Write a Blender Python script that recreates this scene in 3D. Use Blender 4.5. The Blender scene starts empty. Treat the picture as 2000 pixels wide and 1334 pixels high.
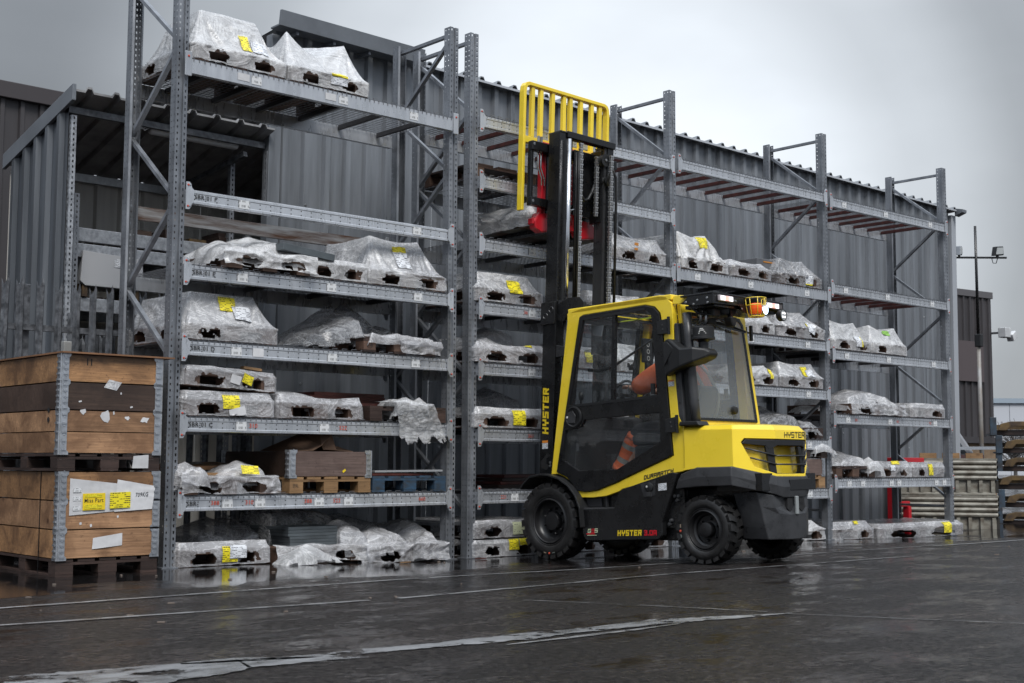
import bpy, bmesh, math, random
from mathutils import Vector, Matrix, noise as mnoise
from mathutils.geometry import tessellate_polygon
random.seed(7)
SC = bpy.context.scene
COL = SC.collection
PI = math.pi

# ------------------------------------------------------------------ camera
cam_d = bpy.data.cameras.new('camera'); cam = bpy.data.objects.new('camera', cam_d); COL.objects.link(cam)
yaw, pit, rol = 0.7344060, 0.0904665, 0.0043896
fw = Vector((math.sin(yaw)*math.cos(pit), math.cos(yaw)*math.cos(pit), math.sin(pit)))
rt = Vector((math.cos(yaw), -math.sin(yaw), 0)); up = rt.cross(fw)
r2 = rt*math.cos(rol)+up*math.sin(rol); u2 = -rt*math.sin(rol)+up*math.cos(rol)
M = Matrix((r2, u2, -fw)).transposed().to_4x4(); M.translation = Vector((-4.970777, -9.396045, 0.839941))
cam.matrix_world = M
cam_d.sensor_width = 36; cam_d.lens = 36*2566.2549/2000
cam_d.clip_start = 0.1; cam_d.clip_end = 2000
cam_d.dof.use_dof = True; cam_d.dof.focus_distance = 11.0; cam_d.dof.aperture_fstop = 9.0
SC.camera = cam

# ------------------------------------------------------------------ world: rainy overcast sky
W = bpy.data.worlds.new('World'); SC.world = W; W.use_nodes = True
nt = W.node_tree; nt.nodes.clear()
def N(t, **k):
    n = nt.nodes.new(t)
    for a, b in k.items(): setattr(n, a, b)
    return n
SUN_AZ = math.radians(205); SUN_EL = math.radians(50)      # veiled sun, high behind the camera
out = N('ShaderNodeOutputWorld'); bg = N('ShaderNodeBackground'); bg.inputs['Strength'].default_value = 0.12
sky = N('ShaderNodeTexSky', sky_type='NISHITA'); sky.sun_disc = False
sky.sun_elevation = SUN_EL; sky.sun_rotation = SUN_AZ; sky.dust_density = 3; sky.air_density = 1.2
tc = N('ShaderNodeTexCoord')
nz = N('ShaderNodeTexNoise'); nz.inputs['Scale'].default_value = 2.6; nz.inputs['Detail'].default_value = 5; nz.inputs['Roughness'].default_value = .5
mp = N('ShaderNodeMapping'); mp.inputs['Scale'].default_value = (1, 1, 2.2)
nt.links.new(tc.outputs['Generated'], mp.inputs[0]); nt.links.new(mp.outputs[0], nz.inputs[0])
sd = Vector((math.sin(SUN_AZ)*math.cos(SUN_EL), math.cos(SUN_AZ)*math.cos(SUN_EL), math.sin(SUN_EL)))
gd = Vector((math.sin(math.radians(46.5))*math.cos(math.radians(10.5)), math.cos(math.radians(46.5))*math.cos(math.radians(10.5)), math.sin(math.radians(10.5))))
dot = N('ShaderNodeVectorMath', operation='DOT_PRODUCT'); dot.inputs[1].default_value = gd
nt.links.new(tc.outputs['Generated'], dot.inputs[0])
ramp = N('ShaderNodeValToRGB')                       # thinner cloud in the bright direction ahead, heavy cloud away from it
cr = ramp.color_ramp
cr.interpolation = 'EASE'
cr.elements[0].position = 0.0; cr.elements[0].color = (.20, .222, .255, 1)
cr.elements[1].position = 1.0; cr.elements[1].color = (.57, .595, .62, 1)
for p_, c_ in ((0.86, 0.118), (0.91, 0.115), (0.953, 0.235), (0.975, 0.40), (0.99, 0.56)):
    e = cr.elements.new(p_); e.color = (c_*.94, c_, c_*1.065, 1)
nt.links.new(dot.outputs['Value'], ramp.inputs[0])
mul = N('ShaderNodeMix', data_type='RGBA', blend_type='MULTIPLY'); mul.inputs[0].default_value = 1
nr = N('ShaderNodeMapRange'); nr.inputs[1].default_value = .3; nr.inputs[2].default_value = .7; nr.inputs[3].default_value = .86; nr.inputs[4].default_value = 1.1
nt.links.new(nz.outputs['Fac'], nr.inputs[0])
sxyz = N('ShaderNodeSeparateXYZ'); nt.links.new(tc.outputs['Generated'], sxyz.inputs[0])      # an overcast sky is brightest overhead
mx0 = N('ShaderNodeMath', operation='MAXIMUM'); mx0.inputs[1].default_value = 0; nt.links.new(sxyz.outputs['Z'], mx0.inputs[0])
pw = N('ShaderNodeMath', operation='POWER'); pw.inputs[1].default_value = 2.4; nt.links.new(mx0.outputs[0], pw.inputs[0])
zs = N('ShaderNodeVectorMath', operation='SCALE'); zs.inputs[0].default_value = (.80, .885, 1.0); nt.links.new(pw.outputs[0], zs.inputs['Scale'])
za = N('ShaderNodeVectorMath', operation='ADD'); nt.links.new(ramp.outputs[0], za.inputs[0]); nt.links.new(zs.outputs[0], za.inputs[1])
scl = N('ShaderNodeVectorMath', operation='SCALE'); scl.inputs['Scale'].default_value = 1/.12
nt.links.new(za.outputs[0], scl.inputs[0]); nt.links.new(scl.outputs[0], mul.inputs[6]); nt.links.new(nr.outputs[0], mul.inputs[7])
mixs = N('ShaderNodeMix', data_type='RGBA'); mixs.inputs[0].default_value = .97
nt.links.new(sky.outputs[0], mixs.inputs[6]); nt.links.new(mul.outputs[2], mixs.inputs[7])
nt.links.new(mixs.outputs[2], bg.inputs[0]); nt.links.new(bg.outputs[0], out.inputs[0])

# ------------------------------------------------------------------ veiled sun, exposure
sl = bpy.data.lights.new('sun', 'SUN'); sl.energy = 1.5; sl.angle = math.radians(24); sl.color = (1, .98, .95)
so = bpy.data.objects.new('sun', sl); COL.objects.link(so)
so.rotation_euler = (-sd).to_track_quat('-Z', 'Y').to_euler()
SC.view_settings.view_transform = 'Standard'; SC.view_settings.look = 'None'
SC.view_settings.exposure = 0.80; SC.view_settings.gamma = 1; SC.view_settings.use_curve_mapping = False
SC.render.engine = 'CYCLES'
SC.cycles.max_bounces = 7; SC.cycles.transparent_max_bounces = 12; SC.cycles.caustics_reflective = False; SC.cycles.caustics_refractive = False

# ------------------------------------------------------------------ materials
def mat(name, col, rough=.5, metal=0, spec=.5, var=0, vscale=6, col2=None, bump=0, bscale=40, stretch=(1, 1, 1), rvar=0, coat=0, world=False):
    m = bpy.data.materials.new(name); m.use_nodes = True; t = m.node_tree; b = t.nodes['Principled BSDF']
    b.inputs['Base Color'].default_value = (*col, 1); b.inputs['Roughness'].default_value = rough
    b.inputs['Metallic'].default_value = metal; b.inputs['Specular IOR Level'].default_value = spec; b.inputs['Coat Weight'].default_value = coat
    b.inputs['Coat Roughness'].default_value = .08
    if var or col2 or bump or rvar:
        c = t.nodes.new('ShaderNodeTexCoord'); mpn = t.nodes.new('ShaderNodeMapping'); mpn.inputs['Scale'].default_value = stretch
        if world:
            g = t.nodes.new('ShaderNodeNewGeometry'); t.links.new(g.outputs['Position'], mpn.inputs[0])
        else:
            oi0 = t.nodes.new('ShaderNodeObjectInfo'); of = t.nodes.new('ShaderNodeVectorMath'); of.operation = 'MULTIPLY_ADD'      # no two pieces share a pattern
            t.links.new(oi0.outputs['Random'], of.inputs[0]); of.inputs[1].default_value = (37.1, 21.7, 53.3); t.links.new(c.outputs['Object'], of.inputs[2]); t.links.new(of.outputs[0], mpn.inputs[0])
        n = t.nodes.new('ShaderNodeTexNoise'); n.inputs['Scale'].default_value = vscale; n.inputs['Detail'].default_value = 6; n.inputs['Roughness'].default_value = .62
        t.links.new(mpn.outputs[0], n.inputs[0])
        if var or col2:
            r = t.nodes.new('ShaderNodeValToRGB')
            c2 = col2 or tuple(x*(1-var) for x in col)
            c1 = tuple(min(1, x*(1+var*.5)) for x in col) if not col2 else col
            r.color_ramp.elements[0].position = .35; r.color_ramp.elements[1].position = .66
            r.color_ramp.elements[0].color = (*c2, 1); r.color_ramp.elements[1].color = (*c1, 1)
            t.links.new(n.outputs['Fac'], r.inputs[0])
            oi = t.nodes.new('ShaderNodeObjectInfo'); hs = t.nodes.new('ShaderNodeHueSaturation')
            mr = t.nodes.new('ShaderNodeMapRange'); mr.inputs[3].default_value = .88; mr.inputs[4].default_value = 1.1
            t.links.new(oi.outputs['Random'], mr.inputs[0]); t.links.new(mr.outputs[0], hs.inputs['Value']); t.links.new(r.outputs[0], hs.inputs['Color'])
            t.links.new(hs.outputs[0], b.inputs['Base Color'])
        if rvar:
            mr2 = t.nodes.new('ShaderNodeMapRange'); mr2.inputs[1].default_value = .3; mr2.inputs[2].default_value = .7
            mr2.inputs[3].default_value = max(.02, rough-rvar); mr2.inputs[4].default_value = rough+rvar
            t.links.new(n.outputs['Fac'], mr2.inputs[0]); t.links.new(mr2.outputs[0], b.inputs['Roughness'])
        if bump:
            n2 = t.nodes.new('ShaderNodeTexNoise'); n2.inputs['Scale'].default_value = bscale; n2.inputs['Detail'].default_value = 4
            t.links.new(mpn.outputs[0], n2.inputs[0])
            bp = t.nodes.new('ShaderNodeBump'); bp.inputs['Strength'].default_value = bump; bp.inputs['Distance'].default_value = .01
            t.links.new(n2.outputs['Fac'], bp.inputs['Height']); t.links.new(bp.outputs[0], b.inputs['Normal'])
    return m

POST = mat('galvanised_post', (.27, .285, .31), .42, .55, var=.3, vscale=9, stretch=(1, 1, .35), rvar=.12)
ZINC = mat('zinc_beam', (.53, .55, .58), .3, .5, var=.14, vscale=5, stretch=(2.5, 1, .6), rvar=.12)
SPANGLE = mat('spangled_zinc', (.42, .44, .47), .4, .5, var=.35, vscale=22, rvar=.1)
RUSTBEAM = mat('rusty_beam', (.46, .46, .45), .5, .35, col2=(.11, .05, .025), vscale=3.2, stretch=(.6, 3, 6))
WIRE = mat('deck_wire', (.22, .225, .24), .45, .6)
DARKHOLE = mat('hole_dark', (.012, .012, .013), .8)
REDBAR = mat('red_oxide_bar', (.075, .018, .015), .55, var=.5, vscale=12)
DARKBAR = mat('dark_bar', (.035, .033, .035), .6, var=.3, vscale=12)
PIN = mat('red_pin', (.5, .06, .03), .5)
CLAD = mat('grey_cladding', (.215, .23, .25), .38, .3, var=.32, vscale=1.6, stretch=(3, 3, .22), rvar=.16, bump=.25, bscale=2.2)
CLADS = mat('vignette_dark_cladding', (.12, .132, .148), .4, .25, var=.3, vscale=1.6, stretch=(3, 3, .22), rvar=.14)  # darker sheet; falloff towards the frame edge is put into its colour
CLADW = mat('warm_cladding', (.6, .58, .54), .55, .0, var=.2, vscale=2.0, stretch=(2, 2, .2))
ROOFM = mat('roof_sheet_grey', (.26, .275, .29), .35, .3, var=.2, vscale=3, rvar=.1)
ROOFD = mat('roof_dark', (.24, .24, .245), .55, 0, var=.4, vscale=4)
TRIM = mat('grey_trim', (.17, .185, .205), .4, .2, var=.15, vscale=3)
BROWN = mat('brown_cladding', (.058, .053, .056), .5, .1, var=.2, vscale=2, stretch=(2, 2, .2))
BRICKM = mat('plinth_brick', (.21, .145, .09), .8, var=.25, vscale=6, bump=.3, bscale=30)
FENCEM = mat('fence_steel', (.15, .158, .172), .45, .4, var=.6, vscale=16, rvar=.1)
BLACKP = mat('black_paint', (.010, .0102, .011), .28, 0, .5, var=.35, rvar=.1, vscale=8)
BLACKPL = mat('black_plastic', (.014, .0145, .0155), .45, 0, .45, bump=.12, bscale=180, rvar=.08, vscale=6)
CWGREY = mat('counterweight_paint', (.04, .041, .044), .32, 0, .5, var=.3, bump=.14, bscale=70, rvar=.1, vscale=7)
YEL = mat('yellow_paint', (.94, .69, .04), .3, 0, .5, var=.05, vscale=3, rvar=.08, coat=.5, bump=.03, bscale=60)
YELD = mat('yellow_decal', (.8, .58, .02), .5)
REDP = mat('red_paint', (.5, .012, .022), .35, 0, coat=.3)
REDD = mat('red_decal', (.6, .01, .02), .5)
WHITED = mat('white_decal', (.62, .62, .60), .5)
INKBLUE = mat('dark_ink', (.012, .014, .02), .5)
INK = mat('black_ink', (.02, .02, .021), .55)
REDINK = mat('red_ink', (.55, .08, .045), .6)
CHROME = mat('chrome_rod', (.72, .73, .75), .16, 1)
STEEL = mat('bare_steel', (.42, .43, .44), .35, .9, var=.2, vscale=20)
CHAIN = mat('chain_steel', (.5, .5, .5), .35, .8)
RUBBER = mat('tyre_rubber', (.016, .0155, .0155), .42, 0, .5, var=.5, vscale=12, bump=.25, bscale=60)
RIMB = mat('rim_black', (.012, .012, .013), .38, 0, .5, rvar=.08, vscale=9)
LINER = mat('cab_lining', (.02, .02, .022), .7)
SEATM = mat('seat_vinyl', (.018, .018, .02), .55)
ORANGE = mat('hi_vis_orange', (.98, .19, .06), .6, var=.18, vscale=9, bump=.5, bscale=14)
REFLT = mat('reflective_tape', (.34, .34, .31), .4, .2)
TROUS = mat('dark_trousers', (.03, .032, .036), .8, var=.2, vscale=10, bump=.4, bscale=15)
SKIN = mat('skin', (.5, .28, .2), .5)
BOOTM = mat('boot_leather', (.02, .018, .017), .5)
def wood(name, col, dark, axis=0, stain=.5, rough=.45, knots=True, wet=.15):
    m = bpy.data.materials.new(name); m.use_nodes = True; t = m.node_tree; b = t.nodes['Principled BSDF']; L = t.links.new
    c = t.nodes.new('ShaderNodeTexCoord'); oi0 = t.nodes.new('ShaderNodeObjectInfo'); of = t.nodes.new('ShaderNodeVectorMath'); of.operation = 'MULTIPLY_ADD'
    L(oi0.outputs['Random'], of.inputs[0]); of.inputs[1].default_value = (37.1, 21.7, 53.3); L(c.outputs['Object'], of.inputs[2])
    def noi(sc, st, det=5, rg=.6, dist=0):
        mp_ = t.nodes.new('ShaderNodeMapping'); mp_.inputs['Scale'].default_value = st; L(of.outputs[0], mp_.inputs[0])
        n = t.nodes.new('ShaderNodeTexNoise'); n.inputs['Scale'].default_value = sc; n.inputs['Detail'].default_value = det; n.inputs['Roughness'].default_value = rg; n.inputs['Distortion'].default_value = dist; L(mp_.outputs[0], n.inputs[0]); return n.outputs['Fac'], mp_
    def ramp(x, stops):
        r = t.nodes.new('ShaderNodeValToRGB'); e = r.color_ramp.elements
        e[0].position, e[0].color = stops[0][0], (*[stops[0][1]]*3, 1); e[1].position, e[1].color = stops[-1][0], (*[stops[-1][1]]*3, 1)
        for p_, v_ in stops[1:-1]: q = e.new(p_); q.color = (v_, v_, v_, 1)
        L(x, r.inputs[0]); return r.outputs[0]
    def mix(f, a, b_, bt='MIX'):
        n = t.nodes.new('ShaderNodeMix'); n.data_type = 'RGBA'; n.blend_type = bt
        for i, x in ((0, f), (6, a), (7, b_)):
            if isinstance(x, (int, float)): n.inputs[i].default_value = x
            elif isinstance(x, tuple): n.inputs[i].default_value = (*x, 1)
            else: L(x, n.inputs[i])
        return n.outputs[2]
    st = (.7, 16, 16)
    g1, _ = noi(2.6, st, 6, .65, .4); g2, _ = noi(9, (.5, 14, 14), 3, .5); st1, _ = noi(1.7, (1, 1.6, 1.6), 6, .65, .5); sp, _ = noi(24, (1, 1.3, 1.3), 3, .7)
    col1 = mix(ramp(g1, [(.3, 0), (.7, 1)]), tuple(x*.5 for x in col), col)
    col1 = mix(ramp(g2, [(.42, .75), (.5, 0)]), col1, tuple(x*.55 for x in col))
    col1 = mix(ramp(st1, [(.40, stain), (.58, 0)]), col1, dark)
    col1 = mix(ramp(sp, [(.60, 0), (.70, .7)]), col1, dark)
    if knots:
        mp_ = t.nodes.new('ShaderNodeMapping'); mp_.inputs['Scale'].default_value = (2.3, 4.2, 4.2); L(of.outputs[0], mp_.inputs[0])
        v = t.nodes.new('ShaderNodeTexVoronoi'); v.inputs['Scale'].default_value = 1.0; L(mp_.outputs[0], v.inputs[0])
        col1 = mix(ramp(v.outputs['Distance'], [(.05, .85), (.09, .35), (.13, 0)]), col1, (.07, .03, .015))
    hs = t.nodes.new('ShaderNodeHueSaturation'); mr = t.nodes.new('ShaderNodeMapRange'); mr.inputs[3].default_value = .78; mr.inputs[4].default_value = 1.15
    L(oi0.outputs['Random'], mr.inputs[0]); L(mr.outputs[0], hs.inputs['Value']); L(col1, hs.inputs['Color']); L(hs.outputs[0], b.inputs['Base Color'])
    mr2 = t.nodes.new('ShaderNodeMapRange'); mr2.inputs[1].default_value = .35; mr2.inputs[2].default_value = .65; mr2.inputs[3].default_value = max(.1, rough-wet); mr2.inputs[4].default_value = rough+wet; L(st1, mr2.inputs[0]); L(mr2.outputs[0], b.inputs['Roughness'])
    bp = t.nodes.new('ShaderNodeBump'); bp.inputs['Strength'].default_value = .35; bp.inputs['Distance'].default_value = .004; L(g1, bp.inputs['Height']); L(bp.outputs[0], b.inputs['Normal'])
    return m
RAW = wood('raw_pine', (.42, .25, .12), (.13, .075, .04), stain=.45)
PINE2 = wood('wet_pine', (.50, .27, .125), (.09, .048, .028), stain=.75)
PINE3 = wood('pale_pine', (.57, .325, .175), (.15, .078, .042), stain=.75)
DARKW = wood('dark_wet_wood', (.10, .062, .045), (.03, .02, .016), stain=.6)
GREYW = wood('grey_brown_wood', (.25, .175, .15), (.09, .058, .05), stain=.55)
PALW = wood('pallet_wood', (.17, .098, .068), (.045, .028, .02), stain=.7, rough=.6)
PALD = wood('soaked_pallet_wood', (.075, .045, .036), (.02, .014, .012), stain=.6, rough=.5)
BLUEW = mat('blue_pallet_paint', (.035, .085, .15), .55, col2=(.035, .04, .045), vscale=5, stretch=(2, 6, 6))
REDW = mat('red_brown_board', (.10, .028, .022), .5, var=.4, vscale=6)
CARD = mat('brown_cardboard', (.17, .105, .07), .75, var=.2, vscale=8)
CARGO = mat('grey_carton', (.12, .125, .135), .6, var=.3, vscale=5)
SHEETG = mat('grey_board_stack', (.085, .1, .11), .55, var=.3, vscale=5)
CREAM = mat('cream_bin_paint', (.33, .32, .275), .5, col2=(.13, .11, .085), vscale=5.5, stretch=(1, 1, 1.6))
CREAMD = mat('bin_inside', (.03, .028, .025), .8)
WHITEP = mat('white_enamel', (.55, .56, .57), .4, var=.12, vscale=5)
RUSTWHITE = mat('chipped_grey_enamel', (.5, .51, .53), .45, col2=(.09, .05, .035), vscale=3.0)
RUSTWHITE.node_tree.nodes['Color Ramp'].color_ramp.elements[0].position = .28; RUSTWHITE.node_tree.nodes['Color Ramp'].color_ramp.elements[1].position = .36
YRUST = mat('worn_yellow_steel', (.15, .095, .035), .5, col2=(.05, .032, .022), vscale=6)
BLUES = mat('worn_blue_steel', (.045, .075, .11), .5, col2=(.03, .03, .035), vscale=6)
FARW = mat('far_white_cladding', (.5, .52, .56), .6)
TWIG = mat('bare_twigs', (.1, .09, .085), .8)
PAPER = mat('white_paper', (.62, .62, .63), .6, var=.08, vscale=20)

def film_mat(name, col, alpha, bumps=.6):
    m = bpy.data.materials.new(name); m.use_nodes = True; t = m.node_tree; t.nodes.clear(); L = t.links.new
    o = t.nodes.new('ShaderNodeOutputMaterial'); mx = t.nodes.new('ShaderNodeMixShader')
    tr = t.nodes.new('ShaderNodeBsdfTransparent'); tr.inputs[0].default_value = (.9, .91, .93, 1)
    b = t.nodes.new('ShaderNodeBsdfPrincipled'); b.inputs['Roughness'].default_value = .4; b.inputs['Specular IOR Level'].default_value = .2
    c = t.nodes.new('ShaderNodeTexCoord'); oi0 = t.nodes.new('ShaderNodeObjectInfo'); of = t.nodes.new('ShaderNodeVectorMath'); of.operation = 'MULTIPLY_ADD'
    L(oi0.outputs['Random'], of.inputs[0]); of.inputs[1].default_value = (37.1, 21.7, 53.3); L(c.outputs['Object'], of.inputs[2])
    def noi(sc, st, det, rg, dist=0):
        mp_ = t.nodes.new('ShaderNodeMapping'); mp_.inputs['Scale'].default_value = st; mp_.inputs['Rotation'].default_value = (.3, .5, .2); L(of.outputs[0], mp_.inputs[0])
        n = t.nodes.new('ShaderNodeTexNoise'); n.inputs['Scale'].default_value = sc; n.inputs['Detail'].default_value = det; n.inputs['Roughness'].default_value = rg; n.inputs['Distortion'].default_value = dist; L(mp_.outputs[0], n.inputs[0]); return n.outputs['Fac']
    def mr(x, a_, b_, c_, d_):
        n = t.nodes.new('ShaderNodeMapRange')
        for i, v_ in enumerate((a_, b_, c_, d_)): n.inputs[i+1].default_value = v_
        L(x, n.inputs[0]); return n.outputs[0]
    def mth(op, a_, b_):
        n = t.nodes.new('ShaderNodeMath'); n.operation = op
        for i, x in enumerate((a_, b_)):
            if isinstance(x, (int, float)): n.inputs[i].default_value = x
            else: L(x, n.inputs[i])
        return n.outputs[0]
    # milky folds: thin, sharp, long streaks where the film doubles over
    n1 = noi(3.0, (1, 1, 2.2), 5, .6, 1.6); fold = mth('ABSOLUTE', mth('SUBTRACT', n1, .5), 0)
    n2 = noi(7, (1.6, 1, .8), 4, .6, 2.2); fold2 = mth('ABSOLUTE', mth('SUBTRACT', n2, .5), 0)
    milk = mth('MAXIMUM', mr(fold, 0, .035, 1, 0), mr(fold2, 0, .03, .7, 0)); low = noi(1.6, (1, 1, 1), 4, .6)
    r = t.nodes.new('ShaderNodeMix'); r.data_type = 'RGBA'; r.inputs[6].default_value = (*[x*.82 for x in col], 1); r.inputs[7].default_value = (*[min(.92, x*1.12) for x in col], 1)
    L(mth('ADD', mth('MULTIPLY', milk, .45), mr(low, .35, .65, 0, .6)), r.inputs[0]); L(r.outputs[2], b.inputs['Base Color'])
    sp = t.nodes.new('ShaderNodeSeparateXYZ'); L(c.outputs['Object'], sp.inputs[0])      # pulled tight on the pallet wood it is clearer
    al = mth('ADD', mr(low, .35, .65, alpha-.16, alpha+.14), mth('MULTIPLY', milk, .42))
    L(mth('MULTIPLY', al, mr(sp.outputs['Z'], .11, .17, .70, 1)), mx.inputs[0])
    bp = t.nodes.new('ShaderNodeBump'); bp.inputs['Strength'].default_value = bumps*.6; bp.inputs['Distance'].default_value = .04; L(mth('ADD', mr(fold, 0, .16, .5, 0), mth('MULTIPLY', mr(fold2, 0, .14, .5, 0), .35)), bp.inputs['Height'])
    v2 = noi(30, (1, 1, .7), 2, .5, 1.2); bp2 = t.nodes.new('ShaderNodeBump'); bp2.inputs['Strength'].default_value = bumps*.12; bp2.inputs['Distance'].default_value = .01
    L(v2, bp2.inputs['Height']); L(bp.outputs[0], bp2.inputs['Normal']); L(bp2.outputs[0], b.inputs['Normal'])
    tl = t.nodes.new('ShaderNodeBsdfTranslucent'); tl.inputs[0].default_value = (*[min(.95, x*1.1) for x in col], 1); m2 = t.nodes.new('ShaderNodeMixShader'); m2.inputs[0].default_value = .3
    L(b.outputs[0], m2.inputs[1]); L(tl.outputs[0], m2.inputs[2])
    L(tr.outputs[0], mx.inputs[1]); L(m2.outputs[0], mx.inputs[2])
    g_ = t.nodes.new('ShaderNodeBsdfGlossy'); g_.inputs['Roughness'].default_value = .2; bp3 = t.nodes.new('ShaderNodeBump'); bp3.inputs['Strength'].default_value = bumps*.32; bp3.inputs['Distance'].default_value = .03; L(mr(fold, 0, .2, .5, 0), bp3.inputs['Height']); L(bp3.outputs[0], g_.inputs['Normal'])      # the sheen stays where the film is clear
    f_ = t.nodes.new('ShaderNodeFresnel'); gm = t.nodes.new('ShaderNodeNewGeometry'); im = t.nodes.new('ShaderNodeMapRange'); im.inputs[3].default_value = 1.5; im.inputs[4].default_value = 1/1.5
    L(gm.outputs['Backfacing'], im.inputs[0]); L(im.outputs[0], f_.inputs[0]); L(bp3.outputs[0], f_.inputs['Normal'])
    m3 = t.nodes.new('ShaderNodeMixShader'); L(mth('MULTIPLY', f_.outputs[0], .9), m3.inputs[0]); L(mx.outputs[0], m3.inputs[1]); L(g_.outputs[0], m3.inputs[2]); L(m3.outputs[0], o.inputs[0])
    return m
FILM = film_mat('plastic_film', (.84, .85, .89), .62)
FILMW = film_mat('white_torn_film', (.91, .92, .94), .82, .7)
FILMD = film_mat('clear_wet_film', (.6, .605, .62), .34, .7)
FILMG = film_mat('grey_dirty_film', (.78, .78, .80), .64, .8)

def glass_mat(name, tint, refl=1.0, haze=0.0, drops=.25):
    m = bpy.data.materials.new(name); m.use_nodes = True; t = m.node_tree; t.nodes.clear()
    o = t.nodes.new('ShaderNodeOutputMaterial'); mx = t.nodes.new('ShaderNodeMixShader')
    tr = t.nodes.new('ShaderNodeBsdfTransparent'); tr.inputs[0].default_value = (*tint, 1)
    g = t.nodes.new('ShaderNodeBsdfGlossy'); g.inputs['Roughness'].default_value = .02
    f = t.nodes.new('ShaderNodeFresnel'); gm = t.nodes.new('ShaderNodeNewGeometry'); im = t.nodes.new('ShaderNodeMapRange'); im.inputs[3].default_value = 1.5; im.inputs[4].default_value = 1/1.5
    t.links.new(gm.outputs['Backfacing'], im.inputs[0]); t.links.new(im.outputs[0], f.inputs[0])      # thin pane: same reflectance from both faces
    c = t.nodes.new('ShaderNodeTexCoord'); v = t.nodes.new('ShaderNodeTexVoronoi'); v.inputs['Scale'].default_value = 55
    t.links.new(c.outputs['Object'], v.inputs[0])
    mr = t.nodes.new('ShaderNodeMapRange'); mr.inputs[1].default_value = .02; mr.inputs[2].default_value = .22; mr.inputs[3].default_value = 1; mr.inputs[4].default_value = 0
    t.links.new(v.outputs['Distance'], mr.inputs[0])
    bp = t.nodes.new('ShaderNodeBump'); bp.inputs['Strength'].default_value = drops; bp.inputs['Distance'].default_value = .004
    t.links.new(mr.outputs[0], bp.inputs['Height']); t.links.new(bp.outputs[0], g.inputs['Normal'])
    ml = t.nodes.new('ShaderNodeMath'); ml.operation = 'MULTIPLY'; ml.inputs[1].default_value = refl
    t.links.new(f.outputs[0], ml.inputs[0]); t.links.new(ml.outputs[0], mx.inputs[0])
    t.links.new(tr.outputs[0], mx.inputs[1]); t.links.new(g.outputs[0], mx.inputs[2])
    if haze:      # blue-grey diffuse mixed in, stands for cool sky sheen on the pane
        d = t.nodes.new('ShaderNodeBsdfDiffuse'); d.inputs[0].default_value = (.5, .54, .57, 1)
        m2 = t.nodes.new('ShaderNodeMixShader'); m2.inputs[0].default_value = haze
        t.links.new(mx.outputs[0], m2.inputs[1]); t.links.new(d.outputs[0], m2.inputs[2]); t.links.new(m2.outputs[0], o.inputs[0])
    else: t.links.new(mx.outputs[0], o.inputs[0])
    return m
GLASS = glass_mat('side_glass', (.97, .98, .98), .8, .015)
RGLASS = glass_mat('rear_glass', (.95, .965, .97), 2.0, .10, 0)

def emis(name, col, s):
    m = bpy.data.materials.new(name); m.use_nodes = True; b = m.node_tree.nodes['Principled BSDF']
    b.inputs['Base Color'].default_value = (*col, 1); b.inputs['Emission Color'].default_value = (*col, 1); b.inputs['Emission Strength'].default_value = s
    b.inputs['Roughness'].default_value = .15
    return m
LAMPW = emis('lamp_white', (.9, .86, .88), 1.1); LAMPR = emis('lamp_red', (.95, .25, .2), 1.3); LAMPB = emis('lamp_blue', (.6, .78, 1.0), 1.8)
BEACON = emis('beacon_orange', (.85, .12, .015), .1); LAMPGREY = mat('work_light_lens', (.4, .42, .42), .2)

def print_mat(name, paper, ink, rows, dens, xf=26):
    m = bpy.data.materials.new(name); m.use_nodes = True; t = m.node_tree; b = t.nodes['Principled BSDF']
    uv = t.nodes.new('ShaderNodeTexCoord'); sp = t.nodes.new('ShaderNodeSeparateXYZ'); t.links.new(uv.outputs['UV'], sp.inputs[0])
    def mth(op, a, bb=None):
        n = t.nodes.new('ShaderNodeMath'); n.operation = op
        for i, x in enumerate((a, bb)):
            if x is None: continue
            if isinstance(x, (int, float)): n.inputs[i].default_value = x
            else: t.links.new(x, n.inputs[i])
        return n.outputs[0]
    rowf = mth('MULTIPLY', sp.outputs['Y'], rows); fl = mth('FLOOR', rowf); fr = mth('FRACT', rowf)
    band = mth('MULTIPLY', mth('GREATER_THAN', fr, .3), mth('LESS_THAN', fr, .78))
    cb = t.nodes.new('ShaderNodeCombineXYZ'); t.links.new(mth('MULTIPLY', sp.outputs['X'], xf), cb.inputs[0]); t.links.new(mth('MULTIPLY', fl, 7.3), cb.inputs[1])
    nz_ = t.nodes.new('ShaderNodeTexNoise'); nz_.inputs['Scale'].default_value = 1; nz_.inputs['Detail'].default_value = 1; t.links.new(cb.outputs[0], nz_.inputs[0])
    ink_on = mth('GREATER_THAN', nz_.outputs['Fac'], 1-dens)
    cb2 = t.nodes.new('ShaderNodeCombineXYZ'); t.links.new(mth('MULTIPLY', sp.outputs['X'], 3.2), cb2.inputs[0]); t.links.new(mth('MULTIPLY', fl, 3.1), cb2.inputs[1])
    n2 = t.nodes.new('ShaderNodeTexNoise'); n2.inputs['Scale'].default_value = 1; t.links.new(cb2.outputs[0], n2.inputs[0])
    ink2 = mth('GREATER_THAN', n2.outputs['Fac'], .48)
    mk = mth('MULTIPLY', mth('MULTIPLY', band, ink_on), ink2)
    mx = t.nodes.new('ShaderNodeMix'); mx.data_type = 'RGBA'; mx.inputs[6].default_value = (*paper, 1); mx.inputs[7].default_value = (*ink, 1)
    t.links.new(mk, mx.inputs[0]); t.links.new(mx.outputs[2], b.inputs['Base Color']); b.inputs['Roughness'].default_value = .35
    return m
YLAB = print_mat('yellow_label_print', (.85, .72, .03), (.06, .05, .02), 8, .55)
WLAB = print_mat('white_label_print', (.7, .72, .75), (.08, .08, .1), 9, .55)
BARC = print_mat('barcode_label_print', (.68, .69, .70), (.06, .06, .06), 1.7, .5, 60)
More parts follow.
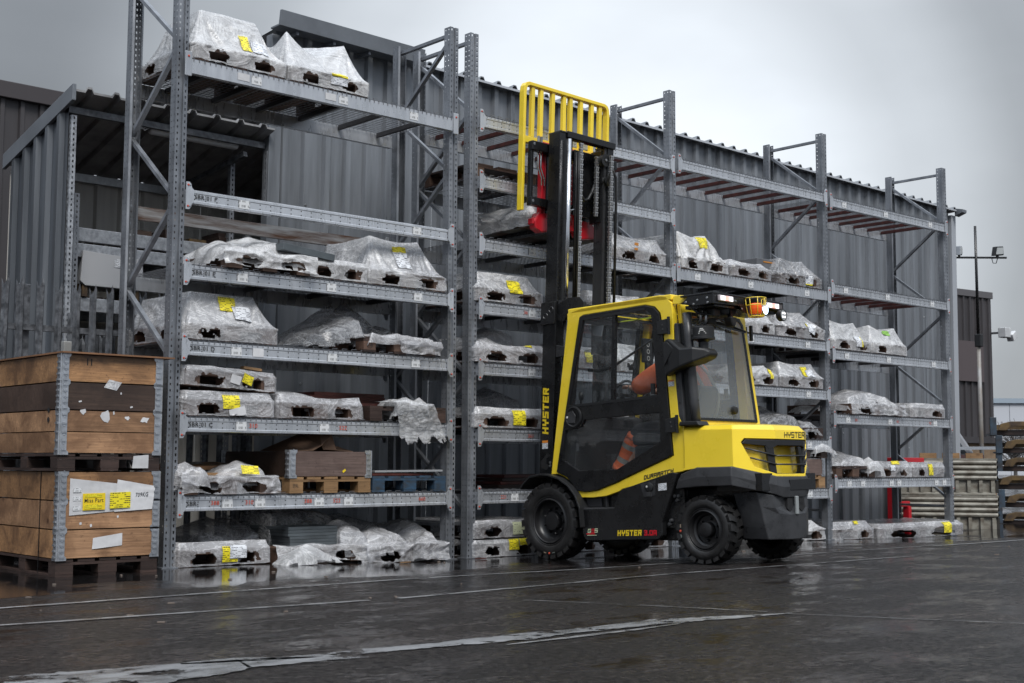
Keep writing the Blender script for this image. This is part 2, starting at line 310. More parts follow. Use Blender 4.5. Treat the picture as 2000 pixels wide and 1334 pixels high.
GLAB = print_mat('green_label_print', (.3, .6, .12), (.06, .08, .02), 7, .5)

# ------------------------------------------------------------------ mesh helpers
class MB:
    def __init__(s): s.v = []; s.f = []; s.mi = []; s.m = 0
    def add(s, vs, fs):
        o = len(s.v); s.v += [tuple(x) for x in vs]; s.f += [tuple(i+o for i in f) for f in fs]; s.mi += [s.m]*len(fs); return s
    def box(s, x0, x1, y0, y1, z0, z1):
        return s.add([(x0, y0, z0), (x1, y0, z0), (x1, y1, z0), (x0, y1, z0), (x0, y0, z1), (x1, y0, z1), (x1, y1, z1), (x0, y1, z1)],
                     [(0, 3, 2, 1), (4, 5, 6, 7), (0, 1, 5, 4), (1, 2, 6, 5), (2, 3, 7, 6), (3, 0, 4, 7)])
    def obox(s, c, ax, ay, az):       # centre and three half-axis vectors
        c, ax, ay, az = map(Vector, (c, ax, ay, az))
        vs = [c+i*ax+j*ay+k*az for k in (-1, 1) for j in (-1, 1) for i in (-1, 1)]
        return s.add(vs, [(0, 2, 3, 1), (4, 5, 7, 6), (0, 1, 5, 4), (1, 3, 7, 5), (3, 2, 6, 7), (2, 0, 4, 6)])
    def bar(s, a, b, w, h=None, upv=(0, 0, 1)):
        a = Vector(a); b = Vector(b); d = b-a; L = d.length; d.normalize(); u = Vector(upv)
        if abs(d.dot(u)) > .98: u = Vector((1, 0, 0))
        x = d.cross(u).normalized(); y = x.cross(d); h = h or w
        return s.obox((a+b)/2, d*L/2, x*w/2, y*h/2)
    def tube(s, pts, r, n=10, cap=True):
        pts = [Vector(p) for p in pts]; rs = r if isinstance(r, (list, tuple)) else [r]*len(pts)
        rings = []; prev = None
        for i, p in enumerate(pts):
            d = (pts[min(i+1, len(pts)-1)]-pts[max(i-1, 0)]).normalized()
            if prev is None:
                u = Vector((0, 0, 1)) if abs(d.z) < .9 else Vector((1, 0, 0)); x = d.cross(u).normalized()
            else: x = (prev-d*prev.dot(d)).normalized()
            prev = x; y = d.cross(x)
            rings.append([p+(x*math.cos(2*PI*k/n)+y*math.sin(2*PI*k/n))*rs[i] for k in range(n)])
        vs = [v for rg in rings for v in rg]
        fs = [(i*n+k, i*n+(k+1) % n, (i+1)*n+(k+1) % n, (i+1)*n+k) for i in range(len(pts)-1) for k in range(n)]
        if cap: fs += [tuple(range(n-1, -1, -1)), tuple(range((len(pts)-1)*n, len(pts)*n))]
        return s.add(vs, fs)
    def lathe(s, prof, c, axis='y', n=40):     # prof: (radius, along-axis)
        c = Vector(c); vs = []
        for r, a in prof:
            for k in range(n):
                ca, sa = math.cos(2*PI*k/n)*r, math.sin(2*PI*k/n)*r
                vs.append(c+(Vector((ca, a, sa)) if axis == 'y' else Vector((ca, sa, a)) if axis == 'z' else Vector((a, ca, sa))))
        m = len(prof)
        fs = [(i*n+k, i*n+(k+1) % n, (i+1)*n+(k+1) % n, (i+1)*n+k) for i in range(m-1) for k in range(n)]
        if prof[0][0] > 1e-4: pass
        return s.add(vs, fs)
    def prism(s, poly, a, b, axis='y', holes=()):     # polygon in the other two axes (x,z)/(x,y)/(y,z) extruded from a to b
        loops = [list(poly)]+[list(h) for h in holes]
        def P(p, t): return {'y': (p[0], t, p[1]), 'z': (p[0], p[1], t), 'x': (t, p[0], p[1])}[axis]
        flat = [p for l in loops for p in l]; n = len(flat)
        tris = tessellate_polygon([[Vector((p[0], p[1], 0)) for p in l] for l in loops]) if holes or len(poly) > 4 else [tuple(range(n))]
        vs = [P(p, a) for p in flat]+[P(p, b) for p in flat]
        fs = [tuple(t) for t in tris]+[tuple(i+n for i in reversed(t)) for t in tris]
        o = 0
        for l in loops:
            k = len(l); fs += [(o+i, o+(i+1) % k, o+(i+1) % k+n, o+i+n) for i in range(k)]; o += k
        return s.add(vs, fs)
    def loft(s, loops, cap=True):
        n = len(loops[0]); vs = [p for l in loops for p in l]
        fs = [(i*n+k, i*n+(k+1) % n, (i+1)*n+(k+1) % n, (i+1)*n+k) for i in range(len(loops)-1) for k in range(n)]
        if cap: fs += [tuple(range(n-1, -1, -1)), tuple(range((len(loops)-1)*n, len(loops)*n))]
        return s.add(vs, fs)
    def xf(s, fn): s.v = [tuple(fn(*p)) for p in s.v]; return s
    def mesh(s, name, mats, smooth=False, recalc=True, uv=None):
        me = bpy.data.meshes.new(name); me.from_pydata(s.v, [], s.f)
        for m in (mats if isinstance(mats, (list, tuple)) else [mats]): me.materials.append(m)
        if any(s.mi): me.polygons.foreach_set('material_index', s.mi)
        if recalc:
            bm = bmesh.new(); bm.from_mesh(me); bmesh.ops.remove_doubles(bm, verts=bm.verts, dist=1e-5) if recalc == 2 else None
            bmesh.ops.recalc_face_normals(bm, faces=bm.faces); bm.to_mesh(me); bm.free()
        if smooth: me.polygons.foreach_set('use_smooth', [True]*len(me.polygons))
        return me
    def build(s, name, mats, parent=None, smooth=False, bevel=0, loc=None, recalc=True, auto=None):
        o = link(name, s.mesh(name, mats, smooth, recalc), parent)
        if loc: o.location = loc
        if bevel:
            bv = o.modifiers.new('bevel', 'BEVEL'); bv.width = bevel; bv.segments = 2; bv.limit_method = 'ANGLE'; bv.angle_limit = math.radians(30); bv.harden_normals = False
        if auto: set_auto(o, auto)
        return o
def set_auto(o, ang):
    bm = bmesh.new(); bm.from_mesh(o.data); a = math.radians(ang)
    for f in bm.faces: f.smooth = True
    for e in bm.edges: e.smooth = not (len(e.link_faces) == 2 and e.calc_face_angle(0) > a)
    bm.to_mesh(o.data); bm.free()
def link(name, data, parent=None, loc=None):
    o = bpy.data.objects.new(name, data); COL.objects.link(o)
    if parent: o.parent = parent
    if loc: o.location = loc
    return o
def tag(o, label=None, cat=None, group=None, kind=None):
    if label: o['label'] = label
    if cat: o['category'] = cat
    if group: o['group'] = group
    if kind: o['kind'] = kind
    return o
def thing(name, label, cat, loc=(0, 0, 0), rz=0, group=None):
    o = bpy.data.objects.new(name, None); o.empty_display_size = .2; COL.objects.link(o); o.location = loc; o.rotation_euler = (0, 0, rz)
    return tag(o, label, cat, group)
_cache = {}
def piece(name, dims, m, parent, loc, rot=None, bev=.004):     # a box piece, mesh shared between alike pieces; loc = centre
    k = (name, tuple(round(d, 3) for d in dims), m.name)
    if k not in _cache:
        a, b, c = (d/2 for d in dims); _cache[k] = MB().box(-a, a, -b, b, -c, c).mesh(name, m)
    o = link(name, _cache[k], parent, loc)
    if rot: o.rotation_euler = rot
    return o

# stroke letters on a unit cell, for the square-cut lettering
GL = {'H': [(0, 0, 0, 1), (1, 0, 1, 1), (0, .5, 1, .5)], 'Y': [(0, 1, 0, .5), (1, 1, 1, .5), (0, .5, 1, .5), (.5, .5, .5, 0)],
      'S': [(1, 1, 0, 1), (0, 1, 0, .5), (0, .5, 1, .5), (1, .5, 1, 0), (1, 0, 0, 0)], 'T': [(0, 1, 1, 1), (.5, 1, .5, 0)],
      'E': [(1, 1, 0, 1), (0, 1, 0, 0), (0, 0, 1, 0), (0, .5, .85, .5)], 'R': [(0, 0, 0, 1), (0, 1, 1, 1), (1, 1, 1, .5), (1, .5, 0, .5), (.55, .5, 1, 0)],
      'D': [(0, 0, 0, 1), (0, 1, .75, 1), (.75, 1, 1, .75), (1, .75, 1, .25), (1, .25, .75, 0), (.75, 0, 0, 0)], 'U': [(0, 1, 0, 0), (0, 0, 1, 0), (1, 0, 1, 1)],
      'A': [(0, 0, 0, 1), (0, 1, 1, 1), (1, 1, 1, 0), (0, .42, 1, .42)], 'M': [(0, 0, 0, 1), (0, 1, 1, 1), (1, 1, 1, 0), (.5, 1, .5, .3)],
      'C': [(1, 1, 0, 1), (0, 1, 0, 0), (0, 0, 1, 0)], '3': [(0, 1, 1, 1), (1, 1, 1, 0), (1, 0, 0, 0), (.2, .5, 1, .5)],
      '0': [(0, 0, 0, 1), (0, 1, 1, 1), (1, 1, 1, 0), (1, 0, 0, 0)], '.': [(.4, 0, .6, 0)], 'G': [(1, 1, 0, 1), (0, 1, 0, 0), (0, 0, 1, 0), (1, 0, 1, .45), (1, .45, .5, .45)]}
def strokes(txt, size, width=.72, th=.2, gap=.28, slant=0):
    mb = MB(); x = 0; k = 0
    for ch in txt:
        if ch == ' ': x += width*.7; continue
        wd = .28 if ch == '.' else width
        for (a, b, c, d) in GL[ch]:
            p = Vector((x+th/2+a*(wd-th), th/2+b*(1-th))); q = Vector((x+th/2+c*(wd-th), th/2+d*(1-th)))
            dv = q-p; L = dv.length or 1e-6; dv = dv/L if L > 1e-5 else Vector((1, 0)); nv = Vector((-dv.y, dv.x)); p = p-dv*th/2; q = q+dv*th/2; k += 1
            zz = .00008*(k % 7)
            mb.add([((p+nv*th/2)[0], (p+nv*th/2)[1], zz), ((p-nv*th/2)[0], (p-nv*th/2)[1], zz), ((q-nv*th/2)[0], (q-nv*th/2)[1], zz), ((q+nv*th/2)[0], (q+nv*th/2)[1], zz)], [(0, 1, 2, 3)])
        x += wd+gap*.6
    mb.v = [((a+slant*b)*size, b*size, c) for a, b, c in mb.v]
    return mb
_txt = {}
def font(txt, size):
    if txt not in _txt:
        cu = bpy.data.curves.new('lettering', 'FONT'); cu.body = txt; cu.size = 1; cu.resolution_u = 2; cu.offset = .008; cu.space_character = 1.08
        ob = bpy.data.objects.new('lettering', cu); COL.objects.link(ob); dg = bpy.context.evaluated_depsgraph_get(); dg.update()
        me = bpy.data.meshes.new_from_object(ob.evaluated_get(dg)); bpy.data.objects.remove(ob); bpy.data.curves.remove(cu)
        _txt[txt] = ([tuple(v.co) for v in me.vertices], [tuple(p.vertices) for p in me.polygons]); bpy.data.meshes.remove(me)
    mb = MB(); vs, fs = _txt[txt]; mb.add([(x*size, y*size, 0) for x, y, z in vs], fs); return mb
def decal(mb, name, m, parent, org, xd, yd, off=0):
    org, xd, yd = Vector(org), Vector(xd), Vector(yd); nd = xd.cross(yd)
    mb.v = [tuple(org+xd*a+yd*b+nd*(c+off)) for a, b, c in mb.v]
    return mb.build(name, m, parent, recalc=False)
def card(name, m, parent, org, xd, yd, w, h):          # flat printed card with its own UVs
    org, xd, yd = Vector(org), Vector(xd), Vector(yd); nd = xd.cross(yd)*.0015
    mb = MB(); c = [org, org+xd*w, org+xd*w+yd*h, org+yd*h]
    mb.add([p+nd for p in c]+[p-nd*.3 for p in c], [(0, 1, 2, 3), (7, 6, 5, 4), (0, 4, 5, 1), (1, 5, 6, 2), (2, 6, 7, 3), (3, 7, 4, 0)])
    me = mb.mesh(name, m, recalc=False); uvl = me.uv_layers.new(name='UVMap'); q = [(0, 0), (1, 0), (1, 1), (0, 1)]
    for i in range(4): uvl.data[i].uv = q[i]
    return link(name, me, parent)
def sm(t): t = max(0, min(1, t)); return t*t*(3-2*t)
def gz(x, y):          # the yard dips to a drain line along the racking
    return -(.066*sm((x-.3)/2.6)+.09*sm((x-5.5)/7))*max(0, min(1, (y+2.6)/2.1))
# ================================================================== SETTING
def ground_mat():
    m = bpy.data.materials.new('wet_asphalt'); m.use_nodes = True; t = m.node_tree; b = t.nodes['Principled BSDF']; L = t.links.new
    c = t.nodes.new('ShaderNodeTexCoord')
    def noi(sc, det=4, rough=.55, st=(1, 1, 1), loc=(0, 0, 0), dist=0):
        mp_ = t.nodes.new('ShaderNodeMapping'); mp_.inputs['Scale'].default_value = st; mp_.inputs['Location'].default_value = loc; L(c.outputs['Object'], mp_.inputs[0])
        n = t.nodes.new('ShaderNodeTexNoise'); n.inputs['Scale'].default_value = sc; n.inputs['Detail'].default_value = det; n.inputs['Roughness'].default_value = rough; n.inputs['Distortion'].default_value = dist
        L(mp_.outputs[0], n.inputs[0]); return n.outputs['Fac']
    def mr(x, a, b_, c_, d_, smooth=False):
        n = t.nodes.new('ShaderNodeMapRange'); n.interpolation_type = 'SMOOTHSTEP' if smooth else 'LINEAR'
        for i, v in enumerate((a, b_, c_, d_)): n.inputs[i+1].default_value = v
        L(x, n.inputs[0]); return n.outputs[0]
    def mth(op, a, bb):
        n = t.nodes.new('ShaderNodeMath'); n.operation = op
        for i, x in enumerate((a, bb)):
            if isinstance(x, (int, float)): n.inputs[i].default_value = x
            else: L(x, n.inputs[i])
        return n.outputs[0]
    sp = t.nodes.new('ShaderNodeSeparateXYZ'); L(c.outputs['Object'], sp.inputs[0])
    low = mth('MULTIPLY', mr(sp.outputs['Y'], -2.6, -.5, 0, 1, True), mr(sp.outputs['Y'], 1.5, .2, 0.4, 1, True))      # the drain line holds water
    pn = noi(.75, 5, .55, (1, 1.5, 1), (2.3, .4, 0), .6)
    pud = mr(mth('ADD', pn, mth('MULTIPLY', low, .30)), .60, .73, 0, 1, True)
    wet2 = mr(noi(1.5, 9, .75, (1, 1.9, 1), (9, 3, 0)), .46, .60, 0, 1, True)
    agg = noi(85, 3, .8); agg2 = noi(24, 6, .82)
    tone = noi(.55, 4, .6, (1, 1.3, 1), (5, 1, 0))
    cr = t.nodes.new('ShaderNodeValToRGB'); e = cr.color_ramp.elements      # dark binder, paler chips of stone
    e[0].position = .41; e[0].color = (.004, .0036, .0036, 1); e[1].position = .62; e[1].color = (.085, .066, .056, 1)
    q_ = e.new(.52); q_.color = (.0135, .0098, .0085, 1)
    L(mth('ADD', mth('MULTIPLY', mth('ADD', mth('MULTIPLY', agg, .3), mth('MULTIPLY', agg2, .7)), .8), mth('MULTIPLY', tone, .2)), cr.inputs[0])
    dk = t.nodes.new('ShaderNodeMix'); dk.data_type = 'RGBA'; dk.inputs[7].default_value = (.012, .0115, .012, 1); L(cr.outputs[0], dk.inputs[6]); L(mth('MULTIPLY', pud, .75), dk.inputs[0])
    L(dk.outputs[2], b.inputs['Base Color'])
    rg = mth('ADD', mth('MULTIPLY', mth('SUBTRACT', 1, pud), mr(wet2, 0, 1, .34, .05)), .02)
    L(mth('ADD', rg, mth('MULTIPLY', mth('SUBTRACT', 1, pud), mr(agg2, .38, .62, .10, -.10))), b.inputs['Roughness'])
    L(mth('ADD', mth('MULTIPLY', mth('SUBTRACT', 1, pud), mr(agg2, .36, .62, -.36, .14)), .44), b.inputs['Specular IOR Level'])
    bp = t.nodes.new('ShaderNodeBump'); bp.inputs['Distance'].default_value = .045
    L(mth('ADD', mth('MULTIPLY', agg2, .6), mth('ADD', mth('MULTIPLY', agg, .5), mth('MULTIPLY', noi(9, 3, .7), .5))), bp.inputs['Height'])
    L(mth('ADD', mth('MULTIPLY', mth('SUBTRACT', 1, pud), mr(wet2, 0, 1, 1.0, .14)), .015), bp.inputs['Strength'])
    L(bp.outputs[0], b.inputs['Normal'])
    return m
def axis_pts(a, b, fa, fb, st, big):
    p = [a]
    while p[-1] < b:
        x = p[-1]; p.append(x+(st if fa <= x < fb else max(st, min(big, (fa-x)*.5 if x < fa else (x-fb)*.5+st))))
    return p
gx = axis_pts(-60, 420, -8, 17, .25, 30); gy = axis_pts(-60, 420, -8, 3, .2, 30)
mb = MB(); mb.v = [(x, y, gz(x, y)) for y in gy for x in gx]; n = len(gx)
mb.f = [(j*n+i, j*n+i+1, (j+1)*n+i+1, (j+1)*n+i) for j in range(len(gy)-1) for i in range(n-1)]; mb.mi = [0]*len(mb.f)
ground = tag(mb.build('ground', ground_mat(), smooth=True, recalc=False), kind='structure')

LINEP = mat('worn_line_paint', (.2, .2, .2), .3, 0, var=.55, vscale=5, rvar=.14, bump=.3, bscale=90)
def wear_through(m, sc, lo, hi):          # paint worn off the stones: tarmac shows through
    t = m.node_tree; b = t.nodes['Principled BSDF']; o = [n for n in t.nodes if n.type == 'OUTPUT_MATERIAL'][0]; L = t.links.new
    c = t.nodes.new('ShaderNodeTexCoord'); n1 = t.nodes.new('ShaderNodeTexNoise'); n1.inputs['Scale'].default_value = sc; n1.inputs['Detail'].default_value = 8; n1.inputs['Roughness'].default_value = .72; L(c.outputs['Object'], n1.inputs[0])
    mr_ = t.nodes.new('ShaderNodeMapRange'); mr_.inputs[1].default_value = lo; mr_.inputs[2].default_value = hi; L(n1.outputs['Fac'], mr_.inputs[0])
    tr_ = t.nodes.new('ShaderNodeBsdfTransparent'); mx_ = t.nodes.new('ShaderNodeMixShader'); L(mr_.outputs[0], mx_.inputs[0]); L(tr_.outputs[0], mx_.inputs[1]); L(b.outputs[0], mx_.inputs[2]); L(mx_.outputs[0], o.inputs[0])
wear_through(LINEP, 6, .36, .45)
def strip(pts, widths, seed, gaps=(), step=.05, rag=.25):
    rnd = random.Random(seed); mb = MB(); P = []
    tot = 0; seg = [(Vector(a), Vector(b)) for a, b in zip(pts[:-1], pts[1:])]; Ltot = sum((b-a).length for a, b in seg)
    s = 0
    for k, (a, b) in enumerate(seg):
        n_ = max(1, int((b-a).length/step)); d = (b-a).normalized(); nv = Vector((-d.y, d.x))
        for i in range(n_+(k == len(seg)-1)):
            f = i/n_; p = a.lerp(b, f); g = s+(b-a).length*f; u = g/Ltot*(len(widths)-1); j = min(int(u), len(widths)-2); w_ = widths[j]+(widths[j+1]-widths[j])*(u-j)
            r1 = (mnoise.noise(Vector((g*4, seed*7.1, 0)))*.7+mnoise.noise(Vector((g*19, seed*3.1, 4)))*.5)*rag; r2_ = (mnoise.noise(Vector((g*4, seed*5.3, 9)))*.7+mnoise.noise(Vector((g*17, seed*1.7, 2)))*.5)*rag
            P.append((g, p+nv*w_*(.5+r1), p-nv*w_*(.5+r2_)))
        s += (b-a).length
    for g, p, q in P: mb.v += [(p.x, p.y, gz(p.x, p.y)+.005), (q.x, q.y, gz(q.x, q.y)+.005)]
    for i in range(len(P)-1):
        if any(a < P[i][0] < b for a, b in gaps): continue
        mb.f.append((2*i, 2*i+1, 2*i+3, 2*i+2)); mb.mi.append(0)
    return mb.build('painted_line', LINEP, ground, recalc=False)
strip([(-8, -1.94), (-.4, -1.92), (1.8, -1.90), (4.8, -2.04), (7.6, -2.14)], [.05, .06, .05, .05, .04], 1, [(8.9, 9.0), (12.1, 12.3)])
strip([(-8, -2.45), (-2.38, -2.69), (0, -2.93), (2.5, -2.83), (5.7, -2.97)], [.05, .055, .05, .045, .04], 2, [(7.75, 7.95), (8.3, 8.34)])
strip([(7.4, -2.2), (8.45, -2.25), (12, -2.1)], [.1, .12, .12], 3, [])
PATCHP = mat('worn_patch_paint', (.185, .187, .19), .28, 0, var=.5, vscale=3.5, stretch=(1, 2.5, 1), rvar=.12, bump=.35, bscale=80)
wear_through(PATCHP, 4.2, .41, .46)
strip([(-5, -4.15), (-3.2, -4.62), (-2.6, -4.60), (-2.1, -4.56), (-1.75, -4.68), (-1.6, -4.76)], [.3, .5, .68, .6, .34, .02], 4, [], .03, .2).data.materials[0] = PATCHP
strip([(-2.3, -4.42), (-1.8, -4.58), (-1.1, -4.66), (-.5, -4.70), (.3, -4.74), (1.15, -4.95)], [.03, .10, .17, .13, .16, .02], 5, [], .02, .35).data.materials[0] = PATCHP
strip([(-.9, -4.86), (-.2, -4.88), (.3, -4.86)], [.02, .05, .02], 8, [], .025, .3)
strip([(1.1, -4.93), (1.7, -6.03), (2.6, -8)], [.018, .02, .02], 6, [], .05, .8).name = 'asphalt_joint'
strip([(.46, -3.48), (.8, -4.13), (1.1, -4.82)], [.014, .016, .02], 7, [(.6, .7)], .05, .9).name = 'asphalt_joint'

# ---- cladding helper: trapezoidal sheet in local x (width) and z (height), ribs towards -y
def clad_sheet(width, h, pitch=.26, depth=.044, rib=.1, slope=.02, top=None):
    xs = [(0, 0)]; n_ = int(round(width/pitch))
    for i in range(n_):
        x = i*pitch; flat = pitch-rib; xs += [(x+flat/2-.0, 0), (x+flat/2+slope, -depth), (x+flat/2+rib-slope, -depth), (x+flat/2+rib, 0)]
    xs.append((width, 0)); mb = MB()
    for x, y in xs: mb.v += [(x, y, 0), (x, y, h if top is None else top(x))]
    for i in range(len(xs)-1): mb.f.append((2*i, 2*i+2, 2*i+3, 2*i+1)); mb.mi.append(0)
    return mb
def wall_panels(parent, x0, x1, y, z0, z1, m, pitch=.26, per=4, name='wall_panel', **k):
    w_ = pitch*per; me = clad_sheet(w_, z1-z0, pitch, **k).mesh(name, m, recalc=False); i = 0; x = x0; out_ = []
    while x < x1-.05:
        ww = min(w_, x1-x); mm = me
        if ww < w_-.01: mm = clad_sheet(max(pitch, round(ww/pitch)*pitch), z1-z0, pitch, **k).mesh(name, m, recalc=False)
        o = link(name, mm, parent, (x, y+(.002 if i % 2 else 0), z0)); out_.append(o); x += w_; i += 1
    return out_

# ---- the long grey shed behind the racking
shed = thing('metal_shed', 'long grey ribbed metal shed behind the pallet racking', 'shed', (1.97, 2.0, -.25)); shed.rotation_euler = (0, .011, 0)
wall_panels(shed, 0, 13.34, 0, 0, 5.5, CLAD)
for sx in (0, 13.34):
    b_ = MB().box(-.07, .07, -.055, .06, 0, 5.42).build('corner_trim', CLAD if sx == 0 else mat('light_corner_trim', (.4, .42, .45), .4, .2), shed, bevel=.006); b_.location = (sx, 0, 0)
e_ = MB()
for k in range(8): e_.box(13.36, 13.4, .06+k*.9, .06+k*.9+.88, 0, 5.35)
e_.build('end_wall', CLAD, shed)
rm = clad_sheet(1.04, 1, .26, .045, .09, .025)
rv = [(x, 0, -y+.02) for x, y, z in rm.v]
for i in range(13):      # roof sheets run back from the eave, each rib end showing
    mb = MB()
    vs = []
    for (x, y, z) in rm.v[::2]: vs += [(x, 0, -y), (x, 4.6, -y-.3), (x, 0, -y-.012), (x, 4.6, -y-.312)]
    q = len(rm.v)//2
    for j in range(q-1): mb.f += [(4*j, 4*j+4, 4*j+5, 4*j+1), (4*j+2, 4*j+3, 4*j+7, 4*j+6), (4*j, 4*j+2, 4*j+6, 4*j+4)]
    mb.v = vs; mb.mi = [0]*len(mb.f)
    if i == 0: me_ = mb.mesh('roof_sheet', ROOFM, recalc=False)
    link('roof_sheet', me_, shed, (i*1.03-.02, -.13, 5.5+(.003 if i % 2 else 0)))
MB().prism([(-.135, 5.475), (-.12, 5.475), (-.12, 5.5), (-.135, 5.5)], -.05, 13.4, 'x').build('eave_flashing', mat('pale_flashing', (.5, .52, .55), .35, .3), shed)
g_ = MB().prism([(-.28, 5.44), (-.30, 5.60), (-.27, 5.60), (-.25, 5.46), (-.1, 5.46), (-.1, 5.44)], -.12, 1.72, 'x').build('gutter', TRIM, shed, bevel=.004)
for sx in (.1, .55, 1.0, 1.45): MB().box(sx, sx+.03, -.24, -.02, 5.40, 5.437).build('gutter_bracket', TRIM, shed)
o_ = MB().prism([(-.24, 5.45), (-.24, 5.5), (-.1, 5.53), (-.1, 5.40)], 13.3, 13.44, 'x').build('gutter_end', TRIM, shed)
rn = random.Random(5)
for i in range(26):
    x = rn.uniform(.2, 13); z = rn.uniform(1, 5)
    MB().lathe([(0, -.004), (.012, -.003), (.014, 0)], (round(x/.26)*.26+.13, -.047, z), 'y', 8).build('sheet_screw', STEEL, shed)

# ---- open-fronted lean-to shelter beside it
sh = thing('open_shelter', 'open fronted grey lean-to shelter with ribbed sheet roof at the left', 'shelter', (-.12, 2.0, -.05))
SH_W, SH_D = 2.06, 1.32; SH_X = 4.66
def ztop(y): return 4.17-(y)*.265
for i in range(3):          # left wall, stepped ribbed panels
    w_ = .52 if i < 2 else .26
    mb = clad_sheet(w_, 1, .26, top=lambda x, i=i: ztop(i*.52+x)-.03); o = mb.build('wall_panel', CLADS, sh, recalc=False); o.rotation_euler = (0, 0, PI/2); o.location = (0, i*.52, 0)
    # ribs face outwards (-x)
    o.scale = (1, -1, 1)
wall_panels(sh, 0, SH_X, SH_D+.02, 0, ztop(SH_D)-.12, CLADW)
for i in range(4):
    mb = MB(); rs = clad_sheet(1.04, 1, .26, .04, .08, .02); vs = []
    for (x, y, z) in rs.v[::2]: yf = -.16 if i < 2 else .06; vs += [(x, yf, -y+.04-(yf+.16)*.265), (x, SH_D+.1, -y+.04-(SH_D+.26)*.265), (x, yf, -y+.02-(yf+.16)*.265), (x, SH_D+.1, -y+.02-(SH_D+.26)*.265)]
    q = len(rs.v)//2
    for j in range(q-1): mb.f += [(4*j, 4*j+4, 4*j+5, 4*j+1), (4*j+2, 4*j+3, 4*j+7, 4*j+6), (4*j, 4*j+2, 4*j+6, 4*j+4)]
    mb.v = vs; mb.mi = [0]*len(mb.f); o = mb.build('roof_sheet', ROOFD, sh, recalc=False); o.location = (i*1.04-.01, 0, 4.17)
MB().prism([(-.18, 4.25), (-.18, 4.10), (SH_D+.1, ztop(SH_D+.1)-.07), (SH_D+.1, ztop(SH_D+.1)+.08)], -.05, -.015, 'x').build('verge_flashing', TRIM, sh, bevel=.004)
MB().bar((0, .03, 4.06), (SH_W, .03, 4.06), .05, .06).build('front_purlin', FENCEM, sh)
MB().bar((0, SH_D-.06, ztop(SH_D)-.1), (SH_X, SH_D-.06, ztop(SH_D)-.1), .06, .08).build('rear_purlin', STEEL, sh)
MB().bar((SH_W-.2, .05, 3.95), (SH_W-.4, SH_D-.1, 3.7), .05, .05).build('rafter_brace', FENCEM, sh)
def perf_post(h, w_=.05, d=.05, pitch=.05, hole=.014):
    mb = MB(); n_ = int(h/pitch)
    def face(a, b):
        a = Vector(a); b = Vector(b)
        for i in range(n_):
            z0 = i*pitch; z1 = z0+pitch; m_ = (a+b)/2; d_ = (b-a).normalized()*hole/2; zc = z0+pitch/2; hz = hole*.8
            o = [(*a, z0), (*b, z0), (*b, z1), (*a, z1)]; q = [(*(m_-d_), zc-hz), (*(m_+d_), zc-hz), (*(m_+d_), zc+hz), (*(m_-d_), zc+hz)]
            mb.add(o+q, [(0, 1, 5, 4), (1, 2, 6, 5), (2, 3, 7, 6), (3, 0, 4, 7)])
    face((0, 0), (w_, 0)); face((0, d), (0, 0)); face((w_, 0), (w_, d)); return mb
for px, py, hh, mm in ((.01, -.04, 4.05, SPANGLE), (.13, .25, 3.35, POST), (.19, .25, 3.35, POST), (SH_W-.22, .3, 3.9, POST), (SH_W+.0, -.03, 4.05, SPANGLE)):
    perf_post(hh).build('perforated_post', mm, sh, recalc=False).location = (px, py, 0)
# light fitting and junction box under its roof
lf = thing('strip_light', 'long white tube light fitting under the shelter roof', 'light', (.72, 2.1, 3.98))
MB().lathe([(0, 0), (.035, .0), (.042, .02), (.042, .93), (.035, .95), (0, .95)], (0, 0, 0), 'x', 14).build('diffuser', WHITEP, lf, smooth=True, bevel=0)
MB().box(.02, .93, -.03, .03, .03, .06).build('housing', WHITEP, lf, bevel=.004)
for cx in (.25, .7): MB().box(cx, cx+.03, -.046, .046, -.01, .05).build('clip', STEEL, lf)
jb = thing('junction_box', 'small pale junction box with looped cable under the shelter roof', 'box', (.44, 2.04, 4.0))
MB().box(0, .13, -.05, .03, 0, .13).build('case', mat('pale_grey_box', (.45, .45, .43), .5), jb, bevel=.008)
MB().tube([(.12, 0, .03), (.17, 0, -.04), (.22, 0, -.02), (.2, 0, .02), (.16, 0, -.01), (.2, 0, -.05), (.27, 0, .0)], .007, 6).build('cable', WHITEP, jb, smooth=True)
jb2 = thing('wall_box', 'small white box fixed low on the shelter post behind the palisade fence', 'box', (-.14, 1.93, 1.72))
MB().box(0, .12, -.05, .03, 0, .16).build('case', mat('dull_white_box', (.3, .3, .29), .5), jb2, bevel=.008)
MB().bar((.06, 0, .16), (.06, 0, .42), .02).build('conduit', FENCEM, jb2)

# shelving inside the shelter
sv = thing('galvanised_shelving', 'galvanised beam shelving standing inside the open shelter', 'shelving', (.0, 2.4, -.05))
for zb in (2.93, 2.78, 2.27):
    MB().box(.1, 2.0, 0, .05, zb, zb+.13).build('beam', SPANGLE, sv, bevel=.006)
    MB().box(.1, 2.0, .8, .85, zb, zb+.11).build('beam', SPANGLE, sv, bevel=.006)
for xx in (.08, 1.98):
    for yy in (.02, .8): perf_post(3.2, .06, .05).build('shelf_post', POST, sv, recalc=False).location = (xx, yy, 0)
for k in range(16): piece('shelf_slat', (.07, .75, .02), DARKW, sv, (.2+k*.115, .42, 2.92))
for k in range(16): piece('shelf_slat', (.07, .75, .02), DARKW, sv, (.2+k*.115, .42, 2.41))
bx_ = thing('steel_bin', 'chipped grey enamel steel bin with rusty edges inside the shelter', 'bin', (.2, 2.36, 2.36))
MB().prism([(0, .14), (.02, .43), (.62, .40), (.64, .12), (.6, .1), (.05, .1)], 0, .03, 'y').build('front_plate', RUSTWHITE, bx_, bevel=.006)
MB().box(.03, .6, .032, .5, .12, .4).build('body', RUSTWHITE, bx_, bevel=.006)
for xx in (.03, .55): MB().box(xx, xx+.05, .02, .5, 0, .118).build('foot', YRUST, bx_)
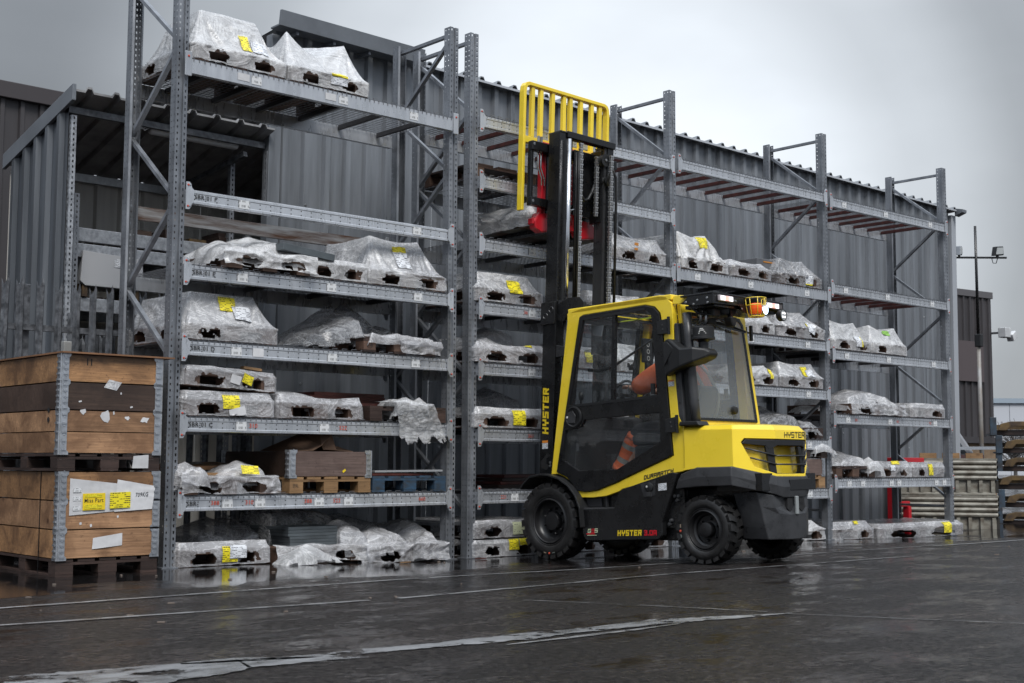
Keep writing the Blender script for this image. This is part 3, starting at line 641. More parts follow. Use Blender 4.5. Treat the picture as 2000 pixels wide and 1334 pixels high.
card('label', WLAB, bx_, (.33, -.003, .3), (1, 0, -.04), (0, 0, 1), .11, .08)
for i, (xx, ww, hh, mm) in enumerate([(.85, .25, .16, DARKW), (1.15, .2, .2, PALD), (1.42, .3, .14, YRUST), (1.75, .14, .24, PALD)]):
    t_ = thing('timber_offcut', ['short dark timber block on the shelter shelf', 'soaked pallet block beside it on the shelter shelf', 'worn yellow steel bracket on the shelter shelf', 'upright soaked plank end on the shelter shelf near the post'][i], 'offcut', (xx, 2.55, 2.885+.0))
    MB().box(0, ww, 0, .5, 0, hh).build('block', mm, t_, bevel=.006); MB().box(.02, ww*.7, .05, .4, hh+.001, hh+.05).build('packer', mm, t_)

# ---- palisade fences
def pale_mesh(h):
    mb = MB(); w_ = .065; dp = .025
    prof = [(-w_/2, 0), (-w_/4, -dp*.2), (-.008, -dp), (.008, -dp), (w_/4, -dp*.2), (w_/2, 0)]
    prof = [(-w_/2, .006), (-.017, -.006), (-.012, -dp), (.012, -dp), (.017, -.006), (w_/2, .006)]
    zt = [h-.10, h-.06, h, h, h-.06, h-.10]
    zt = [h-.02, h-.08, h, h, h-.08, h-.02]
    pts = [(-w_/2, .012, h-.03), (-.02, -.004, h-.09), (-.012, -dp, h-.06), (0, -dp, h), (.012, -dp, h-.06), (.02, -.004, h-.09), (w_/2, .012, h-.03)]
    for x, y, z in pts:
        mb.v += [(x, y, 0), (x, y, h-.15), (x*1.15, y*1.2, z)]
    for i in range(len(pts)-1):
        a, b = 3*i, 3*i+3; mb.f += [(a, b, b+1, a+1), (a+1, b+1, b+2, a+2)]
    mb.mi = [0]*len(mb.f)
    return mb
def palisade(label, p0, p1, h, sp, posts, nm):
    d = Vector(p1)-Vector(p0); L_ = d.length; t_ = thing('palisade_fence', label, 'fence', (*p0, gz(*p0)), math.atan2(d.y, d.x))
    me_ = pale_mesh(h).mesh('pale', FENCEM, recalc=False); n_ = int(L_/sp); rn = random.Random(nm)
    for i in range(n_+1):
        o = link('pale', me_, t_, (i*sp, 0, rn.uniform(-.02, .015))); o.rotation_euler = (rn.uniform(-.01, .01), rn.uniform(-.012, .012), rn.uniform(-.08, .08))
    for z in (h-.42, .4):
        MB().prism([(.02, z-.025), (.07, z-.025), (.07, z-.018), (.027, z-.018), (.027, z+.025), (.02, z+.025)], -.05, L_, 'x').build('rail', FENCEM, t_)
    for x in posts:
        MB().box(x-.05, x+.05, .075, .16, 0, h-.05).build('post', FENCEM, t_, bevel=.004)
    for i in range(0, n_+1, 1): pass
    return t_
palisade('galvanised palisade fence with split spear tops running behind the crates and racking', (-2.6, 1.45), (1.55, 1.45), 2.36, .158, [-.0+.25, 1.95, 4.1], 1)
palisade('shorter palisade fence return seen low behind the front palisade fence', (.16, 1.62), (.16, 3.3), 2.0, .158, [.1, 1.6], 2)

# ---- brown buildings, far building, far things
bl = thing('brown_warehouse', 'dark brown ribbed warehouse rising behind the shelter at the far left', 'warehouse', (-9, 10, -.3))
wall_panels(bl, 0, 12.6, 0, 0, 6.55, BROWN, pitch=.3, per=5, depth=.045)
MB().box(-.1, 12.7, -.12, .1, 6.5, 6.75).build('eave_trim', mat('brown_trim', (.045, .038, .04), .5), bl, bevel=.01)
MB().box(0, 12.6, .12, 8, 0, 6.5).build('core', BROWN, bl)
br = thing('brown_warehouse', 'tall brown ribbed warehouse with a flat panel behind the floodlight mast at the right', 'warehouse', (32.45, 10.32, -.3), math.radians(-8))
wall_panels(br, -9.0, -.05, 0, 1.75, 6.1, BROWN, pitch=.3, per=3, depth=.05)
MB().box(-9.0, .02, -.02, .1, 0, 1.74).build('brick_plinth', BRICKM, br)
MB().box(-9.1, .02, -.07, .12, 6.1, 6.3).build('eave_trim', mat('brown_trim_far', (.1, .095, .1), .5), br, bevel=.01)
MB().box(-9.1, .06, -.13, .1, 1.72, 1.9).build('base_trim', BROWN, br)
MB().box(-1.95, -.55, -.1, -.055, 3.55, 4.75).build('blank_panel', mat('panel_brown', (.085, .068, .07), .5), br)
MB().box(-9, .0, .13, 9, 0, 6.0).build('core', BROWN, br)
fl = thing('flood_light', 'pale floodlight on the corner of the right brown warehouse', 'light', (32.42, 10.2, 4.6))
MB().box(-.1, .24, -.4, -.15, 0, .3).build('housing', WHITEP, fl, bevel=.02); MB().obox((.36, -.35, .06), (.11, 0, .07), (0, .11, 0), (-.05, 0, .1)).build('lamp_head', WHITEP, fl, bevel=.02); MB().bar((.0, -.2, .15), (.0, .15, .15), .06).build('bracket', STEEL, fl)
mast = thing('floodlight_mast', 'white lower pole with dark upper mast and a crossarm beyond the racking end', 'mast', (28.75, 8.75, -.2))
MB().tube([(0, 0, 0), (-.2, -.1, 4.4)], [.065, .05], 12).build('pole', mat('grey_pole', (.3, .31, .32), .45, col2=(.2, .17, .14), vscale=2), mast, smooth=True)
MB().tube([(-.2, -.1, 4.38), (-.48, -.24, 7.5)], [.045, .035], 8).build('upper_mast', BLACKP, mast, smooth=True)
MB().box(-.28, -.12, -.2, -.02, 4.2, 4.55).build('joint_box', BLACKPL, mast, bevel=.02)
MB().bar((-.88, .25, 6.64), (.3, -.72, 6.65), .05).build('crossarm', BLACKP, mast)
MB().tube([(.0, -.45, 6.63), (.02, -.47, 6.5), (.1, -.52, 6.5), (.12, -.55, 6.62)], .012, 6).build('cable_loop', BLACKP, mast)
for k, (cx, cy, tilt, lb) in enumerate([(-.72, .12, .4, 'grey floodlight head on the left end of the mast crossarm'), (.1, -.56, -.12, 'black floodlight head on the right end of the mast crossarm')]):
    f_ = thing('flood_lamp', lb, 'lamp', (28.75+cx, 8.75+cy, 6.48), tilt)
    MB().prism([(-.2, 0), (-.13, .26), (.2, .3), (.22, .05)], -.06, .06, 'y').build('case', TRIM if k == 0 else BLACKP, f_, bevel=.015)
    MB().prism([(-.15, .04), (-.09, .23), (.16, .26), (.17, .08)], -.075, -.062, 'y').build('lens', LAMPGREY, f_)
    MB().bar((0, 0, -.02), (0, 0, .06), .06).build('yoke', BLACKP, f_)
wb = thing('white_warehouse', 'pale white warehouse far off at the right edge', 'warehouse', (99, 44.5, -.3), math.radians(-42))
for i in range(6): MB().box(-2.4+i*2.9, -2.4+i*2.9+2.86, 0, .3, 0, 6.1).build('wall_panel', FARW, wb)
MB().box(-2.5, 16, -.2, 10, 6.1, 6.5).build('eave_trim', mat('far_blue_trim', (.3, .36, .42), .5), wb); MB().box(-2.4, 15, .32, 9.5, 0, 6.05).build('core', FARW, wb)
tr = thing('bare_tree', 'leafless grey twiggy tree before the far white warehouse', 'tree', (80.7, 34.3, -.3))
mb = MB(); rn = random.Random(3)
MB().tube([(0, 0, 0), (.05, 0, 1.6), (0, .1, 3.4)], [.14, .1, .03], 8).build('trunk', TWIG, tr)
for i in range(240):
    a = Vector((rn.gauss(0, .25), rn.gauss(0, .25), rn.uniform(.8, 2.6))); b_ = a+Vector((rn.gauss(0, .8), rn.gauss(0, .8), rn.uniform(.4, 1.7))); mb.bar(a, b_, .022)
tag(mb.build('crown', TWIG, tr, recalc=False), kind='stuff')

# a lorry parked behind the bins
lo = thing('flatbed_lorry', 'grey lorry cab showing above the cream bins beside the shed end', 'lorry', (18.55, 4.35, -.2), math.radians(-42))
MB().prism([(-.3, .6), (-.3, 1.68), (.55, 1.72), (.86, 1.25), (.9, .6)], 0, 1.7, 'y').build('cab', mat('lorry_grey', (.3, .31, .33), .35, .2), lo, bevel=.05)
MB().prism([(-.05, 1.2), (-.05, 1.55), (.5, 1.58), (.72, 1.22)], -.012, -.003, 'y').build('side_window', mat('dark_window', (.03, .04, .05), .1), lo)
MB().bar((-.4, -.1, 1.44-.13), (1.3, -.1, 1.46-.13), .06).build('rail', CHROME, lo); MB().bar((-.4, -.12, 1.16), (1.0, -.12, 1.16), .07).build('bed_side', mat('lorry_maroon', (.07, .03, .03), .5), lo)
MB().box(.82, 1.02, -.12, .3, .6, 1.1).build('toolbox', BLUES, lo, bevel=.02)
for xx in (-.1, .75):
    MB().lathe([(0, -.1), (.3, -.1), (.34, -.06), (.34, .1), (0, .1)], (xx, 0, .33), 'y', 20).build('wheel', RUBBER, lo)
MB().box(-.5, 2.2, .1, 1.6, .55, .7).build('chassis', BLACKP, lo)
# ================================================================== PALLET RACKING
def upright_mesh(h):
    mb = MB(); pitch = .05; n_ = int(h/pitch)
    def stripf(a, b, hw, hh, zoff=0, hole=True):
        a = Vector((*a, 0)); b = Vector((*b, 0)); d = (b-a).normalized(); m_ = (a+b)/2
        if not hole:
            mb.add([a, b, b+Vector((0, 0, n_*pitch)), a+Vector((0, 0, n_*pitch))], [(0, 1, 2, 3)]); return
        for i in range(n_):
            z0 = Vector((0, 0, i*pitch)); z1 = Vector((0, 0, (i+1)*pitch)); zc = Vector((0, 0, (i+.5)*pitch))
            o = [a+z0, b+z0, b+z1, a+z1]; q = [m_-d*hw*.75+zc-Vector((0, 0, hh)), m_+d*hw*.75+zc-Vector((0, 0, hh)), m_+d*hw+zc+Vector((0, 0, hh*.8)), m_-d*hw+zc+Vector((0, 0, hh*.8))]
            mb.add(o+q, [(0, 1, 5, 4), (1, 2, 6, 5), (2, 3, 7, 6), (3, 0, 4, 7)])
    # front face with a shallow central groove, slotted; sides with two rows of round-ish holes
    stripf((-.1, 0), (-.062, 0), .006, .010); stripf((-.062, 0), (-.056, .012), 0, 0, hole=False); stripf((-.056, .012), (-.044, .012), 0, 0, hole=False)
    stripf((-.044, .012), (-.038, 0), 0, 0, hole=False); stripf((-.038, 0), (0, 0), .0075, .0125)
    stripf((-.1, .045), (-.1, 0), .005, .006); stripf((-.1, .09), (-.1, .045), .005, .006); stripf((0, 0), (0, .045), .005, .006); stripf((0, .045), (0, .09), .005, .006)
    stripf((-.082, .098), (-.1, .09), 0, 0, hole=False); stripf((0, .09), (-.018, .098), 0, 0, hole=False)
    return mb
_up = {}
def upright(parent, x, y, z0, z1, back=False):
    h = round(z1-z0, 2)
    if h not in _up: _up[h] = upright_mesh(h).mesh('upright', POST, recalc=False)
    o = link('upright', _up[h], parent, (x, y, z0))
    if back: o.rotation_euler = (0, 0, PI); o.location = (x-.1, y, z0)
    fp = MB().box(-.12, .02, -.02, .12, -.0, .008).build('base_plate', POST, o); return o
_bm = {}
def beam_mesh(L_, m, hgt=.115, box=False):
    k = (round(L_, 3), m.name, box)
    if k in _bm: return _bm[k]
    mb = MB()
    if box: prof = [(0, 0), (-.05, 0), (-.05, hgt), (0, hgt)]
    else: prof = [(0, 0), (-.046, 0), (-.05, .004), (-.05, .022), (-.046, .027), (-.046, hgt-.034), (-.05, hgt-.029), (-.05, hgt-.012), (-.046, hgt-.008), (-.03, hgt-.008), (-.03, hgt), (0, hgt)]
    mb.prism(prof, 0, L_, 'x')
    mb.m = 1
    n_ = int(L_/.1)
    if not box:
        for i in range(n_):
            x = .06+i*.1
            for z in (.036, hgt-.044): mb.add([(x-.0045, -.0475, z-.0045), (x+.0045, -.0475, z-.0045), (x+.0045, -.0475, z+.0045), (x-.0045, -.0475, z+.0045)], [(0, 1, 2, 3)])
    _bm[k] = mb.mesh('beam', [m, DARKHOLE], recalc=False); return _bm[k]
def connector_mesh():
    mb = MB()
    mb.prism([(0, -.05), (0, .17), (.03, .17), (.046, .15), (.05, .125), (.07, .108), (.07, .012), (.05, -.005), (.046, -.03), (.03, -.05)], -.058, -.051, 'y')
    for z in (-.025, .145):
        mb.m = 1; mb.lathe([(0, -.066), (.007, -.065), (.009, -.0585)], (.018, 0, z), 'y', 8)
        mb.m = 2; mb.lathe([(0, -.063), (.007, -.062), (.009, -.0585)], (.036, 0, z-.0), 'y', 8)
    return mb.mesh('beam_connector', [ZINC, PIN, STEEL], recalc=False)
CONN = connector_mesh()
def beam(parent, x0, x1, y, z, m=ZINC, back=False, box=False, conn=True):
    if back:
        o = link('beam', beam_mesh(x1-x0, m, box=box), parent, (x1, y, z)); o.rotation_euler = (0, 0, PI)
    else: o = link('beam', beam_mesh(x1-x0, m, box=box), parent, (x0, y, z))
    if conn:
        L_ = x1-x0
        if box:
            for xx in (-.06, L_-.0):
                MB().box(xx, xx+.06, -.062, -.052, -.03, .17).build('beam_connector', ZINC, o, bevel=.004); MB().lathe([(0, -.07), (.008, -.068), (.01, -.062)], (xx+.03, 0, .13), 'y', 8).build('locking_pin', PIN, o)
        else:
            a = link('beam_connector', CONN, o, (-.02, 0, 0)); b_ = link('beam_connector', CONN, o, (L_+.02, 0, 0)); b_.scale = (-1, 1, 1)
    return o
_dk = {}
def deck(parent, x0, x1, z, bars=0, bar_m=REDBAR, d=.9):
    L_ = round(x1-x0, 3)
    if L_ not in _dk:
        mb = MB(); r = .002; n_ = int(L_/.05)
        for i in range(n_+1):
            x = .02+i*(L_-.04)/n_; mb.box(x-r, x+r, -.055, d+.05, 0, 2*r)
            mb.box(x-r, x+r, -.058, -.053, -.02, .004)          # wire end hooked over the front beam
            if i % 2 == 0: mb.box(x-r, x+r, -.045, -.04, 0, .022); mb.box(x-r, x+r+.05, -.0449, -.0401, .018, .022)
        for j in range(17):
            y = -.035+j*(d+.07)/16; mb.box(0, L_, y-r, y+r, 2*r, 4*r)
        _dk[L_] = mb.mesh('wire_deck', WIRE, recalc=False)
    o = tag(link('wire_deck', _dk[L_], parent, (x0, 0, z)), kind='stuff')
    for i in range(bars): piece('support_bar', (.035, d-.02, .04), bar_m, o, (L_*(i+.6)/bars, d/2, -.022))
    return o
def braces(parent, x, zb, zt, d=.9, first=0):
    mx_ = x-.05; z = zt; k = first; bs = []
    MB().bar((mx_, .09, zt), (mx_, d-.06, zt), .04, .03).build('brace', POST, parent)
    z -= .06
    while z-.62 > zb:
        ya, yb = (.07, d-.05) if k % 2 == 0 else (d-.05, .07)
        MB().bar((mx_, ya, z), (mx_, yb, z-.6), .04, .03).build('brace', POST, parent); z -= .64; k += 1
    MB().bar((mx_, .09, zb), (mx_, d-.06, zb), .04, .03).build('brace', POST, parent)
def barcode(bo, x, z=.018, w_=.095, h=.07, m=BARC): return card('barcode_label', m, bo, (x, -.052, z), (1, 0, 0), (0, 0, 1), w_, h)
def stencil(bo, txt, x, z=.042, size=.05, m=INK): return decal(font(txt, size), 'lettering', m, bo, (x, -.0515, z), (1, 0, 0), (0, 0, 1))

D = .9
rackA = thing('pallet_rack', 'nearest tall single-bay galvanised pallet rack stencilled SBR 01', 'pallet rack')
for x, zt in ((0, 5.6), (2.81, 4.97)):
    upright(rackA, x, 0, gz(x, 0), zt); upright(rackA, x, D, gz(x, D), zt, True)
    braces(rackA, x, .25, zt-.1, first=0)
LA = {'T': 3.917, 'F': 2.863, 'E': 2.258, 'D': 1.656, 'C': 1.054, 'B': .435}
XA0, XA1 = .0, 2.71
random.seed(11)
for k, z in LA.items():
    b_ = beam(rackA, XA0, XA1, 0, z, RUSTBEAM if k == 'Fx' else ZINC, box=(k == 'T')); bb = beam(rackA, XA0, XA1, D, z, RUSTBEAM if k == 'F' else ZINC, back=True, conn=(k != 'T'))
    if k != 'F': deck(rackA, XA0, XA1, z+.117, 6 if k == 'T' else 4, DARKBAR if k != 'T' else DARKBAR)
    if k in 'EDC': stencil(b_, 'SBR-01 '+k, .06, .042, .05)
    elif k == 'F': stencil(b_, 'SBR-01 F', .06, .042, .05)
    elif k == 'B': stencil(b_, 'SBR-', .06, .042, .05)
    if k == 'T':
        for x in (.55, 1.42, 2.2): barcode(b_, x, .02)
        for x in (.42, 1.28): card('paper_label', PAPER, b_, (x, -.052, .03), (1, 0, 0), (0, 0, 1), .11, .06)
    if k == 'F':
        for x in (.46, 2.25): barcode(b_, x)
    if k == 'E':
        for x in (.46, 1.33, 2.27): barcode(b_, x, .02)
    if k == 'D':
        for x in (.42, 1.35, 2.25): barcode(b_, x)
        card('grey_label', GREYL if 'GREYL' in globals() else PAPER, b_, (.62, -.052, .02), (1, 0, 0), (0, 0, 1), .1, .07)
    if k == 'C':
        for x in (.48, 1.28): barcode(b_, x)
        stencil(b_, '310', .6, .042, .05, REDINK); stencil(b_, '522', 1.48, .042, .05, REDINK)
    if k == 'B':
        for x in (.37, .67, 1.24, 1.54): barcode(b_, x)
        for tx, x in (('388', .27), ('310', .58), ('388', 1.14), ('522', 1.43), ('660', 2.35)): stencil(b_, tx, x, .045, .048, REDINK)
rackB = thing('pallet_rack', 'long three-bay galvanised pallet rack running on behind the forklift', 'pallet rack')
XB = [3.062, 5.9387, 8.815, 11.691]
for i, x in enumerate(XB):
    z0 = gz(x, 0); upright(rackB, x, 0, z0, 4.96); upright(rackB, x, D, gz(x, D), 4.96, True); braces(rackB, x, .25, 4.86, first=1)
LB = [[.437, 1.02, 1.64, 2.218, 2.826, 3.43, 4.02], [.40, .985, 1.595, 2.195, 2.825, 4.05], [.517, 1.308, 2.108, 2.93, 4.02]]
for i in range(3):
    x0, x1 = XB[i], XB[i+1]-.1
    for j, z in enumerate(LB[i]):
        top = j == len(LB[i])-1
        b_ = beam(rackB, x0, x1, 0, z, box=(i == 1 and j == 4)); beam(rackB, x0, x1, D, z, back=True, conn=False)
        if not (i == 0 and j == 5): deck(rackB, x0, x1, z+.117, 8 if top or (i == 2 and j == 3) else 5, REDBAR if top or (i == 2 and j == 3) else DARKBAR)
        if i == 0 and j == 5: deck(rackB, x0, x1, z+.117, 0)
        for x in ((.62,) if i == 0 else (.25, 1.2, 2.3)):
            if (i, j) not in ((0, 6), (1, 5)): barcode(b_, x+(.17*j if i == 0 and j in (1, 5) else 0), .02)
        if i == 0 and j in (1, 2, 3): stencil(b_, '361', .62 if j < 3 else .56, .042, .048, REDINK)
        if i == 0 and j == 0: stencil(b_, '221', .27, .045, .048, REDINK); barcode(b_, .4, .02); stencil(b_, '22', .78, .045, .048, REDINK)
        if i == 2 and j == 1:
            for tx, x in (('88', .45), ('90', 1.4), ('92', 2.2)): stencil(b_, tx, x, .042, .048, REDINK)
        if i == 2 and j == 0:
            for x in (.55, 1.38, 2.5): barcode(b_, x, .02)
# ================================================================== PALLETS AND WRAPPED LOADS
def pallet_parts(parent, w=.8, d=1.0, ph=.135, m=PALW, inset=.0, wrapped=False, bm=None):
    w -= 2*inset; d -= 2*inset; bw = .13 if w > .7 else .1; bm = bm or m
    for ix in (-1, 0, 1):
        for iy in (-1, 0, 1):
            piece('block', (bw if ix else bw*1.1, .12, ph-.062), bm, parent, (ix*(w-bw)/2, iy*(d-.12)/2, .02+(ph-.062)/2))
        piece('base_board', (bw+.004, d, .018), m, parent, (ix*(w-bw)/2, 0, .0095))
    for iy in (-1, 0, 1): piece('stringer_board', (w, .125, .019), m, parent, (0, iy*(d-.125)/2, ph-.0315))
    n_ = 5; bwd = w/n_*.82
    for i in range(n_): piece('deck_board', (bwd, d, .019), m, parent, (-w/2+bwd/2+i*(w-bwd)/(n_-1), 0, ph-.0105+random.uniform(-.0015, .0015)))
def rid(p, sc=3.0):
    a = 0; f = sc; amp = 1
    for o in range(3):
        a += (1-abs(mnoise.noise(p*f))*2.2)*amp; f *= 2.1; amp *= .5
    return a/1.75
seedn = [0]
class Load: pass
def wrapped(label, x0, x1, z, h, top=(.08, .08, .05, .1), sag=.0, amp=.014, ph=.135, d=1.0, y0=-.055, film=None, rot=0, group=None, holes=True, cap=.02, tilt=(0, 0), cargo_m=None, pal=None, cat='wrapped pallet', skew=0, name='wrapped_pallet', cg=True, root=None):
    seedn[0] += 1; sd_ = Vector((seedn[0]*13.7, seedn[0]*5.1, seedn[0]*2.3)); w_ = x1-x0
    t = thing(name, label, cat, ((x0+x1)/2, y0+d/2, z), rot, group)
    t.rotation_euler = (tilt[0], tilt[1], rot)
    amp = amp*1.1 if h < .26 else amp
    l, r, f_, b_ = top; L = Load(); L.t = t
    base = [(-w_/2, -d/2), (w_/2, -d/2), (w_/2, d/2), (-w_/2, d/2)]
    tp = [(-w_/2+l, -d/2+f_), (w_/2-r, -d/2+f_), (w_/2-r, d/2-b_), (-w_/2+l, d/2-b_)]
    nf, ns = 104, 60; per = []
    for s in range(4):
        k = nf if s % 2 == 0 else ns
        per += [(s, i/k) for i in range(k)]
    nor = [(0, -1), (1, 0), (0, 1), (-1, 0)]
    cor = [Vector((x, y, h)) for x, y in tp]
    def disp(p, nb, tz):
        if tz > ph*.9 and h > ph+.08:      # folds fan out from the stretched top corners
            q = min(cor, key=lambda c_: (c_-p).length_squared); dv_ = p-q; rr = dv_.length; an = math.atan2(dv_.z, (dv_.x if abs(nb.y) > abs(nb.x) else dv_.y)+1e-6)
            f1 = mnoise.noise(Vector((an*4.2, rr*1.3, sd_.x))); f2 = mnoise.noise(Vector((an*11, rr*2.5, sd_.y))); k_ = min(1, rr*4)
            return amp*k_*(.9*(1-abs(f1)*2.2)+.35*(1-abs(f2)*2.2)-.5)+amp*.3*mnoise.noise((p+sd_)*5)
        a = 1-abs(mnoise.noise((p+sd_)*3.2))*2.2; c_ = mnoise.noise((p+sd_)*7)*.4+mnoise.noise(Vector((p.x*16, p.y*16, p.z*4))+sd_)*.3
        return amp*(a*.7-.2+c_*.7)
    def surf(s, f, zz=None, tt=None):          # returns a point; zz below the pallet deck, tt in 0..1 above it
        A, B = Vector(base[s]), Vector(base[(s+1) % 4]); P = A.lerp(B, f); TA, TB = Vector(tp[s]), Vector(tp[(s+1) % 4]); Q = TA.lerp(TB, f)
        cr_ = .03*max(0, 1-min(f, 1-f)/.05)**2     # soft corners
        if tt is None: X = P; zc = zz; g = 0
        else:
            g = tt**.62; X = P.lerp(Q, g); zc = ph+(h-ph-sag*math.sin(PI*f)*(1 if s % 2 == 0 else .6))*tt
        n_ = Vector(nor[s]); cen = Vector((0, 0)); nb = n_+(X.normalized()-n_)*max(0, 1-min(f, 1-f)/.1)*.8
        nb = nb.normalized(); dv = disp(Vector((X.x, X.y, zc)), nb, zc); fade = 1 if tt is None else 1-.55*tt**4
        X = X+nb*(dv*fade-cr_*(1-.5*g)); return Vector((X.x+skew*max(0, zc-ph), X.y, zc+(.35*dv if tt else 0)))
    rows = []
    for j in range(15):
        rows.append([surf(s, f, zz=max(.004+.012*max(0, mnoise.noise(Vector((s+f*9, seedn[0], 0)))), ph*j/14*.98)) for s, f in per])
    J = 16
    for j in range(1, J+1): rows.append([surf(s, f, tt=j/J) for s, f in per])
    cz = h-cap; cx = sum(p[0] for p in tp)/4+skew*(h-ph); cy = sum(p[1] for p in tp)/4; topr = rows[-1]
    for q in (.12, .25, .4, .55, .7, .85):
        rg = []
        for p in topr:
            e_ = Vector((cx, cy, cz)); v = p.lerp(e_, q); v.z = p.z*(1-q)+cz*q-cap*.4*math.sin(PI*q)+amp*.7*(rid(v+sd_, 4)-.4)*min(1, q*5)*.8; rg.append(v)
        rows.append(rg)
    n_ = len(per); mb = MB(); mb.v = [tuple(v) for rg in rows for v in rg]; c0 = len(mb.v); mb.v.append((cx, cy, cz))
    def in_hole(s, f, zc):
        if not holes or zc > ph*.86 or zc < .016: return False
        if s == 0: u = abs(abs((f-.5)*w_)-w_*.235); W_ = w_*.135
        elif s == 3: u = abs(abs((f-.5)*d)-d*.22); W_ = d*.11
        else: return False
        side = 1 if f > .5 else -1
        if mnoise.noise(Vector((side*9.3, seedn[0]*4.1, s*3.7))) > .28: return False
        W_ *= .8+.5*(mnoise.noise(Vector((side*3.1, seedn[0]*9.1, s)))+.3)
        jit = mnoise.noise(Vector((f*24, zc*28, seedn[0]*3.3+s)))*.8+mnoise.noise(Vector((side*5, seedn[0]*7.7, s)))*.6-.1
        e_ = (u/W_)**2+((zc-ph*.42)/(ph*.40))**2
        return e_ < 1.0+jit
    for j in range(len(rows)-1):
        for i in range(n_):
            i2 = (i+1) % n_
            if j < 14 and in_hole(per[i][0], per[i][1]+.5/(nf if per[i][0] % 2 == 0 else ns), ph*(j+.5)/14): continue
            mb.f.append((j*n_+i, j*n_+i2, (j+1)*n_+i2, (j+1)*n_+i))
    o_ = (len(rows)-1)*n_
    for i in range(n_): mb.f.append((o_+i, o_+(i+1) % n_, c0))
    mb.mi = [0]*len(mb.f)
    mb.build('plastic_wrap', film or FILM, t, smooth=True, recalc=False)
    pallet_parts(t, w_-.05, d-.05, ph, pal or PALW)
    if cg and h > ph+.05:
        hh = h-sag*1.15-cap-.03
        if hh > ph+.02: MB().loft([[(x*.93, y*.93, ph+.002) for x, y in [((base[i][0]+tp[i][0])/2, (base[i][1]+tp[i][1])/2) for i in range(4)]], [(x*.9+skew*(hh-ph), y*.9, hh) for x, y in tp]]).build('cargo', cargo_m or CARGO, t)
    L.surf = surf; L.w = w_; L.h = h; L.ph = ph; L.l = l; L.r = r; L.sag = sag; L.d = d; L.skew = skew
    return L
def sticker(L, x, z, w_, h_, m, name='shipping_label', ang=0, off=.009, nx=6, ny=5, s=0):
    mb = MB(); ca, sa = math.cos(ang), math.sin(ang)
    for j in range(ny+1):
        for i in range(nx+1):
            a, b = (i/nx-.5)*w_, (j/ny-.5)*h_; px, pz = x+a*ca-b*sa, z+a*sa+b*ca
            if pz <= L.ph: f = (px+L.w/2)/L.w; p = L.surf(s, max(.0, min(.999, f)), zz=max(.004, pz))
            else:
                f = (px+L.w/2)/L.w
                for _ in range(4):
                    ff = max(0, min(.999, f)); tt = min(1, (pz-L.ph)/max(.02, L.h-L.ph-L.sag*math.sin(PI*ff))); g = tt**.62
                    f = (px-L.skew*(pz-L.ph)+L.w/2-g*L.l)/(L.w-g*(L.l+L.r))
                p = L.surf(s, max(0, min(.999, f)), tt=tt)
            mb.v.append((p.x, p.y-off, p.z+off*.35))
    for j in range(ny):
        for i in range(nx): mb.f.append((j*(nx+1)+i, j*(nx+1)+i+1, (j+1)*(nx+1)+i+1, (j+1)*(nx+1)+i)); mb.mi.append(0)
    me = mb.mesh(name, m, recalc=False); uv = me.uv_layers.new(name='UVMap'); k = 0
    for j in range(ny):
        for i in range(nx):
            for (a, b) in ((0, 0), (1, 0), (1, 1), (0, 1)): uv.data[k].uv = ((i+a)/nx, (j+b)/ny); k += 1
    me.polygons.foreach_set('use_smooth', [True]*len(me.polygons))
    return link(name, me, L.t)
def crumple(parent, x0, x1, y0, y1, fn, film, amp=.03, nx=80, ny=56, jag=.12, sc=3.4, name='plastic_sheet', sd=0, skirt=True):
    mb = MB(); keep = {}
    for j in range(ny+1):
        for i in range(nx+1):
            u, v = i/nx, j/ny; x = x0+(x1-x0)*u; y = y0+(y1-y0)*v; p = Vector((x, y, sd*3.7))
            e_ = min(u, 1-u, v*.9, (1-v)*.9)*2; ed = e_+jag*(mnoise.noise(p*4)*.6+mnoise.noise(p*11)*.4)
            z = fn(x, y)+amp*(rid(p+Vector((sd, 0, 0)), sc*.8)*1.15-.35+mnoise.noise(p*9)*.2)
            fade = min(1, max(0, e_/.16)) if skirt else 1
            z = max(.003, z*(.15+.85*fade) if skirt else z)
            dx = amp*.9*mnoise.noise(p*6+Vector((9, 3, 1))); dy = amp*.9*mnoise.noise(p*6+Vector((1, 7, 5)))
            mb.v.append((x+dx, y+dy, z)); keep[(i, j)] = ed > .02
    for j in range(ny):
        for i in range(nx):
            if keep[(i, j)] and keep[(i+1, j)] and keep[(i, j+1)] and keep[(i+1, j+1)]:
                a = j*(nx+1)+i; mb.f.append((a, a+1, a+nx+2, a+nx+1)); mb.mi.append(0)
    return mb.build(name, film, parent, smooth=True, recalc=False)
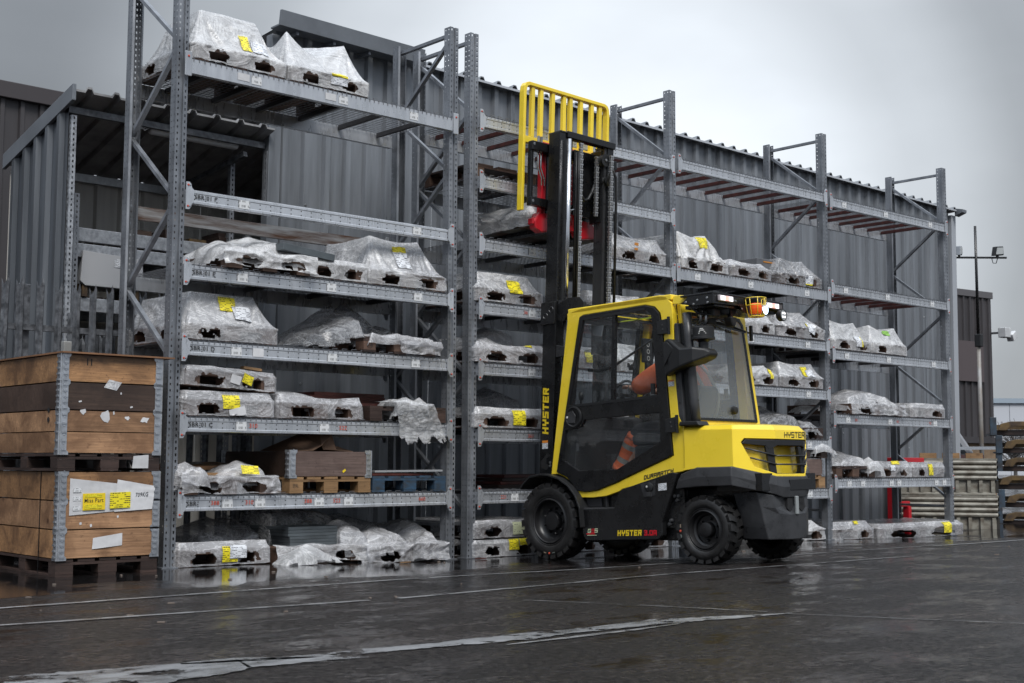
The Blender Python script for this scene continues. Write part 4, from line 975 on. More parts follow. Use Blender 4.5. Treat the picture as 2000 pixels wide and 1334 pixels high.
def drape(parent, x0, x1, y, z1, film, amp=.03, sd=0, hole=.5, name='plastic_skirt'):      # film hanging over the pallet front, torn at the fork openings
    nx, ny = 96, 30; mb = MB(); w_ = x1-x0
    for j in range(ny+1):
        for i in range(nx+1):
            x = x0+w_*i/nx; p = Vector((x, sd*3.1, 0)); zt = z1+.02*mnoise.noise(p*5); zb = .004+.03*max(0, mnoise.noise(p*4+Vector((5, 0, 0)))+.2); f = j/ny; z = zb+(zt-zb)*f
            q = Vector((x, z*1.6, sd*2.3)); n_ = amp*(1-abs(mnoise.noise(q*5))*2)*.8+amp*.5*mnoise.noise(q*13)
            mb.v.append((x+.5*amp*mnoise.noise(q*7), y-.008-abs(n_)-.02*(1-f)+(.06 if f > .95 else 0)*(f-.9)*10, z))
    for j in range(ny):
        for i in range(nx):
            x = x0+w_*(i+.5)/nx; z = z1*(j+.5)/ny; cut = False
            for c_ in (-1, 1):
                if mnoise.noise(Vector((c_*7.7, sd*5.3, 1)))+hole < .1: continue
                u = (x-(x0+x1)/2-c_*w_*.235)/(w_*.13); v = (z-.05)/.045
                if u*u+v*v < .9+.9*mnoise.noise(Vector((x*18, z*18, sd*4.4))): cut = True
            if not cut: a = j*(nx+1)+i; mb.f.append((a, a+1, a+nx+2, a+nx+1)); mb.mi.append(0)
    return mb.build(name, film, parent, smooth=True, recalc=False)
def bumps(base, lst):
    def fn(x, y):
        z = base
        for (bx, by, bh, rx, ry) in lst:
            q = ((x-bx)/rx)**2+((y-by)/ry)**2; z = max(z, base+(bh-base)*max(0, 1-q**.5)**.8)
        return z
    return fn

# ---------------- nearest rack, top shelf
ZT, ZE, ZD, ZC, ZB = 3.917+.127, 2.258+.127, 1.656+.127, 1.054+.127, .435+.127
G1 = 'wrapped loads on the nearest rack'
L = wrapped('big tent of white film on the top shelf with a yellow and white label', .01, .90, ZT, .50, (.18, .17, .24, .2), .0, .022, film=FILMW, group=G1, skew=.0)
sticker(L, .08, .245, .085, .15, YLAB); sticker(L, .22, .235, .16, .12, WLAB, ang=-.08)
L = wrapped('twin-peaked film tent sagging in the middle on the top shelf', .91, 1.76, ZT, .50, (.10, .13, .22, .2), .16, .016, film=FILMW, group=G1)
sticker(L, .08, .10, .17, .11, WLAB); sticker(L, .08, .135, .17, .04, YLAB, off=.014)
# ---------------- level E
t = thing('torn_load', 'torn white heap of plastic with a grey slab poking out on the shelf stencilled E', 'wrapped pallet', (.75, .4, ZE), 0, G1)
pallet_parts(t, .78, .95)
crumple(t, -.46, .50, -.48, .45, bumps(.13, [(.12, .1, .36, .5, .7), (-.2, 0, .27, .3, .5), (.3, -.25, .22, .25, .2)]), FILMW, .045, sd=1)
MB().obox((.36, -.18, .205), (.27, .02, -.02), (-.02, .3, 0), (.003, 0, .03)).build('slab', SHEETG, t, bevel=.004)
drape(t, -.45, .43, -.485, .17, FILMW, .035, 2, .35)
L = wrapped('low thin wrapped pallet with torn fork openings between two taller loads on shelf E', 1.12, 1.77, ZE, .17, (.02, .02, .02, .05), .0, .02, film=FILMW, group=G1, cg=False, d=.95)
L = wrapped('tall film tent with a yellow-topped white label at the right of shelf E', 1.78, 2.67, ZE, .47, (.13, .2, .2, .1), .03, .02, film=FILM, group=G1)
sticker(L, -.02, .265, .15, .17, WLAB); sticker(L, -.02, .36, .15, .05, YLAB, off=.014)
# ---------------- level D
L = wrapped('grey film hood with overlapping yellow and white labels on the shelf stencilled D', .0, .88, ZD, .40, (.12, .16, .16, .05), .0, .012, film=FILM, group=G1, d=1.05, y0=-.05)
sticker(L, .00, .315, .155, .115, YLAB); sticker(L, .115, .24, .16, .115, WLAB, off=.016, ang=-.03)
t = thing('plastic_draped_pallet', 'bare pallet stamped EUR half buried in loose dark clear plastic on shelf D', 'wrapped pallet', (2.12, .42, ZD), 0, G1)
pallet_parts(t, .8, .95, .135, PALD, bm=PALW)
ring = MB(); 
for k in range(20):
    a, b_ = 2*PI*k/20, 2*PI*(k+1)/20; ring.add([(math.cos(a)*.03, math.sin(a)*.026, 0), (math.cos(b_)*.03, math.sin(b_)*.026, 0), (math.cos(b_)*.026, math.sin(b_)*.022, 0), (math.cos(a)*.026, math.sin(a)*.022, 0)], [(0, 1, 2, 3)])
decal(ring, 'stamp_ring', INK, t, (-.335, -.477, .058), (1, 0, 0), (0, 0, 1)); decal(font('EUR', .026), 'lettering', INK, t, (-.36, -.4775, .05), (1, 0, 0), (0, 0, 1))
crumple(t, -1.14, -.34, -.5, .4, bumps(.05, [(-.35, .05, .46, .55, .8), (-.6, -.2, .26, .45, .5)]), FILMD, .045, sd=3)
crumple(t, -.5, .15, -.2, .42, bumps(.15, [(-.2, .1, .47, .3, .5), (.05, .2, .3, .3, .4)]), FILMD, .05, sd=4)
drape(t, -.02, .44, -.485, .13, FILMG, .04, 5, -.9); crumple(t, -.38, .44, -.5, -.2, lambda x, y: .16-.06*max(0, x), FILMG, .03, 70, 30, .05, 4, sd=5)
crumple(t, .05, .4, -.1, .4, bumps(.14, [(.15, .1, .3, .3, .4)]), FILMD, .03, 40, 40, sd=6)
# ---------------- level C
L = wrapped('dirty wrapped pallet with a plain yellow label, under another pallet on shelf C', .0, .85, ZC, .20, (.03, .04, .03, .1), .0, .016, film=FILMG, group=G1)
sticker(L, .0, .115, .155, .11, YLAB); sticker(L, .05, .03, .15, .07, PAPER, off=.02, ang=.25)
L = wrapped('crooked wrapped pallet with split boards, on top of another on shelf C', .0, .87, ZC+.222, .165, (.02, .03, .02, .1), .0, .024, film=FILMG, group=G1, tilt=(0, .045), cg=False)
sticker(L, .13, .085, .10, .075, YLAB, ang=-.3); sticker(L, .02, .075, .09, .07, PAPER, ang=-.2)
for i in range(4): piece('split_board', (.16, .07, .02), RAW, L.t, (.22+i*.05, -.40+i*.07, .19+.003*i), (0, .06, .2*i-.1))
L = wrapped('wrapped pallet with a raised left rear edge in the middle of shelf C', .87, 1.74, ZC, .20, (.02, .02, .03, .05), .02, .02, film=FILMG, group=G1, cg=False)
crumple(L.t, -.43, .3, -.42, .45, bumps(.16, [(-.35, .2, .31, .6, .8)]), FILM, .02, 60, 50, sd=7)
t = thing('plastic_draped_pallet', 'dark soaked pallet with a white plastic rag hanging over shelf C', 'pallet', (2.22, .40, ZC), 0, G1)
pallet_parts(t, .85, .92, .135, PALD)
mb = MB(); nx, ny = 60, 60
for j in range(ny+1):
    for i in range(nx+1):
        u, v = i/nx, j/ny; wid = .36+.16*v; x = -.28+.17*v+u*wid+.03*mnoise.noise(Vector((u*5, v*5, 2))); s_ = v*.56
        if s_ < .2: y, z = -.33-.19*(s_/.2)+.02, .17
        else: y, z = -.525-.03*math.sin(s_*9), .17-(s_-.2)*1.02
        n_ = .028*(rid(Vector((x*1.2, s_, 8.1)), 5)-.4); mb.v.append((x, y-abs(n_)-.01, z+n_*.8+.02*mnoise.noise(Vector((u*7, 1, 3)))*v))
for j in range(ny):
    for i in range(nx):
        if j > ny-9 and mnoise.noise(Vector((i*.21, j*.1, 4)))*9 < j-ny+4: continue
        a = j*(nx+1)+i; mb.f.append((a, a+1, a+nx+2, a+nx+1)); mb.mi.append(0)
mb.build('plastic_rag', FILMW, t, smooth=True, recalc=False)
crumple(t, -.18, .26, -.5, -.15, bumps(.12, [(.05, -.3, .22, .25, .3), (.2, -.35, .24, .1, .15)]), FILMW, .04, 50, 40, sd=8)
t = thing('board_stack', 'stack of dark red boards lying at the back of shelf C', 'boards', (1.9, .62, ZC), 0)
for k in range(4): piece('board', (.95-.06*k, .28, .03), REDW, t, (.02*k, 0, .155+.032*k))
for k in (-1, 1): piece('bearer', (.08, .3, .135), PALD, t, (k*.35, 0, .069))
piece('board', (.8, .2, .03), REDW, t, (.35, -.28, .152))
# ---------------- level B
t = thing('torn_load', 'torn sagging wrapped pallet with a folded yellow label on the lowest shelf', 'wrapped pallet', (.43, .42, ZB), 0, G1)
L = Load(); pallet_parts(t, .82, .95)
piece('loose_board', (.5, .12, .03), RAW, t, (.02, -.3, .16), (0, -.05, .05)); piece('loose_board', (.7, .5, .03), PINE2, t, (.0, .15, .22), (0.05, -.03, .02))
crumple(t, -.46, .46, -.46, .46, bumps(.13, [(.16, -.3, .26, .3, .3), (.1, .25, .24, .6, .5)]), FILM, .03, sd=9)
crumple(t, -.47, -.18, -.53, -.2, bumps(.1, [(-.33, -.36, .25, .2, .25)]), FILMG, .05, 40, 40, .05, 5, sd=10)
drape(t, -.44, .45, -.485, .15, FILMG, .03, 11, .4)
card('shipping_label', YLAB, t, (.1, -.5, .165), (1, 0, -.05), (.1, .5, .8), .16, .085)
def hinge_mesh(h):
    mb = MB()
    for sx in (0, 1):
        pl_ = [(0, 0), (.07, 0), (.07, .02), (.056, .035), (.056, h-.035), (.07, h-.02), (.07, h), (0, h)]
        mb.prism(pl_, -.0045, 0, 'y' if sx == 0 else 'x')
    mb.lathe([(.0, 0), (.007, 0), (.007, h), (0, h)], (0, 0, 0), 'z', 8)
    for k in range(5):
        z = h*(.12+.19*k); mb.box(.016, .05, -.013, -.0045, z-.007, z+.007); mb.lathe([(0, -.008), (.006, -.007), (.006, -.0045)], (.035, 0, z+h*.12), 'y', 8)
        mb.box(-.013, -.0045, .016, .05, z-.007, z+.007)
    return mb.mesh('hinge', STEEL if False else HINGE, recalc=False)
HINGE = mat('hinge_zinc', (.55, .57, .6), .3, .8, var=.25, vscale=20)
_hm = {}
def collar(parent, w_, d, z, h, mats, boards=1):        # one wooden pallet collar: four sides of boards and four corner hinges
    th = .02; bh = h/boards
    for b in range(boards):
        zc = z+bh*(b+.5); m1, m2 = mats[b % len(mats)]
        piece('board', (w_-.01, th, bh-.007), m1, parent, (0, -d/2+th/2, zc)); piece('board', (w_-.01, th, bh-.007), m2, parent, (0, d/2-th/2, zc))
        for s in (-1, 1): piece('board', (th, d-2*th-.003, bh-.007), m2, parent, (s*(w_/2-th/2-.002), 0, zc))
    k = round(h, 2)
    if k not in _hm: _hm[k] = hinge_mesh(h+.02)
    for i, (sx, sy, rz) in enumerate([(-1, -1, 0), (1, -1, PI/2), (1, 1, PI), (-1, 1, -PI/2)]):
        o = link('hinge', _hm[k], parent, (sx*w_/2-sx*.0, sy*d/2-(.001 if sy < 0 else -.001), z-.012)); o.rotation_euler = (0, 0, rz)
t = thing('collared_pallet', 'yellowish pallet with one weathered wooden collar and torn cardboard on top, lowest shelf', 'crate', (1.40, .49, ZB), 0)
pallet_parts(t, .82, 1.1, .135, RAW); collar(t, .83, 1.1, .137, .215, [(GREYW, DARKW)])
piece('board', (.6, .5, .01), CARD, t, (0, 0, .2))
decal(font('EPAL', .04), 'lettering', INK, t, (-.38, -.5515, .05), (.6, 0, 0), (0, 0, 1)); MB().obox((.13, -.5525, .185), (.014, 0, .01), (0, .001, 0), (-.005, 0, .008)).build('tape_scrap', YELD, t)
mb = MB(); cp = [(-.3, -.42, .352), (-.12, -.45, .36), (.0, -.42, .365), (.12, -.45, .362), (.3, -.44, .352), (-.22, -.2, .40), (-.05, -.1, .5), (.06, -.12, .49), (.2, -.2, .42), (.3, .1, .36), (-.3, .1, .36), (-.04, -.46, .40), (.05, -.47, .5), (-.02, -.40, .50)]
mb.add(cp, [(0, 1, 5), (1, 11, 5), (11, 13, 6, 5), (11, 12, 13), (12, 7, 6, 13), (2, 12, 11), (2, 3, 12), (3, 8, 7, 12), (3, 4, 8), (8, 4, 9), (5, 6, 10), (6, 7, 9, 10), (7, 8, 9), (0, 5, 10)])
o = mb.build('cardboard', CARD, t, recalc=False); s_ = o.modifiers.new('thickness', 'SOLIDIFY'); s_.thickness = .006
t = thing('blue_pallet', 'blue painted pallet with loose grey and red boards on the lowest shelf, right', 'pallet', (2.25, .44, ZB), 0)
pallet_parts(t, .82, .98, .14, BLUEW)
piece('loose_board', (.7, .5, .018), REDW, t, (-.05, -.2, .152), (0, .0, .03)); piece('loose_board', (.72, .12, .016), mat('grey_plank', (.3, .31, .32), .5), t, (.02, -.4, .182), (0, -.01, -.08)); piece('loose_board', (.6, .3, .018), BLUEW, t, (-.02, .2, .175), (0, 0, .05))
# ---------------- on the ground under the nearest rack
zg = lambda x, y=0: gz(x, y)
L = wrapped('wrapped pallet on the wet ground with a yellow label half under a white one', -.01, .86, zg(.4), .19, (.03, .03, .03, .08), .0, .02, film=FILMG, group=G1, cg=False, y0=-.03)
sticker(L, .03, .085, .14, .12, YLAB); sticker(L, .1, .10, .15, .1, WLAB, off=.018)
crumple(L.t, -.15, .5, -.3, .5, bumps(.15, [(.15, .1, .36, .5, .5), (.4, .2, .36, .3, .6)]), FILMD, .02, 60, 50, sd=12)
t = thing('torn_load', 'ground pallet carrying a stack of grey boards among billowing clear film', 'wrapped pallet', (1.33, .44, zg(1.3)), 0, G1)
pallet_parts(t, .86, .96, .14, PALW)
for k in range(6): piece('grey_board', (.5, .6, .024), SHEETG, t, (.0-.003*k, -.08+.004*k, .155+.0265*k), (0, 0, .01*(k % 3)))
drape(t, -.46, .46, -.49, .155, FILM, .025, 13, .5)
crumple(t, -.52, .05, -.75, -.5, bumps(.02, [(-.25, -.62, .17, .3, .2)]), FILMW, .04, 50, 30, sd=14)
crumple(t, -.3, .44, -.1, .5, bumps(.3, [(.0, .2, .46, .6, .5)]), FILMD, .04, 60, 50, sd=15)
crumple(t, .2, .5, -.5, .2, bumps(.15, [(.35, -.2, .33, .25, .5)]), FILM, .04, 40, 40, sd=16)
t = thing('torn_load', 'crushed grubby heap of film and pallet on the ground by the second upright', 'wrapped pallet', (2.22, .42, zg(2.2)), 0, G1)
pallet_parts(t, .82, .95, .14, PALD)
crumple(t, -.5, .47, -.52, .46, bumps(.14, [(-.2, -.2, .31, .35, .4), (.35, .1, .36, .3, .6), (0, .3, .35, .6, .4)]), FILMG, .05, sd=17)
drape(t, -.46, .45, -.485, .17, FILMG, .045, 18, .4)
crumple(t, -.75, .3, .0, .5, bumps(.2, [(-.3, .2, .40, .7, .5)]), FILMD, .03, 60, 40, sd=19)

# ---------------- second rack, first bay
G2 = 'wrapped loads on the long rack'
z2 = [v+.127 for v in LB[0]]
t = thing('bare_pallet', 'old dark pallets lying bare high on the long rack left of the mast', 'pallet', (3.85, .5, z2[5]-.0), 0, G2)
pallet_parts(t, 1.5, .8, .15, PALD, bm=PALW)
L = wrapped('wrapped load with a plain yellow label, fourth level behind the mast', 3.02, 3.90, z2[3], .29, (.06, .14, .08, .1), .0, .016, group=G2, y0=-.05)
sticker(L, .05, .165, .165, .125, YLAB)
L = wrapped('slumped wrapped load with a sliver of yellow label, fifth level left of the mast', 3.02, 3.95, z2[2], .20, (.03, .03, .05, .1), .02, .03, group=G2, cg=False, film=FILMG)
crumple(L.t, -.44, .2, -.40, .4, bumps(.17, [(-.25, 0, .28, .4, .6)]), FILM, .03, 60, 50, sd=20); crumple(L.t, -.05, .5, .0, .5, bumps(.2, [(.25, .2, .42, .5, .5)]), FILM, .02, 50, 40, sd=21)
sticker(L, .2, .19, .12, .03, YLAB, ang=-.2)
L = wrapped('squat wrapped load with a square yellow label beside the forklift cab, sixth level', 3.02, 3.95, z2[1], .20, (.03, .03, .03, .1), .01, .02, group=G2, cg=False, film=FILM)
sticker(L, .07, .10, .165, .14, YLAB)
crumple(L.t, -.1, .6, .0, .5, bumps(.2, [(.25, .2, .42, .5, .5)]), FILMD, .03, 50, 40, sd=22)
t = thing('board_stack', 'dark stack of boards deep on the bottom shelf behind the mast', 'boards', (4.1, .6, z2[0]), 0)
for k in range(4): piece('board', (.8, .4, .03), REDW if k % 2 else PALD, t, (.015*k, 0, .02+.034*k), (0, 0, .02*k))
L = wrapped('lower wrapped pallet of the ground stack beside the front tyre', 3.03, 3.88, zg(3.4), .165, (.02, .02, .02, .05), .0, .018, group=G2, cg=False, film=FILM, y0=-.03, pal=PALD)
sticker(L, .06, .11, .12, .1, YLAB); sticker(L, .25, .13, .25, .06, YLAB, off=.014)
L = wrapped('upper wrapped pallet with a pale green label, ground stack beside the front tyre', 3.03, 3.90, zg(3.4)+.178, .17, (.02, .02, .02, .05), .0, .018, group=G2, cg=False, film=FILMG, y0=-.03, pal=PALD)
sticker(L, .12, .085, .16, .12, print_mat('pale_green_label_print', (.52, .55, .36), (.1, .1, .1), 7, .45))
L = wrapped('wrapped grey carton seen to the right of the mast on the third level', 4.95, 5.80, z2[4], .30, (.03, .06, .1, .1), .03, .014, group=G2, y0=.0, cargo_m=CARGO)
MB().box(-.14, -.08, -.53, -.525, .17, .2).build('orange_mark', mat('orange_print', (.5, .2, .03), .6), L.t); MB().box(-.14, -.09, -.53, -.525, .12, .145).build('orange_mark', bpy.data.materials['orange_print'], L.t)
for lb, xa, xb, j, hh in [('low wrapped pallet seen through the cab window on the sixth level', 4.0, 4.85, 1, .2), ('wrapped pallet behind the cab on the fifth level', 4.05, 4.9, 2, .25), ('rumpled wrapped pallet behind the cab beside the third upright, fifth level', 4.95, 5.8, 2, .3), ('wrapped pallet seen just over the cab roof, fourth level', 4.5, 5.4, 3, .24),
                         ('wrapped pallet behind the cab beside the third upright, sixth level', 4.9, 5.75, 1, .3), ('wrapped pallet on the bottom shelf behind the cab door', 4.75, 5.6, 0, .22)]:
    L = wrapped(lb, xa, xb, z2[j], hh, (.05, .05, .06, .1), .02, .022, group=G2, cg=hh > .24, film=random.choice([FILM, FILMG]))
    sticker(L, random.uniform(-.1, .15), .12, .14, .11, random.choice([YLAB, WLAB]))
for xa, xb, lb in [(3.98, 4.8, 'wrapped pallet on the ground glimpsed under the forklift'), (5.0, 5.8, 'wrapped pallet on the ground glimpsed behind the rear wheels')]:
    wrapped(lb, xa, xb, zg(xa+.4), .18, (.02, .02, .02, .05), .0, .02, group=G2, cg=False, film=FILMG, y0=0)
# ---------------- second rack, middle bay
z3 = [v+.127 for v in LB[1]]
L = wrapped('tall white shaggy bundle with a yellow label beside the third upright', 5.95, 6.78, z3[4], .43, (.06, .28, .1, .1), .04, .045, film=FILMW, group=G2)
sticker(L, .03, .33, .17, .13, YLAB)
L = wrapped('grey carton under clear film slumping right, upper level beside the fourth upright', 7.75, 8.62, z3[4], .33, (.12, .28, .1, .1), .02, .03, film=FILMD, group=G2)
sticker(L, .14, .09, .13, .1, WLAB); sticker(L, .14, .04, .12, .03, YLAB)
t = L.t; MB().box(-.62, -.05, -.3, .3, .02, .31).build('carton', CARGO, t, bevel=.01); MB().box(-.5, -.28, -.306, -.302, .265, .28).build('orange_mark', bpy.data.materials['orange_print'], t)
L = wrapped('low film sheeted load left of the grey carton on the upper level', 6.86, 7.6, z3[4], .22, (.1, .05, .12, .1), .02, .02, group=G2, d=.9)
L = wrapped('slumped wrapped box with a pale label, just right of the forklift beacon', 7.7, 8.66, z3[3], .33, (.1, .36, .12, .1), .02, .03, film=FILM, group=G2)
sticker(L, .18, .13, .14, .13, WLAB, ang=-.3); sticker(L, .13, .17, .04, .04, YLAB)
L = wrapped('wrapped load behind the forklift light bar on the same level', 6.9, 7.65, z3[3], .3, (.05, .1, .1, .1), .02, .02, group=G2)
L = wrapped('wrapped hood with yellow and white labels right of the rear window', 7.75, 8.63, z3[2], .31, (.06, .14, .1, .1), .02, .018, film=FILM, group=G2)
sticker(L, .08, .2, .12, .12, YLAB); sticker(L, .16, .18, .14, .08, WLAB, off=.015)
L = wrapped('low torn wrapped load seen through the edge of the rear window', 6.9, 7.7, z3[2], .24, (.05, .2, .06, .1), .02, .035, film=FILMW, group=G2, cg=False)
sticker(L, .24, .14, .05, .12, YLAB)
t = thing('plastic_draped_pallet', 'crumpled clear film over dark timber just above the yellow hood', 'wrapped pallet', (8.05, .42, z3[1]), 0, G2)
pallet_parts(t, 1.1, .9, .14, PALD); crumple(t, -.6, .5, -.5, .4, bumps(.12, [(-.2, -.1, .4, .5, .6), (.2, -.3, .22, .4, .3)]), FILMD, .04, sd=23)
t = thing('timber_crates', 'brown timber pallets stacked behind the right end of the hood', 'pallet', (8.2, .42, z3[0]), 0, G2)
pallet_parts(t, .85, .9, .15, RAW); collar(t, .84, .9, .152, .2, [(GREYW, DARKW)])
t = thing('bare_pallet', 'brown pallet with a white film flap beside the fourth upright, above the crate', 'pallet', (8.25, .42, z3[0]+.42), 0, G2)
L = wrapped('white wrapped bundle on the ground by the rear of the forklift', 7.8, 8.65, zg(8.2), .24, (.06, .2, .06, .1), .02, .03, film=FILMW, group=G2, cg=False, y0=-.02)
t.location = (8.25, .42, z3[0]+.36); pallet_parts(t, .86, .9, .15, PALD); crumple(t, .1, .6, -.52, -.2, bumps(.05, [(.3, -.4, .2, .3, .3)]), FILMW, .03, 40, 30, sd=24)
# ---------------- second rack, far bay
z4 = [v+.127 for v in LB[2]]
L = wrapped('left of two white film tents on the far bay, with a white label', 8.82, 9.66, z4[2], .37, (.05, .24, .1, .1), .03, .014, film=FILMW, group=G2)
sticker(L, .12, .12, .13, .13, WLAB); sticker(L, .2, .12, .03, .13, YLAB)
L = wrapped('right of two white film tents on the far bay, with a green label', 9.68, 10.52, z4[2], .37, (.08, .15, .1, .1), .06, .014, film=FILMW, group=G2)
sticker(L, .02, .29, .16, .06, GLAB, ang=-.15)
t = thing('wrapped_pallet', 'long grey rumpled film over a load on the second shelf of the far bay', 'wrapped pallet', (9.75, .42, z4[1]), 0, G2)
pallet_parts(t, 1.2, .95, .135, PALW); drape(t, -.62, .64, -.48, .15, FILM, .03, 31, .2); crumple(t, -.66, .72, -.5, .46, bumps(.14, [(-.05, -.1, .34, .7, .8), (-.3, -.2, .33, .4, .5)]), FILM, .022, sd=25)
wrapped('small flat wrapped pallet at the right of the far second shelf', 10.58, 11.45, z4[1], .19, (.02, .03, .02, .05), .0, .016, film=FILM, group=G2, cg=False)
t = thing('bare_pallet', 'soaked bare pallet under loose film, left of the far bottom shelf', 'pallet', (9.25, .42, z4[0]), 0, G2)
pallet_parts(t, .85, .95, .15, PALD, bm=PALW); crumple(t, -.5, .46, -.45, .4, bumps(.16, [(.1, .0, .36, .4, .6), (-.3, 0, .28, .3, .5)]), FILM, .03, sd=26); crumple(t, .25, .55, -.54, -.2, bumps(.03, [(.4, -.4, .26, .25, .3)]), FILMW, .03, 40, 30, sd=27)
L = wrapped('wrapped pallet with a lime label in the middle of the far bottom shelf', 9.72, 10.55, z4[0], .21, (.04, .04, .04, .1), .0, .025, film=FILM, group=G2, cg=False)
sticker(L, .05, .19, .18, .05, YLAB); sticker(L, -.05, .12, .1, .07, WLAB)
L = wrapped('wrapped pallet with an upright yellow label, right of the far bottom shelf', 10.57, 11.40, z4[0], .2, (.02, .02, .02, .05), .0, .014, film=FILM, group=G2, cg=False)
sticker(L, .02, .1, .12, .15, YLAB)
L = wrapped('rumpled wrapped load on the ground under the left of the far bay', 8.8, 9.68, zg(9.2), .22, (.05, .05, .08, .1), .0, .025, film=FILM, group=G2, cg=False, y0=-.03)
sticker(L, .1, .2, .1, .04, YLAB)
L = wrapped('long low wrapped load on the ground at the far rack end', 9.8, 11.9, zg(11), .2, (.06, .06, .06, .1), .0, .014, film=FILM, group=G2, cg=False, y0=-.03, ph=.15)
sticker(L, .6, .11, .2, .14, YLAB)

# ---------------- stacked collar crates at the left
def crate(label, x, y, z, w_, d, spec, pm, rz=0):
    t = thing('timber_crate', label, 'crate', (x, y, z), rz); pallet_parts(t, w_-.0, d-.02, .125, pm); zz = .128
    for h_, mats_, nb in spec: collar(t, w_, d, zz, h_, mats_, nb); zz += h_+.002
    return t, zz
cx, cy = -.665, .36
t1, zt = crate('lower wooden collar crate with a Miss Part label sheet at far left', cx, cy, 0, .78, 1.22, [(.205, [(PINE3, PINE2)], 1), (.205, [(PINE3, PINE3)], 1), (.205, [(PINE2, PINE2)], 1)], PALD)
t2, zt2 = crate('upper wooden collar crate with a dark second board at far left', cx-.01, cy, zt+.003, .79, 1.22, [(.31, [(PINE3, PINE3), (PINE3, PINE3)], 2), (.2, [(DARKW, DARKW)], 1), (.2, [(PINE2, PINE2)], 1)], PALD, .004)
MB().obox((.03, -.02, zt2+.006), (.44, 0, -.0), (0, .64, 0), (0, 0, .006)).build('lid', mat('plywood_lid', (.24, .12, .06), .5, var=.35, vscale=4), t2)
for (a, b_, w_, h_, r_) in [(-.22, .43, .07, .05, .5), (-.06, .40, .11, .10, .1), (.12, .39, .05, .03, .6), (.26, .38, .08, .055, .02)]:
    mb = MB(); rn = random.Random(int(a*100+50)); pts = []
    for k in range(12):
        an = 2*PI*k/12; rr = rn.uniform(.5, 1.1); pts.append((a+math.cos(an)*w_/2*rr, b_+math.sin(an)*h_/2*rr))
    mb.prism(pts, -.6125, -.6115, 'y'); mb.build('torn_label', PAPER, t2)
rn = random.Random(9)
for k in range(4):
    a, b_ = rn.uniform(-.25, .32), rn.uniform(.2, .8); MB().obox((a, -.6122, b_), (rn.uniform(.004, .012), 0, .003), (0, .0005, 0), (-.002, 0, rn.uniform(.004, .012))).build('torn_label', PAPER, t2)
MB().obox((.0, -.6122, .63), (.05, 0, -.01), (0, .0005, 0), (.02, 0, .03)).build('tape_scrap', FILM, t2)
for k in (0, 1): MB().obox((-.2+.03*k, -.6122, .79), (.004, 0, 0), (0, .0005, 0), (0, 0, .025)).build('ink_mark', INK, t2)
for k in (0, 1): MB().lathe([(0, -.001), (.02, 0)], (-.3975, -.42, .37+.07*k), 'x', 14).build('ink_spot', INK, t2)
# the torn label sheets on the lower crate
def sheet(parent, pts, m, y, name='label_sheet', n=14):
    mb = MB(); A, B, C_, D_ = map(Vector, pts)
    for j in range(n+1):
        for i in range(n+1):
            u, v = i/n, j/n; p = A.lerp(B, u).lerp(D_.lerp(C_, u), v); mb.v.append((p.x, y-.004-.006*abs(mnoise.noise(Vector((u*3, v*3, p.x*3)))), p.y))
    mb.f = [(j*(n+1)+i, j*(n+1)+i+1, (j+1)*(n+1)+i+1, (j+1)*(n+1)+i) for j in range(n) for i in range(n)]; mb.mi = [0]*len(mb.f)
    me = mb.mesh(name, m, recalc=False); uv = me.uv_layers.new(name='UVMap'); k = 0
    for j in range(n):
        for i in range(n):
            for (a, b) in ((0, 0), (1, 0), (1, 1), (0, 1)): uv.data[k].uv = ((i+a)/n, (j+b)/n); k += 1
    me.polygons.foreach_set('use_smooth', [True]*len(me.polygons)); return link(name, me, parent)
sheet(t1, [(-.31, .435), (.05, .46), (.06, .66), (-.31, .70)], PAPER, -.611); sheet(t1, [(.03, .455), (.33, .47), (.35, .64), (.05, .69)], PAPER, -.614)
for (a, b_, w_, h_) in [(-.285, .6, .06, .03), (-.285, .54, .06, .025), (-.285, .47, .06, .03)]: card('barcode_label', BARC, t1, (a, -.6195, b_), (1, 0, 0), (0, 0, 1), w_, h_)
card('miss_part_label', YELD, t1, (-.215, -.6245, .47), (1, 0, .02), (0, 0, 1), .17, .12)
decal(font('Miss Part', .042), 'lettering', INK, t1, (-.205, -.627, .525), (.86, 0, .02), (0, 0, 1)); card('print_line', YLAB, t1, (-.2, -.627, .48), (1, 0, .02), (0, 0, 1), .13, .03); card('print_line', YLAB, t1, (-.2, -.627, .562), (1, 0, .02), (0, 0, 1), .13, .022)
card('shipping_label', YLAB, t1, (-.01, -.6275, .48), (1, 0, .03), (0, 0, 1), .16, .115)
decal(font('709KG', .045), 'lettering', INKBLUE, t1, (.19, -.6235, .56), (.75, 0, .04), (.06, 0, 1))
sheet(t1, [(-.13, .19), (.1, .21), (.1, .3), (-.125, .27)], PAPER, -.611, n=4)
for k in range(3):
    a, b_ = rn.uniform(-.28, .3), rn.uniform(.35, .44); MB().obox((a, -.6122, b_), (rn.uniform(.004, .01), 0, .003), (0, .0005, 0), (-.002, 0, rn.uniform(.004, .01))).build('torn_label', PAPER, t1)
MB().box(-.3925, -.3895, -.30, -.29, .0, .75).build('strap', BLACKP, t1)
sheet(t2, [(.17, .02), (.3, .02), (.3, .12), (.18, .11)], PAPER, -.607, n=4)

